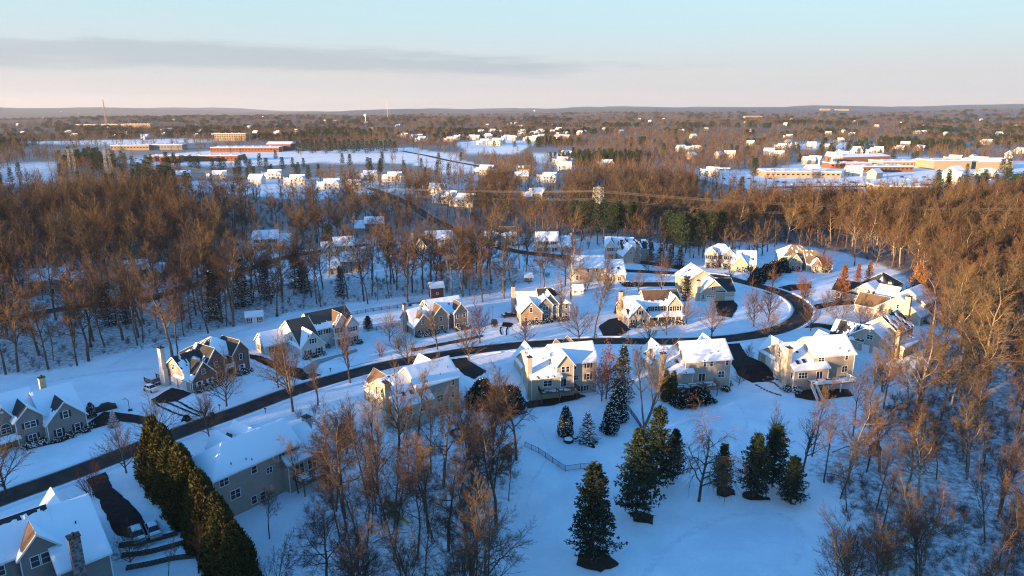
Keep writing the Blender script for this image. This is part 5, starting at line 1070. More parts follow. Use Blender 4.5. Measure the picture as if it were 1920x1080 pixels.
for lab, p, yw, wl, sn, tw in (
  ('pale house at the end of the sunlit row beside the dark evergreens', (345, 338), 20, 'cream', 'most', True), ('house hidden behind two bare trees, second along the sunlit row', (412, 338), 15, 'cream', 'full', True),
  ('plain white boxy house standing alone on the open snow of the sunlit row', (478, 346), -6, 'white', 'full', False), ('white house with blue shaded roof just behind the plain boxy white house', (515, 336), 10, 'white', 'full', True),
  ('two gabled white house behind a bare tree in the sunlit row', (558, 347), 12, 'white', 'full', True), ('broad white house nearest the wood, at the end of the sunlit row', (622, 356), 8, 'white', 'full', True),
  ('grey roofed low house above the lane through the wood', (695, 338), 14, 'beige', 'full', True), ('white gabled house with snowy roof beside the snowy round shrubs', (740, 341), 4, 'cream', 'full', True), ('low tan house under bare trees at the start of the lane', (662, 358), 8, 'beige', 'full', False),
  ('long snowy roofed house beside the lane in the middle of the wood', (818, 366), -10, 'white', 'full', True), ('white house with a steep shaded gable beside the lane', (838, 382), -14, 'white', 'full', True), ('white house with a dark valley between two roofs beside the lane', (872, 388), -12, 'white', 'most', True),
  ('orange brown roofed house catching sun in the middle wood', (982, 328), 6, 'yellow', 'bits', False), ('flat snowy roofed low house below the orange roofed one', (978, 341), 4, 'beige', 'full', False), ('white house with two bright chimneys among bare trees', (1030, 342), -8, 'white', 'full', True),
  ('half hidden house with lit gable by the tall pylon', (1012, 376), 22, 'cream', 'full', True), ('yellowish house beside the pale leafless tree of the far field', (1140, 314), 10, 'yellow', 'full', True)):
    far_house(lab, p, yw, wl, 'shingle_brown' if 'orange' in lab else 'shingle_grey', 1.0, GRP, sn, tw)
rs = random.Random(4)
k = 0
for (cx, cy, sx, sy, n) in ((775, 262, 40, 5, 5), (870, 262, 30, 4, 7), (940, 256, 40, 7, 10), (1020, 258, 45, 8, 10), (960, 268, 50, 5, 6), (1050, 250, 50, 6, 6)):
    for i in range(n):
        far_house('one of the clustered pale houses with snowy roofs on the far rise', (cx + rs.uniform(-sx, sx), cy + rs.uniform(-sy, sy)), rs.uniform(-40, 40), rs.choice(['white', 'cream', 'cream', 'yellow', 'beige']), 'shingle_grey', rs.uniform(1.0, 1.3), 'pale houses clustered on the far rise', 'full', rs.random() < 0.7)
def dup_house(h0, x, y, rz, label, group):
    r = h0.o.copy(); COL.objects.link(r); r.location = (x, y, Tz(x, y)); r.rotation_euler = (0, 0, rz); r['label'] = label; r['group'] = group
    for ch in list(COL.objects):
        if ch.parent is h0.o:
            c = ch.copy(); COL.objects.link(c); c.parent = r
            for g in [q for q in COL.objects if q.parent is ch]: d = g.copy(); COL.objects.link(d); d.parent = c
    HOUSE_SPOTS.append((x, y, 12.0))
PROTO_H = []
for i in range(130):
    u = rs.random()
    if u < 0.34: px_, py_ = rs.uniform(1260, 1930), rs.uniform(228, 300)
    elif u < 0.62: px_, py_ = rs.uniform(-20, 620), rs.uniform(214, 262)
    elif u < 0.84: px_, py_ = rs.uniform(560, 1300), rs.uniform(214, 252)
    else: px_, py_ = rs.uniform(900, 1900), rs.uniform(290, 345)
    if len(PROTO_H) >= 7:
        x, y, z = G(px_, py_); dup_house(rs.choice(PROTO_H), x, y, rs.uniform(-0.9, 0.9), 'small pale roof showing between the far bare trees', 'scattered houses among the far trees'); continue
    PROTO_H.append(None); PROTO_H[-1] = far_house('small pale roof showing between the far bare trees', (px_, py_), rs.uniform(-50, 50), rs.choice(['white', 'cream', 'beige', 'grey']), 'shingle_grey', rs.uniform(0.9, 1.25), 'scattered houses among the far trees', 'full', rs.random() < 0.5)
def hall(name, label, px, yaw, w, d, h_, wall, cat='building', wins=True, gable=0, extra=None):
    x, y, z = G(*px); o = tag(empty(name, (x, y, z), R(yaw)), label, cat); HOUSE_SPOTS.append((x + w / 2 * math.cos(R(yaw)), y + w / 2 * math.sin(R(yaw)) + d / 2, max(w, d) * 0.6))
    b = Buf(); b.box(0, w, 0, d, -3, h_); b.obj('wall', MS[wall], o)
    b = Buf()
    if gable: b.add([(-0.6, -0.6, h_), (w + 0.6, -0.6, h_), (w + 0.6, d + 0.6, h_), (-0.6, d + 0.6, h_), (-0.6, d / 2, h_ + gable), (w + 0.6, d / 2, h_ + gable)], [(0, 1, 5, 4), (2, 3, 4, 5), (0, 4, 3), (1, 2, 5)])
    else: b.box(-0.3, w + 0.3, -0.3, d + 0.3, h_, h_ + 0.6)
    b.obj('roof', MS['roofsnow'], o)
    if not gable:
        q = Buf()
        for i in range(int(w / 14)): q.box(6 + i * 14, 9 + i * 14, d * 0.4, d * 0.4 + 2.5, h_ + 0.6, h_ + 2.0)
        if q.f: q.obj('roof_units', MS['steel'], o)
    if wins:
        n = int(w / 5)
        for i in range(n):
            for zz in (np.arange(1.2, h_ - 2, 3.6) if 'block' in name else [h_ * 0.45]):
                b = Buf(); b.box(i * w / n + 0.9, (i + 1) * w / n - 1.6, -0.08, 0, zz, zz + 1.4); b.obj('window', MS['glass'], o)
    return o
hall('school', 'long low brick school with snowy flat roof and dark window bands', (276, 303), 6, 118, 36, 7, 'hall_brick', 'school'); hall('school_hall', 'taller orange brick block at the near corner of the long school', (300, 306), 8, 24, 20, 9, 'hall_brick', 'school', False)
hall('school', 'second brick school wing behind with stepped snowy roofs', (395, 286), 4, 110, 44, 8, 'hall_brick', 'school'); hall('school', 'orange brick gym with a shallow gabled roof at the end of the school', (500, 283), 4, 40, 36, 11, 'hall_brick', 'school', False, 4)
hall('apartment_block', 'pale four storey block with one sunlit end beyond the school', (403, 264), 4, 66, 20, 15, 'hall_tan')
hall('low_hall', 'yellow fronted low hall just before the school', (208, 282), 12, 60, 26, 8, 'hall_tan'); hall('low_hall', 'blue grey roofed low hall just beyond the school car park', (250, 281), 8, 80, 26, 8, 'taupe')
hall('office_block', 'cream sunlit office block among far woods near the radio mast', (190, 236), 0, 130, 40, 16, 'hall_tan'); hall('office_block', 'second cream office block beside the one near the radio mast', (232, 235), 0, 110, 40, 18, 'hall_tan'); hall('office_block', 'low pinkish block beside the cream office blocks near the mast', (137, 233), 0, 110, 40, 12, 'hall_tan')
hall('warehouse', 'long warehouse with a shallow snowy roof at the back of the commercial lots', (1580, 305), 18, 80, 34, 7, 'hall_brick', 'warehouse', False, 3); hall('warehouse', 'tan boxy hall at the bright end of the commercial lots', (1750, 318), 4, 46, 34, 10, 'hall_tan', 'warehouse', False); hall('warehouse', 'gabled tan hall farthest along the commercial lots', (1830, 317), 2, 44, 40, 8, 'hall_tan', 'warehouse', False, 4)
hall('shop_row', 'low orange brick shop row with snowy flat roof in the commercial lots', (1558, 316), 4, 50, 22, 6, 'hall_brick', 'shop'); hall('shop_row', 'second low orange shop with a small tower in the commercial lots', (1618, 323), 6, 60, 24, 6, 'hall_brick', 'shop'); hall('shop_row', 'long flat shop with ochre front by the tall conifer', (1436, 333), -4, 75, 40, 6, 'hall_tan', 'shop'); hall('shop_row', 'pale shop row behind the warehouse with cluttered snowy roof', (1655, 314), 6, 70, 30, 7, 'hall_tan', 'shop')
hall('warehouse', 'big blank cream warehouse wall rising just behind the sunlit wood', (1640, 376), -10, 36, 24, 11, 'hall_tan', 'warehouse', False); hall('low_hall', 'long cream office on the far ridge beyond the commercial lots', (1396, 222), 2, 120, 30, 14, 'hall_tan'); hall('low_hall', 'twin cream blocks on the far hillside under the horizon', (1566, 217), 2, 150, 30, 16, 'hall_tan'); hall('low_hall', 'small cream block beside the twin blocks on the far hillside', (1538, 219), 2, 90, 30, 14, 'hall_tan')
# cars left in the distant snowy lots
b = Buf(); b.box(-2.2, 2.2, -0.9, 0.9, 0.35, 0.95); b.box(-1.1, 1.5, -0.78, 0.78, 0.95, 1.5)
for xx in (-1.4, 1.4):
    for yy in (-0.8, 0.8): b.tube([(xx, yy - 0.1, 0.33), (xx, yy + 0.1, 0.33)], [0.33, 0.33], 8, cap=True)
FAR_CAR = [b.mesh('parked_car', mat('distant_car_paint', c, 0.4)) for c in ((0.03, 0.03, 0.035), (0.5, 0.5, 0.5), (0.18, 0.03, 0.03), (0.06, 0.09, 0.16))]
for nm, grp, spots in (('parked in the snowy lot beside the long brick school', 'cars in the school lot', [(165 + 9 * i, 304 - 0.55 * i + 2.4 * (i % 2)) for i in range(14)]), ('parked among the snowy commercial lots', 'cars in the commercial lots', [(1360 + 14 * i + rs.uniform(-4, 4), 336 + 6 * (i % 3)) for i in range(8)] + [(1690 + 13 * i + rs.uniform(-4, 4), 333 + 5 * (i % 3)) for i in range(16)] + [(1470 + 16 * i, 343 + 4 * (i % 2)) for i in range(10)])):
    for i, p in enumerate(spots):
        x, y, z = G(*p); tag(link('parked_car', FAR_CAR[i % 4], None, (x, y, z), (0, 0, rs.uniform(0, 0.4) + (1.57 if i % 5 == 0 else 0))), 'tiny distant ' + ['dark', 'silver', 'red', 'blue'][i % 4] + ' car ' + nm, 'car', grp)
# petrol canopy
x, y, z = G(1338, 325); o = tag(empty('filling_station', (x, y, z)), 'flat white filling station canopy on two legs', 'filling station'); b = Buf(); b.box(0, 18, 0, 9, 5, 6); b.obj('canopy', MS['white_trim'], o)
for xx in (4, 14): b = Buf(); b.box(xx - 0.4, xx + 0.4, 4, 5, -2, 5); b.obj('post', MS['steel'], o)
# ------------------------------------------------------------------ trees
def rot_dir(d, ang, az_):
    u = d.cross(Vector((0.13, 0.27, 0.95)))
    if u.length < 0.05: u = d.cross(Vector((1, 0, 0)))
    u.normalize(); v = d.cross(u)
    return (d * math.cos(ang) + (u * math.cos(az_) + v * math.sin(az_)) * math.sin(ang)).normalized()
def bare_tree(seed, H, lv, r0, wig=0.12, lean=(0, 0), leaf=None, twig_r=0.012, split=False, droop=0.0):
    """lv: per level (children, start fraction, angle, angle spread, length ratio, segments, upward pull)"""
    rs = random.Random(seed); tb, cb, lb = Buf(), Buf(), Buf(); nl = len(lv)
    SIDES = [8, 5, 3, 3, 3, 3]
    def go(p, d, L, r, lvl):
        nseg = lv[lvl][5]; pts = [p.copy()]; rad = [r]; ds = [d.copy()]
        last = lvl == nl - 1
        for i in range(nseg):
            w = wig * (0.6 if lvl == 0 else 1.5)
            d = (d + Vector((rs.gauss(0, w), rs.gauss(0, w), rs.gauss(0, w * 0.6) + lv[lvl][6]))).normalized()
            p = p + d * (L / nseg); pts.append(p.copy()); ds.append(d.copy())
            t = (i + 1) / nseg; rad.append(max(r * (1 - t) + r * (0.32 if not last else 0.25) * t, twig_r * 0.5))
        (tb if lvl <= 1 else cb).tube(pts, rad, SIDES[min(lvl, 5)])
        if last:
            if leaf:
                for q in pts[1:]:
                    for _ in range(leaf):
                        c = q + Vector((rs.gauss(0, .25), rs.gauss(0, .25), rs.gauss(0, .2))); a = Vector((rs.gauss(0, 1), rs.gauss(0, 1), rs.gauss(0, 1))).normalized() * 0.13; e = a.cross(Vector((rs.gauss(0, 1), rs.gauss(0, 1), rs.gauss(0, 1)))).normalized() * 0.10
                        lb.add([tuple(c - a), tuple(c + e), tuple(c + a), tuple(c - e)], [(0, 1, 2, 3)])
            return
        n, st, ang, spr, lr, _, _ = lv[lvl]; az0 = rs.uniform(0, 6.28)
        for k in range(n):
            t = st + (1 - st) * ((k + rs.random()) / n); f = t * nseg; i = min(int(f), nseg - 1); q = pts[i].lerp(pts[i + 1], f - i); dd = ds[i + 1]
            az0 += 2.4 + rs.uniform(-0.5, 0.5); a = ang * (1.15 - 0.45 * t) + rs.uniform(-spr, spr)
            nd = rot_dir(dd, a, az0)
            if droop and lvl >= 1: nd = (nd + Vector((0, 0, -droop))).normalized()
            sh = (1.05 - 0.6 * (t - st) / (1 - st + 1e-6)) if lvl == 0 else (1.1 - 0.5 * t)
            rr_ = (rad[i] + (rad[i + 1] - rad[i]) * (f - i)) * (0.62 if lvl == 0 else 0.6)
            go(q, nd, L * lr * sh * rs.uniform(0.75, 1.2), max(rr_, twig_r), lvl + 1)
        if lvl >= 1 or True: go(pts[-1], ds[-1], L * lr * 0.8, max(rad[-1] * 0.9, twig_r), lvl + 1)
    d0 = Vector((lean[0], lean[1], 1)).normalized()
    if split:
        for s in range(split):
            a = s * 6.28 / split + rs.uniform(-.4, .4); go(Vector((0.15 * math.cos(a), 0.15 * math.sin(a), -0.3)), (d0 + Vector((math.cos(a), math.sin(a), 0)) * 0.28).normalized(), H * rs.uniform(0.55, 0.75), r0 * 0.75, 0)
    else: go(Vector((0, 0, -0.4)), d0, H * 0.72, r0, 0)
    return tb, cb, lb
PROTO = {}
def proto(key, tb, cb, lb=None, bark='bark', twig='twig', leafm='leafbrown', extra=None):
    parts = [('trunk', tb.mesh('trunk', MS[bark], True))]
    if cb is not None and cb.f: parts.append(('crown', cb.mesh('crown', MS[twig])))
    if lb is not None and lb.f: parts.append(('leaves', lb.mesh('leaves', MS[leafm])))
    if extra:
        for n_, b_, m_ in extra: parts.append((n_, b_.mesh(n_, MS[m_])))
    PROTO[key] = parts
FOREST = lambda up: [(12, 0.40, 0.95, 0.25, 0.42, 9, 0.02), (9, 0.25, 0.85, 0.3, 0.46, 5, 0.045), (8, 0.2, 0.8, 0.3, 0.46, 3, 0.03), (8, 0.1, 0.75, 0.3, 0.46, 2, up), (0, 0, 0, 0, 0, 2, 0.02)]
for i in range(6): proto('forest%d' % i, *bare_tree(10 + i, 24, FOREST(0.03), 0.33, 0.10, twig_r=0.015, lean=(random.uniform(-.06, .06), random.uniform(-.06, .06)))[:2], twig='twig_grey' if i % 2 else 'twig')
for i in range(3): proto('bright%d' % i, *bare_tree(60 + i, 24, FOREST(0.05), 0.34, 0.11, twig_r=0.015)[:2], bark='bark_pale')
SLIM = [(10, 0.45, 0.72, 0.25, 0.33, 9, 0.02), (7, 0.25, 0.8, 0.3, 0.46, 4, 0.06), (7, 0.2, 0.8, 0.3, 0.46, 3, 0.04), (6, 0.1, 0.7, 0.3, 0.48, 2, 0.03), (0, 0, 0, 0, 0, 1, 0.02)]
for i in range(4): proto('slim%d' % i, *bare_tree(20 + i, 22, SLIM, 0.2, 0.09, twig_r=0.014, lean=(random.uniform(-.12, .12), random.uniform(-.1, .1)))[:2], twig='twig_grey' if i != 1 else 'twig')
VASE = [(18, 0.14, 0.80, 0.15, 0.74, 7, 0.02), (10, 0.2, 0.62, 0.25, 0.42, 5, 0.03), (8, 0.15, 0.65, 0.3, 0.45, 3, 0.02), (6, 0.1, 0.6, 0.3, 0.5, 1, 0.02)]
for i in range(4): proto('vase%d' % i, *bare_tree(30 + i, 10, VASE, 0.17, 0.07, twig_r=0.017)[:2])
TALL = [(15, 0.26, 0.62, 0.15, 0.46, 9, 0.02), (8, 0.2, 0.7, 0.25, 0.44, 5, 0.06), (7, 0.15, 0.7, 0.3, 0.45, 3, 0.04), (6, 0.1, 0.6, 0.3, 0.5, 2, 0.02)]
for i in range(2): proto('tall%d' % i, *bare_tree(40 + i, 14, TALL, 0.2, 0.08, twig_r=0.016)[:2])
SHRUB = [(8, 0.1, 0.6, 0.2, 0.6, 4, 0.03), (8, 0.15, 0.6, 0.3, 0.55, 3, 0.03), (6, 0.1, 0.6, 0.3, 0.55, 2, 0.02)]
for i in range(3): proto('shrub%d' % i, *bare_tree(50 + i, 4.5, SHRUB, 0.06, 0.10, split=5, twig_r=0.012)[:2], twig='brush')
proto('redbush0', *bare_tree(55, 4.6, [(9, 0.1, 0.6, 0.2, 0.6, 4, 0.04), (9, 0.15, 0.6, 0.3, 0.55, 3, 0.03), (8, 0.1, 0.6, 0.3, 0.55, 2, 0.03)], 0.06, 0.09, split=6, twig_r=0.012)[:2], twig='twig_red')
proto('redtree0', *bare_tree(56, 15, [(13, 0.12, 0.62, 0.2, 0.52, 7, 0.03), (9, 0.15, 0.65, 0.3, 0.5, 4, 0.04), (8, 0.1, 0.65, 0.3, 0.5, 3, 0.03), (6, 0.1, 0.6, 0.3, 0.5, 2, 0.02)], 0.17, 0.10, split=4, twig_r=0.014)[:2], twig='twig_red')
proto('willow0', *bare_tree(57, 14, [(15, 0.25, 0.85, 0.2, 0.66, 7, 0.02), (10, 0.2, 0.8, 0.3, 0.5, 5, -0.05), (9, 0.1, 0.6, 0.3, 0.8, 4, -0.28), (7, 0.1, 0.4, 0.2, 0.7, 3, -0.3)], 0.24, 0.11, droop=0.10, twig_r=0.012)[:2])
proto('leaning0', *bare_tree(58, 24, [(8, 0.3, 0.6, 0.25, 0.42, 9, -0.012), (7, 0.25, 0.8, 0.3, 0.5, 5, 0.08), (7, 0.2, 0.8, 0.3, 0.46, 3, 0.05), (5, 0.1, 0.7, 0.3, 0.48, 2, 0.03)], 0.34, 0.12, lean=(0.75, 0.1))[:2])
t_, c_, l_ = bare_tree(59, 12, [(22, 0.08, 0.95, 0.15, 0.42, 7, 0.02), (8, 0.15, 0.6, 0.25, 0.42, 4, 0.05), (6, 0.1, 0.6, 0.3, 0.5, 2, 0.04)], 0.2, 0.06, leaf=9); proto('leafy0', t_, c_, l_)
t_, c_, l_ = bare_tree(61, 11, [(14, 0.2, 0.7, 0.2, 0.55, 6, 0.03), (8, 0.15, 0.65, 0.25, 0.45, 4, 0.04), (6, 0.1, 0.6, 0.3, 0.5, 2, 0.04)], 0.17, 0.09, leaf=7); proto('leafy1', t_, c_, l_)

def pine(seed, H, rad, nwh, dense=9, gap=0.08, base=0.10, curve=0.55, tuft=0.5, up=0.18, droop=0.0, snow=False):
    rs = random.Random(seed); tb, nb, sb = Buf(), Buf(), Buf()
    tb.tube([(0, 0, -0.4), (0.06, 0, H * 0.5), (0, 0.05, H * 0.98)], [H * 0.014, H * 0.009, 0.03], 8)
    for k in range(nwh):
        t = base + (1 - base) * k / nwh; z = H * t; n = rs.randint(5, 7); a0 = rs.uniform(0, 6)
        R_ = rad * ((1 - t) ** curve) * (0.72 + 0.4 * rs.random()) * (0.65 + 0.35 * min(1, (t - base + gap) / 0.16)) + 0.3
        for j in range(n):
            if rs.random() < 0.07: continue
            a = a0 + j * 6.283 / n + rs.uniform(-.3, .3); L = R_ * rs.uniform(0.65, 1.12); e = up * (0.4 + t) - droop
            d = Vector((math.cos(a), math.sin(a), e)); p0 = Vector((0, 0, z + rs.uniform(-.2, .2)))
            pts = [p0 + d * (L * s) + Vector((0, 0, (0.10 * L * s * s if not droop else 0.16 * L * s * s))) for s in (0, 0.5, 1)]
            tb.tube(pts, [0.05, 0.03, 0.012], 3)
            for m in range(dense):
                s = (m + 0.6) / dense; s = 0.18 + 0.84 * s; q = p0 + d * (L * s) + Vector((0, 0, 0.12 * L * s * s)); wv = (0.28 + 0.42 * (1 - abs(s - 0.55))) * L * 0.30
                q = q + Vector((-math.sin(a), math.cos(a), 0)) * rs.gauss(0, wv * 0.8) + Vector((0, 0, rs.gauss(0.05, 0.12)))
                for _ in range(6):
                    v = Vector((rs.gauss(0, 1) + d.x * 0.9, rs.gauss(0, 1) + d.y * 0.9, rs.gauss(0.35 - droop * 2, 0.75))).normalized() * tuft * rs.uniform(0.6, 1.2); w = v.cross(Vector((rs.gauss(0, 1), rs.gauss(0, 1), rs.gauss(0, 1)))).normalized() * tuft * 0.17
                    nb.add([tuple(q - w * 0.4), tuple(q + v * 0.5 - w), tuple(q + v), tuple(q + v * 0.5 + w)], [(0, 1, 2, 3)])
                if snow and rs.random() < snow:
                    u = Vector((d.x, d.y, 0.12)) * rs.uniform(0.25, 0.5); w = Vector((-d.y, d.x, 0)) * rs.uniform(0.12, 0.25); c = q + Vector((0, 0, tuft * 0.35))
                    sb.add([tuple(c - u), tuple(c + w), tuple(c + u), tuple(c - w), tuple(c + Vector((0, 0, 0.12)))], [(0, 1, 4), (1, 2, 4), (2, 3, 4), (3, 0, 4), (3, 2, 1, 0)])
    return tb, nb, sb
for i in range(3): t_, c_, _ = pine(70 + i, 16, 3.9, 25, 12, curve=0.62, tuft=0.55); proto('pine%d' % i, t_, c_, twig='needle')
for i in range(2): t_, c_, _ = pine(75 + i, 18, 4.6, 18, 11, base=0.3, curve=0.42, up=0.3); proto('bigpine%d' % i, t_, c_, twig='needle')
for i in range(2): t_, c_, s_ = pine(80 + i, 14, 3.3, 24, 8, base=0.04, curve=0.85, up=-0.02, droop=0.18, tuft=0.42, snow=0.09); proto('spruce%d' % i, t_, c_, twig='needle_dark', extra=[('snow_on_boughs', s_, 'roofsnow')])
t_, c_, s_ = pine(84, 7.5, 2.6, 20, 8, base=0.03, curve=0.9, up=-0.02, droop=0.2, tuft=0.34, snow=0.75); proto('snowspruce0', t_, c_, twig='needle_dark', extra=[('snow_on_boughs', s_, 'roofsnow')])
t_, c_, _ = pine(85, 13, 3.2, 26, 9, base=0.02, curve=0.8, up=0.25, tuft=0.4); proto('cypress0', t_, c_, twig='leafbrown')

def column(seed, H, rad, n=2600, taper=0.55, lumps=5, spray=0.42, snow=0.0, mname='arbor'):
    rs = random.Random(seed); tb, nb, sb = Buf(), Buf(), Buf(); ph = [rs.uniform(0, 6.28) for _ in range(6)]
    def R_(t, a): return rad * (min(1, t / 0.10 + 0.55)) * ((1 - t) ** taper) * (1 + 0.16 * math.sin(lumps * a + ph[0] + 4 * t) + 0.12 * math.sin(3 * a + ph[1] + 9 * t)) + 0.05
    tb.tube([(0, 0, -0.3), (0, 0, H * 0.9)], [0.16, 0.03], 6)
    m = 12; vs = []; fs = []
    for i in range(9):
        t = i / 8.3
        for j in range(m): a = j * 6.283 / m; r = R_(t, a) * 0.78; vs.append((r * math.cos(a), r * math.sin(a), t * H))
    for i in range(8):
        for j in range(m): fs.append((i * m + j, i * m + (j + 1) % m, (i + 1) * m + (j + 1) % m, (i + 1) * m + j))
    nb.add(vs, fs)
    for k in range(n):
        t = 1 - math.sqrt(rs.random()) if rs.random() < 0.75 else rs.random(); a = rs.uniform(0, 6.283); r = R_(t, a) * rs.uniform(0.78, 1.06); p = Vector((r * math.cos(a), r * math.sin(a), t * H))
        o = Vector((math.cos(a) * 0.55 + rs.gauss(0, .25), math.sin(a) * 0.55 + rs.gauss(0, .25), 1 + rs.gauss(0, .3))).normalized() * spray * rs.uniform(0.6, 1.3); w = o.cross(Vector((rs.gauss(0, 1), rs.gauss(0, 1), rs.gauss(0, .5)))).normalized() * spray * 0.24
        nb.add([tuple(p - o * 0.3), tuple(p + o * 0.3 - w), tuple(p + o), tuple(p + o * 0.3 + w)], [(0, 1, 2, 3)])
        if snow and rs.random() < snow: c = p + o * 0.5; u = Vector((0.14, 0, 0)); v = Vector((0, 0.14, 0)); sb.add([tuple(c - u), tuple(c - v), tuple(c + u), tuple(c + v), tuple(c + Vector((0, 0, .1)))], [(0, 1, 4), (1, 2, 4), (2, 3, 4), (3, 0, 4), (3, 2, 1, 0)])
    return tb, nb, sb
for i in range(3): t_, c_, _ = column(90 + i, 11, 3.0, 7600, 0.60, 7, 0.5); proto('hedge%d' % i, t_, c_, twig='arbor')
for i in range(2): t_, c_, s_ = column(94 + i, 7, 1.7, 2600, 0.42, 5, 0.34, 0.13); proto('darkarbor%d' % i, t_, c_, twig='needle_dark', extra=[('snow_on_boughs', s_, 'roofsnow')])
t_, c_, _ = column(96, 8, 0.95, 2200, 0.35, 4, 0.3); proto('slimarbor0', t_, c_, twig='arbor')
t_, c_, s_ = column(97, 4.2, 2.6, 3600, 0.45, 5, 0.4, 0.06); proto('evergreenbush0', t_, c_, twig='needle_dark', extra=[('snow_on_boughs', s_, 'roofsnow')])
# lighter trees for the distance
for i in range(4): proto('far%d' % i, *bare_tree(100 + i, 17, [(10, 0.3, 0.8, 0.25, 0.42, 4, 0.03), (7, 0.2, 0.8, 0.3, 0.5, 2, 0.06), (6, 0.15, 0.7, 0.3, 0.55, 1, 0.05)], 0.3, 0.10, twig_r=0.075)[:2])
t_, c_, _ = pine(105, 16, 4.0, 11, 4, curve=0.55, tuft=1.0); proto('farpine0', t_, c_, twig='needle')

TREES = []; BASE_ = {'f': 24, 'b': 24, 's': 22, 't': 14, 'v': 10}
def plant(key, name, label, x, y, H=None, base=None, group=None, cat=None, rz=None, sx=1.0, z=None):
    k = (H / base) if H else 1.0
    o = empty(name, (x, y, (Tz(x, y) if z is None else z) - 0.05), random.uniform(0, 6.283) if rz is None else rz)
    o.scale = (k * sx, k * sx, k); tag(o, label, cat or 'tree', group)
    for n_, me_ in PROTO[key]:
        q = link(n_, me_, o)
        if n_ == 'snow_on_boughs': q['kind'] = 'stuff'
    return o
def at(key, name, label, px, H, base, **kw):
    if key[:4] in ('vase', 'tall'): H *= 1.16
    x, y, z = G(*px); TREES.append((x, y)); return plant(key, name, label, x, y, H, base, **kw)

# street and garden trees, one by one
at('vase0', 'street_tree', 'round bare street tree in front of the brick house, its top glowing orange', (425, 762), 11.5, 10)
at('tall0', 'street_tree', 'tall bare street tree on the verge across from the white house with red shutters', (657, 718), 17, 14)
at('tall1', 'street_tree', 'tall thin bare tree on the street edge below the white house drive', (549, 772), 18, 14)
at('vase1', 'street_tree', 'golden bare bushy tree beside the white house drive', (522, 728), 10, 10); at('vase2', 'street_tree', 'second golden bare tree close behind the tall one by the white house drive', (540, 735), 11, 10)
at('redbush0', 'round_bush', 'round reddish bare bush on the lawn below the tan house fence', (714, 668), 5.4, 4.6, cat='bush')
at('vase3', 'street_tree', 'dark spreading bare tree at the bend of the street below the tan house', (766, 692), 10, 10); at('tall0', 'street_tree', 'bronze bare maple standing tall in front of the tan house', (820, 657), 14, 14, rz=2.0)
at('vase0', 'street_tree', 'small bare tree on the kerb island with a dark mulch ring', (879, 676), 9.5, 10, rz=1); at('vase2', 'street_tree', 'pale grey bare tree beside the tan house and its mast', (900, 643), 11, 10, rz=2)
at('vase1', 'street_tree', 'low bare tree over clipped shrubs below the stone gabled house', (985, 650), 8, 10, rz=4); at('vase3', 'street_tree', 'wide pinkish bare tree on the lawn of the stone gabled house', (1086, 640), 11.5, 10, rz=5)
at('slim0', 'street_tree', 'very tall bare tree with an orange trunk between the stone gabled and cream houses', (1114, 634), 25, 22)
at('vase0', 'street_tree', 'dark low bare tree on the kerb by the brown roofed cream house', (1216, 650), 8, 10, rz=3); at('vase2', 'street_tree', 'small bare tree beside the porch of the brown roofed cream house', (1250, 628), 7, 10, rz=3.4); at('vase1', 'street_tree', 'small dark bare tree beside the green conifer', (1287, 606), 7, 10, rz=.4)
at('vase1', 'street_tree', 'broad rosy bare tree alone on the lawn inside the bend', (1334, 634), 11, 10, rz=.9); at('vase2', 'street_tree', 'grey bare tree high on the lawn inside the bend', (1413, 612), 11.5, 10, rz=1.6); at('vase0', 'street_tree', 'rosy bare tree at the kerb inside the bend', (1440, 604), 11, 10, rz=2.7); at('vase3', 'street_tree', 'dark low spreading bare tree at the kerb where the street bends', (1438, 640), 9, 10, rz=2.2)
at('vase0', 'street_tree', 'dark round bare tree on the verge outside the bend', (1520, 620), 8, 10, rz=.3); at('vase3', 'street_tree', 'dark round bare tree by the long drive outside the bend', (1574, 614), 8.5, 10, rz=1.3); at('redbush0', 'street_tree', 'bushy brown tree in front of the two lit stepped gables', (1618, 612), 8, 4.6, rz=3)
at('vase1', 'street_tree', 'bare tree on the lawn below the stone fronted house', (1448, 540), 7, 10, rz=.5); at('redtree0', 'street_tree', 'large many stemmed bare tree before the stone fronted house', (1508, 572), 14, 15, rz=.2); at('vase2', 'street_tree', 'lit bare tree at the outer kerb near the orange conifer', (1548, 590), 8, 10, rz=5); at('vase0', 'street_tree', 'bronze bare tree by the drive at the head of the lane', (1368, 540), 7, 10, rz=2); at('vase3', 'street_tree', 'bronze bare tree below the yellow garage gable', (1404, 530), 8, 10, rz=2.8)
at('vase2', 'street_tree', 'small bare tree on the open cul de sac lawn', (1250, 518), 8, 10, rz=1.1); at('vase1', 'street_tree', 'small bare tree on the cul de sac lawn by the dark stone chimney', (1216, 513), 7, 10, rz=2.2); at('vase0', 'street_tree', 'thin bare tree between the two cul de sac drives', (1197, 546), 7, 10, rz=3)
at('vase3', 'street_tree', 'reddish bare tree cut by the picture edge below the arched window house', (12, 925), 12, 10, rz=1); at('redbush0', 'street_tree', 'dense brown bare tree beside the corner driveway', (172, 930), 7.5, 4.6, rz=2); at('vase1', 'street_tree', 'small bare street tree beside the evergreen hedge', (237, 887), 9, 10, rz=2.4); at('vase2', 'street_tree', 'small bare tree on the verge in front of the snowy hipped roof', (392, 818), 7.5, 10, rz=3.3); at('vase0', 'street_tree', 'tiny pale bare tree at the brick house drive mouth', (385, 790), 6, 10, rz=4.3)
at('vase3', 'yard_tree', 'small dark bare tree beside the decked cream house chimney side', (1385, 722), 4.5, 10); at('vase2', 'yard_tree', 'little round bare tree on the snow by the cleared drive', (1402, 676), 4.2, 10); at('vase1', 'yard_tree', 'dark bare tree leaning over the deck corner of the dormer bay house', (1128, 752), 9, 10)
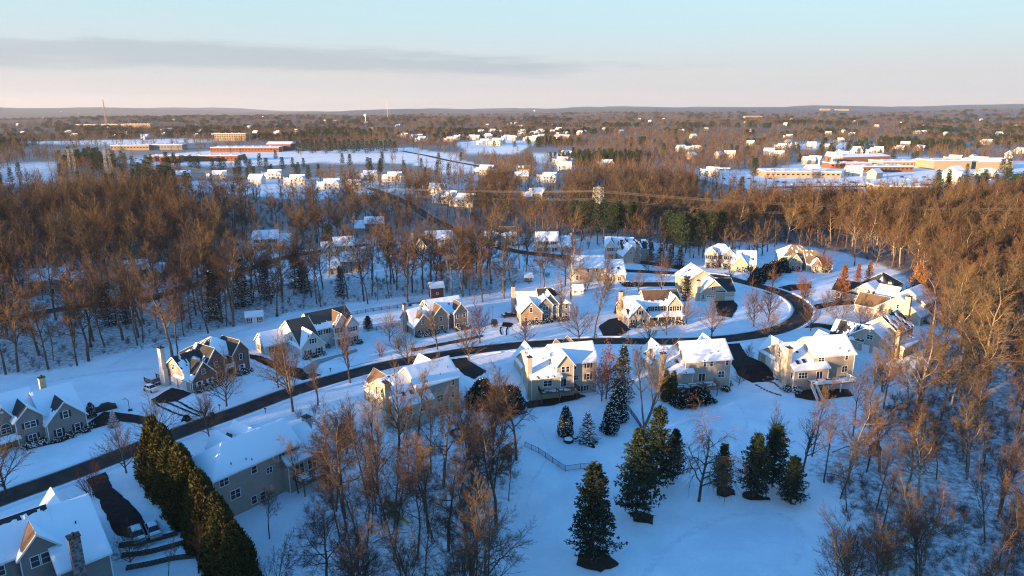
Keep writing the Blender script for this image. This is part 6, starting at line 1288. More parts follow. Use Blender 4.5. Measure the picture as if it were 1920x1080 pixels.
at('redtree0', 'red_twig_tree', 'big reddish many stemmed tree in front of the dormer bay house', (925, 815), 17, 15); at('redtree0', 'red_twig_tree', 'dense reddish shrub tree at the corner of the evergreen hedge wood', (640, 820), 9, 15, rz=2); at('redtree0', 'red_twig_tree', 'reddish shrub tree below the two stone skylights', (530, 905), 10, 15, rz=4)
at('shrub0', 'garden_shrub', 'bare shrub in front of the sunlit gable', (690, 800), 5, 4.5, cat='bush'); at('redbush0', 'garden_shrub', 'round brown clipped shrub beside the sunlit gable', (655, 790), 5.5, 4.6, cat='bush', rz=2); at('shrub1', 'garden_shrub', 'bare hedge shrub on the snow before the sunlit gable', (590, 775), 3.6, 4.5, cat='bush')
for i, (px_, lab) in enumerate((((560, 785), 'first'), ((585, 795), 'second'), ((612, 800), 'third'))): at('shrub%d' % i, 'garden_shrub', 'brown bare shrub edging the snowy plot, %s from the hedge corner' % lab, px_, 3.2, 4.5, cat='bush', rz=i)
at('evergreenbush0', 'garden_shrub', 'reddish brown low bush at the brick house drive mouth', (350, 790), 1.6, 4.2, cat='bush')
at('leaning0', 'bare_tree', 'big bare tree leaning over the deck of the three storey tan house', (1196, 815), 27, 24, rz=0.25); at('slim1', 'bare_tree', 'tall upright dark tree rooted beside the leaning one', (1208, 800), 25, 22, rz=1)
at('willow0', 'weeping_willow', 'weeping willow with trailing twigs on the snowy lawn', (1310, 940), 18, 14)
# evergreens on the lawns
P_ = 'pine_tree'
at('pine0', P_, 'biggest dark pine at the bottom edge of the picture', (1110, 1056), 17.5, 16, rz=.4, sx=1.05); at('pine1', P_, 'dark pine behind the biggest one, nearest the picket fence', (1192, 972), 17.5, 16, rz=2, sx=1.05); at('pine2', P_, 'tall pine with a sunlit tip and bare lower trunk', (1228, 918), 17, 16, rz=1)
at('pine2', P_, 'small pine half hidden behind the willow', (1352, 922), 10, 16, rz=4); at('pine1', P_, 'narrow dark pine at the edge of the brushwood', (1412, 932), 13, 16, rz=5, sx=1.15); at('pine0', P_, 'dark pine mixed into bare twigs beside the narrow one', (1448, 912), 13, 16, rz=3, sx=1.15); at('pine2', P_, 'low open pine nearest the brushwood slope', (1482, 944), 9.5, 16, rz=2.5, sx=1.4); at('pine1', P_, 'pine showing between the willow and the sunlit tip pine', (1262, 900), 11, 16, rz=1.5)
at('spruce0', 'spruce_tree', 'tall spruce with a sunlit tip beside the dormer bay house', (1166, 752), 15, 14, rz=.3, sx=1.05); at('snowspruce0', 'spruce_tree', 'small snow laden spruce on the snowy garden lawn', (1101, 829), 7.4, 7.5)
at('leafy1', 'beech_tree', 'orange leaved tree in front of the tall spruce', (1136, 748), 14, 11); at('darkarbor0', 'arborvitae', 'dark snow flecked arborvitae alone on the garden lawn', (1060, 816), 7, 7); at('darkarbor1', 'arborvitae', 'dark snow flecked arborvitae nearest the spruce on the garden lawn', (1143, 812), 7.6, 7); at('darkarbor0', 'arborvitae', 'taller snow flecked arborvitae behind the pair on the garden lawn', (1158, 790), 9, 7, rz=2)
at('slimarbor0', 'arborvitae', 'slim columnar evergreen against the tan three storey house, the one nearer its chimney', (1247, 752), 8.5, 8); at('slimarbor0', 'arborvitae', 'slim columnar evergreen against the tan three storey house, the one nearer its deck', (1261, 752), 8.2, 8, rz=2)
at('evergreenbush0', 'evergreen_shrub', 'wide dark evergreen behind the reddish tree by the cleared drive', (905, 762), 7, 4.2, sx=.9, cat='bush'); at('evergreenbush0', 'evergreen_shrub', 'dark evergreen clump nearest the dormer bay house deck', (955, 770), 6.4, 4.2, rz=2, cat='bush'); at('evergreenbush0', 'evergreen_shrub', 'low dark evergreen mass under the leaning tree and the deck', (1310, 752), 3.8, 4.2, sx=1.5, rz=1, cat='bush'); at('evergreenbush0', 'evergreen_shrub', 'low dark evergreen mass under the deck beside the slim evergreens', (1280, 760), 3.6, 4.2, sx=1.3, rz=3, cat='bush')
at('darkarbor1', 'evergreen_shrub', 'dark pointed evergreen beside the covered car', (172, 782), 3.6, 7, cat='bush', sx=1.2); at('snowspruce0', 'evergreen_shrub', 'small snowy pointed evergreen by the grey house drive', (214, 800), 3.8, 7.5, cat='bush'); at('pine1', 'evergreen_shrub', 'bushy dark pine beside the white house with red shutters', (690, 618), 4.6, 16, cat='bush', sx=1.8); at('bigpine0', 'conifer', 'round topped green conifer between the two cream houses at the bend', (1283, 586), 13, 18, sx=1.0)
at('cypress0', 'conifer', 'orange brown sunlit conifer beside the dark roofed white house', (1576, 570), 14.5, 13); at('cypress0', 'conifer', 'small dark cone conifer behind the orange conifer', (1606, 536), 9, 13, rz=2); at('cypress0', 'conifer', 'small dark cone conifer close to the tall wood edge', (1628, 532), 9.5, 13, rz=4); at('snowspruce0', 'conifer', 'small snowy conifer in front of the white garage gable', (1634, 577), 6, 7.5); at('leafy0', 'beech_tree', 'broad pyramid shaped beech still holding glowing orange leaves', (1720, 560), 15.5, 12)
at('leafy0', 'beech_tree', 'small orange leaved tree beside the leafy beech', (1690, 575), 7, 12, rz=2)
for i, p in enumerate([(1420, 530), (1436, 522), (1450, 516), (1466, 510)]): at('evergreenbush0', 'hedge_bush', 'brown green evergreen hedge between the white and the stone fronted houses', p, 6.2, 4.2, rz=i, cat='bush', sx=.8, group='evergreens of the hedge by the stone fronted house')
for i in range(14):
    t = i / 13; px_ = (298 + (446 - 298) * t + 6 * math.sin(i * 2), 895 + (1105 - 895) * (t ** 1.15)); at('hedge%d' % (i % 3), 'arborvitae', 'golden green arborvitae in the dense hedge beside the corner driveway, %s' % ('the street end one' if i == 0 else 'cut by the picture' if i == 13 else ['second', 'third', 'fourth', 'fifth', 'sixth', 'seventh', 'eighth', 'ninth', 'tenth', 'eleventh', 'twelfth', 'thirteenth'][i - 1] + ' from street'), px_, 12.6 - 0.6 * (i % 2) - 0.5 * (i > 7), 11, rz=i * 1.3, group='arborvitae of the tall hedge')
for i, p in enumerate([(1157, 588), (1166, 588), (1175, 589), (1183, 590)]): at('slimarbor0', 'arborvitae', 'small clipped evergreen in a row behind the cream house, %s from its chimney' % ['first', 'second', 'third', 'fourth'][i], p, 3.4, 8, rz=i, sx=2.2, group='row of clipped evergreens')
for i, (p, hh, lab) in enumerate((((205, 610), 15, 'wide snow flecked spruce among the tall trunks'), ((240, 606), 13, 'snow flecked spruce behind the widest one among the trunks'), ((402, 600), 17, 'dark spruce at the wood edge behind the two trunks'), ((455, 575), 18, 'dark spruce deeper in the wood near the garden shed'), ((555, 540), 16, 'spruce with an orange sunlit tip in the dark wood'), ((572, 548), 13, 'dark spruce beside the orange tipped one'), ((500, 560), 15, 'dark spruce at the back of the wood clearing'), ((734, 470), 12, 'dark blue spruce beside the low snowy roofed house'), ((640, 556), 12, 'dark spruce in front of the low roof in the dark wood'))):
    at('spruce%d' % (i % 2), 'spruce_tree', lab, p, hh, 14, rz=i, sx=1.15)
at('bigpine1', 'pine_tree', 'round green pine beside the yellow gabled house', (618, 476), 15, 18, sx=1.15)
for i, p in enumerate([(1090, 452), (1108, 446), (1132, 448), (1158, 450), (1182, 452), (1075, 448), (1120, 458), (1146, 460)]): at('bigpine%d' % (i % 2), 'pine_tree', 'green sunlit pine in the grove round the steel pylon', p, 21, 18, rz=i, group='pines round the pylon')
for i, p in enumerate([(1262, 480), (1285, 474), (1310, 470), (1332, 472), (1275, 488), (1300, 484), (1250, 470), (1350, 468)]): at('bigpine%d' % (i % 2), 'pine_tree', 'big dark pine in the clump behind the cul de sac', p, 20, 18, rz=i * 2, sx=1.1, group='dark pines behind the cul de sac')
for i, p in enumerate([(1220, 488), (1238, 492), (1256, 494), (1274, 498)]): at('spruce%d' % (i % 2), 'spruce_tree', 'snow dusted spruce in the low row before the dark pines', p, 9, 14, rz=i * 2, sx=1.5, group='snow dusted spruces before the dark pines')
for i, (px_, py_, hh, key, lab) in enumerate(((1412, 345, 24, 'bigpine0', 'tall lone conifer at the edge of the commercial lots'), (1305, 360, 14, 'farpine0', 'dark small conifer by the commercial snow'), (1390, 362, 14, 'farpine0', 'dark pointed conifer beside the tall lone one'), (1880, 382, 26, 'bigpine0', 'broad green pine above the wood at the picture edge'), (1912, 388, 26, 'bigpine1', 'green pine cut by the picture edge above the wood'), (1120, 322, 26, 'bright0', 'pale white barked leafless tree in the far field'))): at(key, 'pine_tree' if 'pine' in key else 'bare_tree', lab, (px_, py_), hh, {'b': 18, 'f': 16}.get(key[0], 24) if key != 'bright0' else 24)
for i, p in enumerate([(182, 322), (210, 318), (262, 332), (280, 330), (315, 328), (335, 322), (372, 318), (400, 322), (420, 318), (445, 322), (470, 324), (500, 320), (530, 318)]): at('farpine0', 'far_conifer', 'dark broad conifer in the belt between the school and the sunlit row', p, 15, 16, sx=1.25, rz=i, group='conifer belt behind the sunlit row')
for i in range(22): at('farpine0', 'far_conifer', 'conifer of the dark plantation at the end of the school field', (560 + i * 8.6, 288 - (i % 3) * 3), 20, 16, sx=1.2, rz=i, group='dark plantation past the school')

for i, (p, hh, key) in enumerate((((30, 1092), 9, 'slim0'), ((85, 1098), 8, 'slim2'), ((150, 1090), 8, 'tall0'), ((205, 1080), 7, 'tall1'), ((245, 1062), 6, 'vase1'), ((315, 1088), 8, 'slim3'), ((372, 1075), 9, 'tall0'))):
    at(key, 'bare_tree', ['small bare tree before the back wall of the bottom corner house', 'bare sapling under the back gable of the bottom corner house', 'bare sapling just beside the stone chimney', 'bare sapling between the stone chimney and the snowy cars', 'low bare tree by the two snowed in cars', 'bare sapling over the terrace walls', 'pale bare tree between the terrace walls and the evergreen hedge'][i], p, hh, BASE_[key[0]], rz=i * 1.7)
for i, (p, hh, key, lab) in enumerate((((905, 566), 24, 'forest2', 'tall bare tree at the wood edge just past the playhouse'), ((945, 560), 23, 'forest5', 'tall bare tree at the wood edge by the open lawn behind the tan house'), ((1052, 604), 16, 'tall0', 'grey bare tree standing behind the stone gabled house corner'), ((1240, 556), 15, 'tall1', 'bare tree behind the row of clipped evergreens'), ((1165, 600), 9, 'vase2', 'dark bushy bare tree by the brown roofed cream house drive'), ((730, 640), 8, 'vase1', 'bare tree by the tan house chimney'), ((745, 655), 7, 'shrub2', 'brown shrub tree below the tan house chimney'), ((596, 760), 13, 'tall0', 'bare street tree across from the white house walk'), ((300, 842), 10, 'vase2', 'bare street tree across the street from the hoop'), ((1640, 640), 13, 'bright0', 'sunlit bare tree beside the patchy roofed house front'), ((1680, 668), 14, 'bright1', 'sunlit bare tree at the back corner of the patchy roofed house'), ((1655, 735), 15, 'redtree0', 'broad sunlit twiggy tree beside the white decked house'), ((1700, 770), 16, 'bright2', 'golden sunlit tree past the white decked house'), ((1545, 512), 12, 'redtree0', 'twiggy reddish tree at the far side of the stone fronted house'), ((1345, 505), 9, 'vase3', 'twiggy bronze tree before the yellow garage gable'), ((1390, 500), 8, 'redbush0', 'golden twiggy shrub tree between the yellow gable and the evergreen hedge'), ((1060, 536), 20, 'forest1', 'tall trunk before the two skylight house, the darkest'), ((1140, 545), 9, 'redbush0', 'rusty shrub tree below the two skylight house'), ((1098, 545), 10, 'redbush0', 'rusty shrub tree beside the white pavilion shed'))):
    at(key, 'yard_tree', lab.replace('left open lawn', 'by the open lawn'), p, hh, {'f': 24, 'b': 24, 't': 14, 'v': 10}.get(key[0], {'shrub2': 4.5, 'redtree0': 15, 'redbush0': 4.6}.get(key)), rz=i * 1.3)
at('redtree0', 'yard_tree', 'wide rosy twiggy tree at the bottom edge of the brushy slope', (1590, 1095), 13, 15, rz=.7); at('redtree0', 'yard_tree', 'second rosy twiggy tree at the bottom edge, nearer the brushwood', (1650, 1075), 12, 15, rz=3.7); at('bright1', 'bare_tree', 'pale cream limbed tree at the bottom corner of the brushy slope', (1885, 1040), 19, 24, rz=2); at('bright2', 'bare_tree', 'second pale limbed tree beside the one at the bottom corner', (1925, 1085), 18, 24, rz=4)
at('slim3', 'bare_tree', 'leaning dark trunk standing alone on the open side of the brushy slope', (1575, 935), 17, 22, rz=1); at('slim0', 'bare_tree', 'dark bent trunk with a forked top beside the leaning one', (1545, 905), 18, 22, rz=2.4); at('tall1', 'bare_tree', 'fine twigged bare tree behind the pines by the brushwood', (1440, 880), 13, 14, rz=1); at('tall0', 'bare_tree', 'fine twigged bare tree below the white deck stair', (1505, 880), 14, 14, rz=3)
t_, c_, s_ = column(98, 1.2, 0.9, 420, 0.3, 5, 0.22, 0.25); proto('box0', t_, c_, twig='needle_dark', extra=[('snow_on_boughs', s_, 'roofsnow')])
t_, c_, s_ = column(99, 1.0, 0.8, 360, 0.3, 5, 0.24, 0.12); proto('box1', t_, c_, twig='brush', extra=[('snow_on_boughs', s_, 'roofsnow')])
HO = {h_['label']: h_ for h_ in COL.objects if h_.type == 'EMPTY' and h_.get('category') == 'house' and h_.parent is None}
for key_, spots, nm in (('grey house with three front gables', [(1, -.8), (3.6, -.9), (6.6, -.8), (-1, .5), (-3.6, .4), (8.3, 1)], 'grey house with three gables'), ('red brick house', [(1, -.8), (3.2, -.9), (6, -.7), (7.5, .7), (9.4, .6), (13.4, .3), (15, .2), (17, .4)], 'red brick house'), ('white house with a dark bare roof,', [(1, -.9), (3.4, -.9), (6, -.8), (8, 4.3), (10, 4.3), (16.4, 1.3), (18.6, 1.2)], 'white house with red shutters'), ('tan house with a slim', [(1, -.8), (3, -.9), (5.2, -.8), (7.8, -.6), (10.2, -.6), (14.4, -.9), (16.4, -.9), (18, -.8)], 'tan house'), ('grey house with a field stone', [(1, -.8), (3, -.9), (5, -1), (6.8, -.9), (8, .5), (9.6, .4), (13.8, 1.4), (16, 1.3)], 'stone gabled house'), ('cream house with a bare brown main', [(1, -.8), (3, -.9), (5.6, -.8), (8.5, .1), (11.5, .1), (15, .1), (17.8, .2)], 'brown roofed cream house'), ('cream house with a white railed deck', [(-6.9, -5), (-7.6, -5.8), (-5.6, -6.9), (12.9, -3.6), (12.9, -1)], 'white decked house'), ('tan back house', [(12.9, -3), (12.9, 0), (11, -5.6), (-6, -6.4)], 'three storey tan house'), ('large stone fronted', [(1, -1), (3.5, -4.1), (6.2, -4.1), (8.4, -1), (12, -6.2), (15.6, -5.2), (18.6, -5.2)], 'stone fronted house'), ('white house with hipped snowy roof', [(1, -1.9), (4, -1.9), (8.8, -1.7), (11.5, -1.7), (14, -5.9), (16.4, -5.9)], 'hipped white house')):
    ho = next(v for k, v in HO.items() if k.startswith(key_)); c_, s_ = math.cos(ho.rotation_euler.z), math.sin(ho.rotation_euler.z)
    for i, (u, v) in enumerate(spots):
        x, y = ho.location.x + u * c_ - v * s_, ho.location.y + u * s_ + v * c_
        plant('box%d' % ((i * 7 + int(u * 3)) % 2), 'foundation_shrub', 'low snow flecked shrub against the walls of the ' + nm, x, y, random.uniform(0.9, 1.7), 1.1, group='foundation shrubs of the ' + nm, cat='bush')
for p, key, hh, lab in (((560, 925), 'slim1', 15, 'thin bare tree just below the back deck of the snowy hipped house'), ((612, 905), 'slim2', 17, 'thin bare tree between the snowy hipped house and the thicket'), ((505, 1010), 'slim0', 13, 'thin bare tree between the hedge end and the snowy hipped house'), ((650, 850), 'redtree0', 9, 'rusty shrub tree at the top corner of the thicket')):
    at(key, 'bare_tree', lab, p, hh, 22 if key[0] == 's' else 15, rz=hh)
# hero trunks of the left wood edge
for p, hh, key, lab in (((145, 686), 26, 'slim2', 'thin bare tree standing alone on the snow at the wood edge'), ((170, 650), 24, 'forest1', 'bare trunk second along the snowy wood edge'), ((268, 642), 25, 'slim3', 'slim dark trunk at the snowy wood edge above the lawn'), ((323, 668), 30, 'forest2', 'tall pale trunk behind the brick house, the one with the orange crown'), ((333, 664), 28, 'slim0', 'slimmer pale trunk crossing the tall one behind the brick house'), ((438, 612), 31, 'forest3', 'thick pale trunk with wide snowy limbs near the garden shed'), ((425, 612), 26, 'slim1', 'dark slim trunk beside the thick pale one near the shed'), ((690, 570), 26, 'slim0', 'tall trunk behind the bare roofed white house'), ((765, 566), 27, 'forest4', 'dark forked trunk in the wood above the rail fence'), ((848, 558), 27, 'bright0', 'pale crooked trunk lit orange behind the playhouse'), ((868, 556), 28, 'bright1', 'tall sunlit bare tree with a spreading golden crown behind the tan house'), ((1010, 556), 24, 'slim2', 'dark bare trunk behind the stone gabled house'), ((1020, 552), 25, 'forest5', 'second dark trunk behind the stone gabled house'), ((1070, 560), 26, 'bright2', 'orange lit trunk beside the white pavilion shed'), ((1122, 590), 27, 'slim3', 'tall orange lit trunk before the two skylight house'), ((1820, 770), 34, 'bright0', 'largest sunlit bare tree with a golden crown over the brushwood'), ((1745, 640), 24, 'bright1', 'sunlit bare tree leaning over the patchy roofed house yard'), ((1800, 700), 30, 'bright2', 'tall sunlit bare tree just behind the largest one')):
    at(key, 'bare_tree', lab, p, hh, 24 if key[0] in 'fb' else 22)
# ------------------------------------------------------------------ the woods
def scatter(poly, sp, seed):
    r = np.random.default_rng(seed); P = np.array(poly); x0, y0 = P.min(0); x1, y1 = P.max(0)
    X, Y = np.meshgrid(np.arange(x0, x1, sp), np.arange(y0, y1, sp)); X = X + r.uniform(-.48, .48, X.shape) * sp; Y = Y + r.uniform(-.48, .48, Y.shape) * sp
    k = in_poly(X, Y, poly); return X[k], Y[k]
def free(X, Y, road=6.0, house=1.0, trees=2.2):
    ok = np.ones(len(X), bool)
    for x, y, r in HOUSE_SPOTS: ok &= np.hypot(X - x, Y - y) > r * house
    for line in ROADS_ALL: ok &= seg_dist(X, Y, line) > road
    for x, y in TREES: ok &= np.hypot(X - x, Y - y) > trees
    return ok
def blocks_view(X, Y, h):
    '''trees that would stand in front of an open snowy place or a house seen from the air, where the photograph keeps the view open'''
    bad = np.zeros(len(X), bool)
    for f in (0.35, 0.7, 1.0):
        a, e, _ = to_px(X, Y, T(X, Y) + h * f)
        for p in CLEAR_PX: bad |= in_poly(a, e, p)
        for (x0, y0, x1, y1) in OPEN_PX: bad |= (a > x0) & (a < x1) & (e > y0) & (e < y1)
    return bad
OPEN_PX = [(400, 790, 590, 940), (700, 672, 860, 720), (466, 440, 548, 472), (680, 414, 724, 438), (612, 450, 668, 482), (772, 438, 846, 470), (900, 434, 972, 462), (1002, 440, 1052, 472), (640, 492, 700, 514), (820, 486, 862, 506), (45, 506, 112, 550), (328, 318, 440, 340), (455, 322, 500, 352), (500, 316, 590, 352), (602, 332, 646, 356), (670, 322, 760, 346), (800, 345, 890, 390), (960, 318, 1060, 345), (1125, 462, 1205, 492), (1075, 486, 1165, 530), (1640, 336, 1760, 372), (270, 262, 540, 302), (1110, 350, 1134, 405)]
cand = []
SPEC = {'left': (8.4, (21, 29), ['forest0', 'forest1', 'forest2', 'forest3', 'forest4', 'forest5', 'slim0', 'slim2'], 'tall bare tree in the dark wood between the lawns and the half hidden houses', 'trees of the dark wood'),
        'leftback': (8.8, (20, 26), ['forest0', 'forest1', 'forest2', 'forest3', 'forest4', 'forest5'], 'bare tree with a rusty sunlit top in the deep wood beyond the hidden lane', 'trees of the deep wood'),
        'hamlet': (12.5, (14, 24), ['forest0', 'forest2', 'forest4', 'slim1', 'slim3', 'bright2'], 'bare tree standing among the half hidden snowy houses', 'trees among the half hidden houses'),
        'middle': (8.0, (16, 22), ['forest1', 'forest3', 'forest5', 'bright1', 'slim0'], 'bare tree of the wood round the pylon and the lane', 'trees of the pylon wood'),
        'right': (7.6, (21, 27), ['bright0', 'bright1', 'bright2', 'forest0', 'forest3', 'slim1'], 'tall golden lit bare tree of the dense wood behind the bend', 'trees of the golden wood'),
        'rightside': (7.8, (12, 20), ['slim0', 'slim1', 'slim2', 'slim3', 'slim0', 'bright2', 'forest3', 'tall0'], 'bare tree on the brushy slope below the decked houses', 'trees of the brushy slope'),
        'bottom': (5.1, (16, 24), ['slim0', 'slim1', 'slim2', 'slim3', 'forest1', 'forest5', 'tall1'], 'dark bare tree in the thicket below the street houses', 'trees of the lower thicket')}
for i, (k, (sp, hr, keys, lab, grp)) in enumerate(SPEC.items()):
    X, Y = scatter(WOODS[k], sp, 40 + i); f = free(X, Y, 6.0, 0.85, 2.2); X, Y = X[f], Y[f]
    if k in ('leftback', 'middle', 'hamlet', 'left', 'bottom'): f = ~(blocks_view(X, Y, 22) & (np.random.default_rng(i).random(len(X)) < (0.8 if k != 'left' else 0.5))); X, Y = X[f], Y[f]
    for x, y in zip(X, Y): cand.append((x, y, random.uniform(*hr) * (1 + 0.45 * float(sstep(y, 115, 165)) if k == 'rightside' else 1) * (0.55 if random.random() < 0.15 else 1), random.choice(keys), lab, grp, k))
C_ = np.array([(c[0], c[1]) for c in cand]); px_, py_, dep = to_px(C_[:, 0], C_[:, 1], np.full(len(C_), 8.0))
vis = (px_ > -60) & (px_ < 1980) & (py_ < 1130) & (dep > 0)
order = sorted(range(len(cand)), key=lambda i: (not vis[i], dep[i]))
named, rest = [i for i in order[:255] if vis[i]], order[255:]
BASEH = lambda key: {'f': 24, 'b': 24, 's': 22, 't': 14}[key[0]]
MARKS = {k: G(*p)[:2] for k, p in {'the wooden playset by the picket fence': (948, 868), 'the playset with swings': (735, 975), 'the half buried trampoline': (862, 818), 'the garden shed': (478, 606), 'the tall brown playhouse': (825, 562), 'the far end of the rail fence': (800, 571), 'the bottom tip of the thicket': (900, 1060), 'the hedge end': (520, 1040), 'the white deck stair': (1530, 750), 'the small dark shed': (1652, 858), 'the rail fence in the brushwood': (1760, 756), 'the willow': (1480, 950), 'the stone fronted house': (1520, 480), 'the glowing orange beech': (1740, 545), 'the orange conifer': (1640, 510), 'the widest snow flecked spruce': (200, 600), 'the lone trunk on the snow': (120, 690), 'the brick house lawn': (300, 650), 'the white pavilion shed': (1050, 548), 'the two skylight house': (1040, 530), 'the patchy roofed house': (1730, 690), 'the largest sunlit tree': (1850, 790)}.items()}
near_ = {}
for nm, (mx_, my_) in MARKS.items():
    c_ = sorted((math.hypot(cand[i][0] - mx_, cand[i][1] - my_), i) for i in named)
    for d_, i in c_[:3]:
        if i not in near_: near_[i] = nm; break
SHORT = {'left': 'bare tree of the dark wood', 'leftback': 'bare tree of the deep wood', 'hamlet': 'bare tree among the hidden houses', 'middle': 'bare tree of the pylon wood', 'right': 'bare tree of the golden wood', 'rightside': 'bare tree of the brushy slope', 'bottom': 'bare tree of the lower thicket'}
for i in named:
    x, y, hh, key, lab, grp, k = cand[i]
    if i in near_: lab = SHORT[k] + ' standing closest to ' + near_[i]
    plant(key, 'bare_tree', lab, x, y, hh, BASEH(key), group=grp); TREES.append((x, y))
# ------------------------------------------------------------------ woods too many to name: one object per wood, tree shapes shared by geometry nodes
SRC = {}
for o in list(COL.objects):
    if o.type == 'MESH' and o.parent is not None and o.name.split('.')[0] in ('trunk', 'crown', 'leaves', 'snow_on_boughs'): SRC.setdefault(o.data.name, o)
def ensure(key):
    return [SRC[me_.name] for _, me_ in PROTO[key] if me_.name in SRC]
def wood(name, label, pts, keys, kind='stuff'):
    """pts: rows of x, y, z, index, scale xy, scale z"""
    A = np.array(pts, float); me_ = bpy.data.meshes.new(name); me_.vertices.add(len(A)); me_.vertices.foreach_set('co', A[:, :3].ravel()); me_.update()
    for nm, ty, arr in (('idx', 'INT', A[:, 3].astype(np.int32)), ('sc', 'FLOAT_VECTOR', np.stack([A[:, 4], A[:, 4], A[:, 5]], -1).ravel().astype(np.float32)), ('rot', 'FLOAT_VECTOR', np.stack([np.zeros(len(A)), np.zeros(len(A)), rng.uniform(0, 6.28, len(A))], -1).ravel().astype(np.float32))):
        a = me_.attributes.new(nm, ty, 'POINT'); a.data.foreach_set('vector' if 'VEC' in ty else 'value', arr)
    o = tag(link(name, me_), label, kind=kind)
    ng = bpy.data.node_groups.new(name, 'GeometryNodeTree'); ng.interface.new_socket('Geometry', in_out='INPUT', socket_type='NodeSocketGeometry'); ng.interface.new_socket('Geometry', in_out='OUTPUT', socket_type='NodeSocketGeometry')
    n_, l_ = ng.nodes, ng.links; gi = n_.new('NodeGroupInput'); go_ = n_.new('NodeGroupOutput'); iop = n_.new('GeometryNodeInstanceOnPoints'); iop.inputs['Pick Instance'].default_value = True
    g2i = n_.new('GeometryNodeGeometryToInstance')
    for key in reversed(keys):
        parts = ensure(key); j = n_.new('GeometryNodeJoinGeometry')
        for po in parts:
            oi = n_.new('GeometryNodeObjectInfo'); oi.transform_space = 'ORIGINAL'; oi.inputs['Object'].default_value = po; l_.new(oi.outputs['Geometry'], j.inputs[0])
        l_.new(j.outputs[0], g2i.inputs[0])
    def attr(nm, ty): a = n_.new('GeometryNodeInputNamedAttribute'); a.data_type = ty; a.inputs['Name'].default_value = nm; return a.outputs['Attribute']
    l_.new(gi.outputs[0], iop.inputs['Points']); l_.new(g2i.outputs[0], iop.inputs['Instance']); l_.new(attr('idx', 'INT'), iop.inputs['Instance Index']); l_.new(attr('rot', 'FLOAT_VECTOR'), iop.inputs['Rotation']); l_.new(attr('sc', 'FLOAT_VECTOR'), iop.inputs['Scale'])
    l_.new(iop.outputs[0], go_.inputs[0]); md = o.modifiers.new('trees', 'NODES'); md.node_group = ng; return o
# make sure each shape used below stands somewhere as a tree of its own
for key, p, lab in (('far0', (300, 345), 'bare tree at the edge of the sunlit row lawns, beside the conifer belt'), ('far1', (388, 350), 'bare tree standing in front of the second house of the sunlit row'), ('far2', (530, 352), 'thin bare tree on the open snow of the sunlit row'), ('far3', (575, 350), 'bare brown tree before the two gabled white house'), ('farpine0', (570, 300), 'dark conifer by the school field')):
    if not ensure(key): at(key, 'bare_tree', lab, p, 13, 17)
for o in list(COL.objects):
    if o.type == 'MESH' and o.parent is not None and o.name.split('.')[0] in ('trunk', 'crown', 'leaves', 'snow_on_boughs'): SRC.setdefault(o.data.name, o)
KEYS_N = ['forest0', 'forest1', 'forest2', 'forest3', 'forest4', 'forest5', 'bright0', 'bright1', 'bright2', 'slim0', 'slim1', 'slim2', 'slim3']
KEYS_N = [k for k in KEYS_N if ensure(k)]
by = {}
for i in rest:
    x, y, hh, key, lab, grp, k = cand[i]
    kk = key if key in KEYS_N else 'forest0'; by.setdefault(k, []).append((x, y, Tz(x, y), KEYS_N.index(kk), hh / BASEH(kk), hh / BASEH(kk)))
LAB = {'left': 'rest of the dark wood, packed bare trees', 'leftback': 'deep bare wood with rusty tops beyond the hidden lane', 'hamlet': 'further bare trees between the half hidden houses', 'middle': 'bare wood round the pylon and lane', 'right': 'dense golden lit bare wood behind the bend', 'rightside': 'more bare trees on the brushy slope', 'bottom': 'more bare trees in the lower thicket'}
for k, v in by.items():
    if len(v) > 2: wood('woodland', LAB[k], v, KEYS_N)
# unseen wood added outside the picture and under the camera to shade near snow
X, Y = scatter([(-760, -480), (60, -480), (60, 20), (-30, 46), (-110, 78), (-140, 150), (-190, 240), (-330, 420), (-760, 420)], 5.4, 77)
ax_, ay_, dd_ = to_px(X, Y, np.zeros(len(X))); bx_, by_, _ = to_px(X, Y, np.full(len(X), 26.0))
out = ((ax_ < -110) & (bx_ < -110)) | (dd_ < 0) | ((by_ > 1240) & (dd_ < 75)) | (dd_ < 20)
ss_ = X * 0.82 + Y * 0.57; out &= (ss_ > -420) & ((ss_ < -128 + 14 * vnoise(X / 15, Y / 15)) | (Y * 0.82 - X * 0.57 < 93))  # trimmed along the sun direction so light still reaches the hedge
X, Y = X[out], Y[out]; Z = T(X, Y)
wood('woodland', 'unseen bare wood added past the picture edge to shade the near snow', [(x, y, z, random.randrange(9), 1.15, random.uniform(0.95, 1.2)) for x, y, z in zip(X, Y, Z)], KEYS_N)

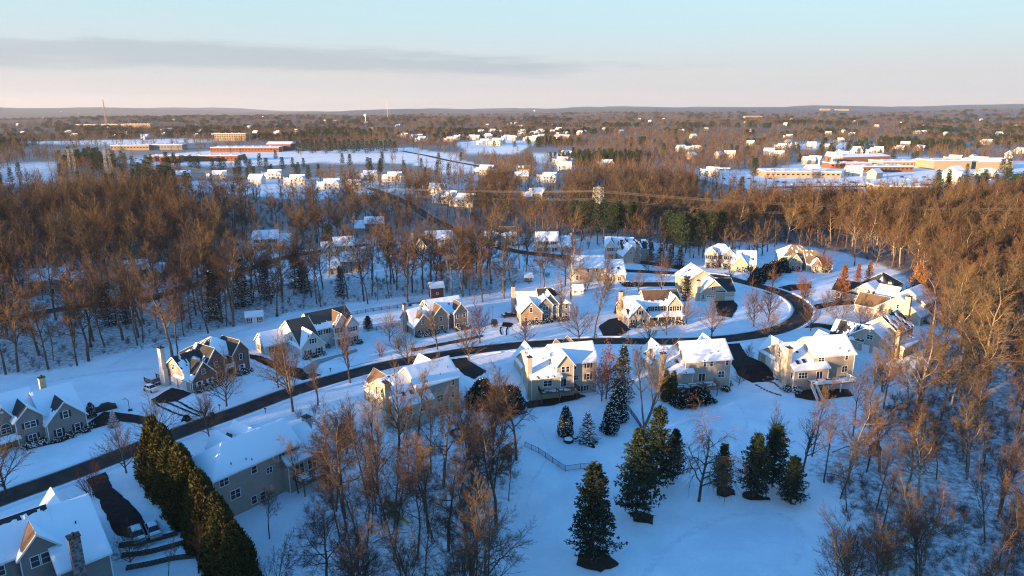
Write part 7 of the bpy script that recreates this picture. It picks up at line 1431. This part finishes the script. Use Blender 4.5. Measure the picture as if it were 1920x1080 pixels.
# far woods out to the horizon
FK = ['far0', 'far1', 'far2', 'far3', 'farpine0']
pts = []
ring = 330.0
rg = np.random.default_rng(5)
hs = np.array([(x, y, r) for x, y, r in HOUSE_SPOTS if math.hypot(x, y) > 320])
while ring < 7000:
    sp = max(8.2, ring / 78); n = int(2 * 0.86 * ring / sp)
    th = np.linspace(-0.86, 0.86, n) + rg.uniform(-.5, .5, n) * sp / ring; r = ring + rg.uniform(-.5, .5, n) * sp
    X, Y = r * np.sin(th), r * np.cos(th); ok = np.ones(n, bool)
    for k, p in WOODS.items(): ok &= ~in_poly(X, Y, p)
    for p in CLEAR: ok &= ~in_poly(X, Y, p) | (rg.random(n) < 0.15)
    for x, y, q in hs:
        if abs(math.hypot(x, y) - ring) < 80: ok &= (np.hypot(X - x, Y - y) > q * 0.9) & ~((np.hypot(X - x * 0.98, Y - y * 0.98) < q * 1.3) & (rg.random(n) < 0.8))
    for line in ROADS_ALL[1:]: ok &= seg_dist(X, Y, line) > 7
    ax_, ay_, _ = to_px(X, Y, np.zeros(n))
    ok &= ~((ay_ > 500) & (ax_ > -30) & (ax_ < 1950))
    open_ = fbm(X / 210 + 31, Y / 150 + 7, 3); ok &= (open_ < 0.60) | (rg.random(n) < 0.15)
    if ring < 2200: ok &= ~(blocks_view(X, Y, 15) & (rg.random(n) < (0.78 if ring < 460 else 0.62)))
    X, Y = X[ok], Y[ok]; Z = T(X, Y); con = fbm(X / 130 + 3, Y / 130 + 77, 2) + rg.normal(0, .05, len(X))
    for x, y, z, c in zip(X, Y, Z, con):
        k = 4 if c > 0.635 else rg.integers(0, 4); s = rg.uniform(0.72, 1.1); pts.append((x, y, z - 0.3, k, s * max(1.0, sp / 10.5), s * (1.0 if ring < 2500 else 1.1)))
    ring += sp
far_o = [p for p in pts]
A = np.array(pts); rr_ = np.hypot(A[:, 0], A[:, 1])
wood('woodland', 'brown woods and hedgerows of the middle distance', A[rr_ < 900], FK); wood('woodland', 'brown wooded country reaching to the horizon', A[rr_ >= 900], FK)
print('far trees', len(A), 'named', len(named), 'rest', len(rest))

# brushwood on the wood floors
bk = ['shrub0', 'shrub1', 'shrub2']
for kk in bk + ['redbush0']:
    if not ensure(kk): at(kk, 'garden_shrub', 'bare shrub on the verge of the lower thicket', (985 + len(kk), 905), 3, 4.5, cat='bush')
for o in list(COL.objects):
    if o.type == 'MESH' and o.parent is not None and o.name.split('.')[0] in ('trunk', 'crown'): SRC.setdefault(o.data.name, o)
for i, (k, sp, hr, lab) in enumerate((('left', 5.2, (0.3, 0.65), 'dark bare brushwood under the trees of the dark wood'), ('rightside', 2.5, (0.25, 0.75), 'dark bare brushwood covering the snowy slope'), ('bottom', 3.3, (0.25, 0.7), 'bare brushwood under the lower thicket'), ('right', 4.6, (0.4, 0.9), 'bare brushwood under the golden wood'), ('leftback', 6, (0.4, 0.9), 'bare brushwood under the deep wood'), ('hamlet', 6.5, (0.3, 0.9), 'bare shrubs between the half hidden houses'), ('middle', 6, (0.4, 0.9), 'bare shrubs of the pylon wood'))):
    X, Y = scatter(WOODS[k], sp, 140 + i); f = free(X, Y, 5.5, 0.8, 0.6) & (fbm(X / 14 + i, Y / 14, 2) > (0.42 if k != 'left' else 0.33)); X, Y = X[f], Y[f]; Z = T(X, Y)
    wood('brushwood', lab, [(x, y, z, random.randrange(3), random.uniform(*hr) * 1.15, random.uniform(*hr)) for x, y, z in zip(X, Y, Z)], bk)
# snow-carrying fallen limbs
for i, (p, a, L) in enumerate((((700, 1020), 20, 6), ((860, 1035), -10, 5), ((1560, 850), 15, 7), ((1600, 905), 160, 6), ((390, 640), 12, 8), ((560, 860), -40, 4))):
    x, y, z = G(*p); b = Buf(); s_ = Buf(); pts_ = [(x + math.cos(R(a)) * L * t, y + math.sin(R(a)) * L * t, z + 0.25 + 0.9 * math.sin(t * 2.5)) for t in np.linspace(0, 1, 7)]
    o = tag(empty('fallen_limb', (0, 0, 0)), 'fallen limb with snow on top, ' + ['deep in the lower thicket', 'near the bottom edge of the lower thicket', 'across the brushy slope', 'lower on the brushy slope', 'behind the brick house lawn at the wood edge', 'beside the evergreen hedge'][i], 'fallen branch')
    b.tube(pts_, [0.16, 0.15, 0.13, 0.12, 0.10, 0.08, 0.04], 6); b.obj('limb', MS['bark'], o); s_.tube([(q[0], q[1], q[2] + 0.12) for q in pts_], [0.06, 0.10, 0.10, 0.09, 0.08, 0.07, 0.03], 5); s_.obj('snow', MS['roofsnow'], o)

# ------------------------------------------------------------------ air
if HAZE > 0:
    b = Buf(); b.box(-17300, 17300, -2600, 17700, -110, 330); hz = b.obj('haze', []); tag(hz, 'pale winter haze over the far country', kind='stuff')
    mh = bpy.data.materials.new('haze'); mh.use_nodes = True; nn_, ll_ = mh.node_tree.nodes, mh.node_tree.links; nn_.clear(); om = nn_.new('ShaderNodeOutputMaterial'); pv = nn_.new('ShaderNodeVolumePrincipled')
    pv.inputs['Color'].default_value = (0.82, 0.86, 0.95, 1); pv.inputs['Density'].default_value = HAZE; pv.inputs['Anisotropy'].default_value = 0.2; ll_.new(pv.outputs[0], om.inputs['Volume']); hz.data.materials.append(mh)
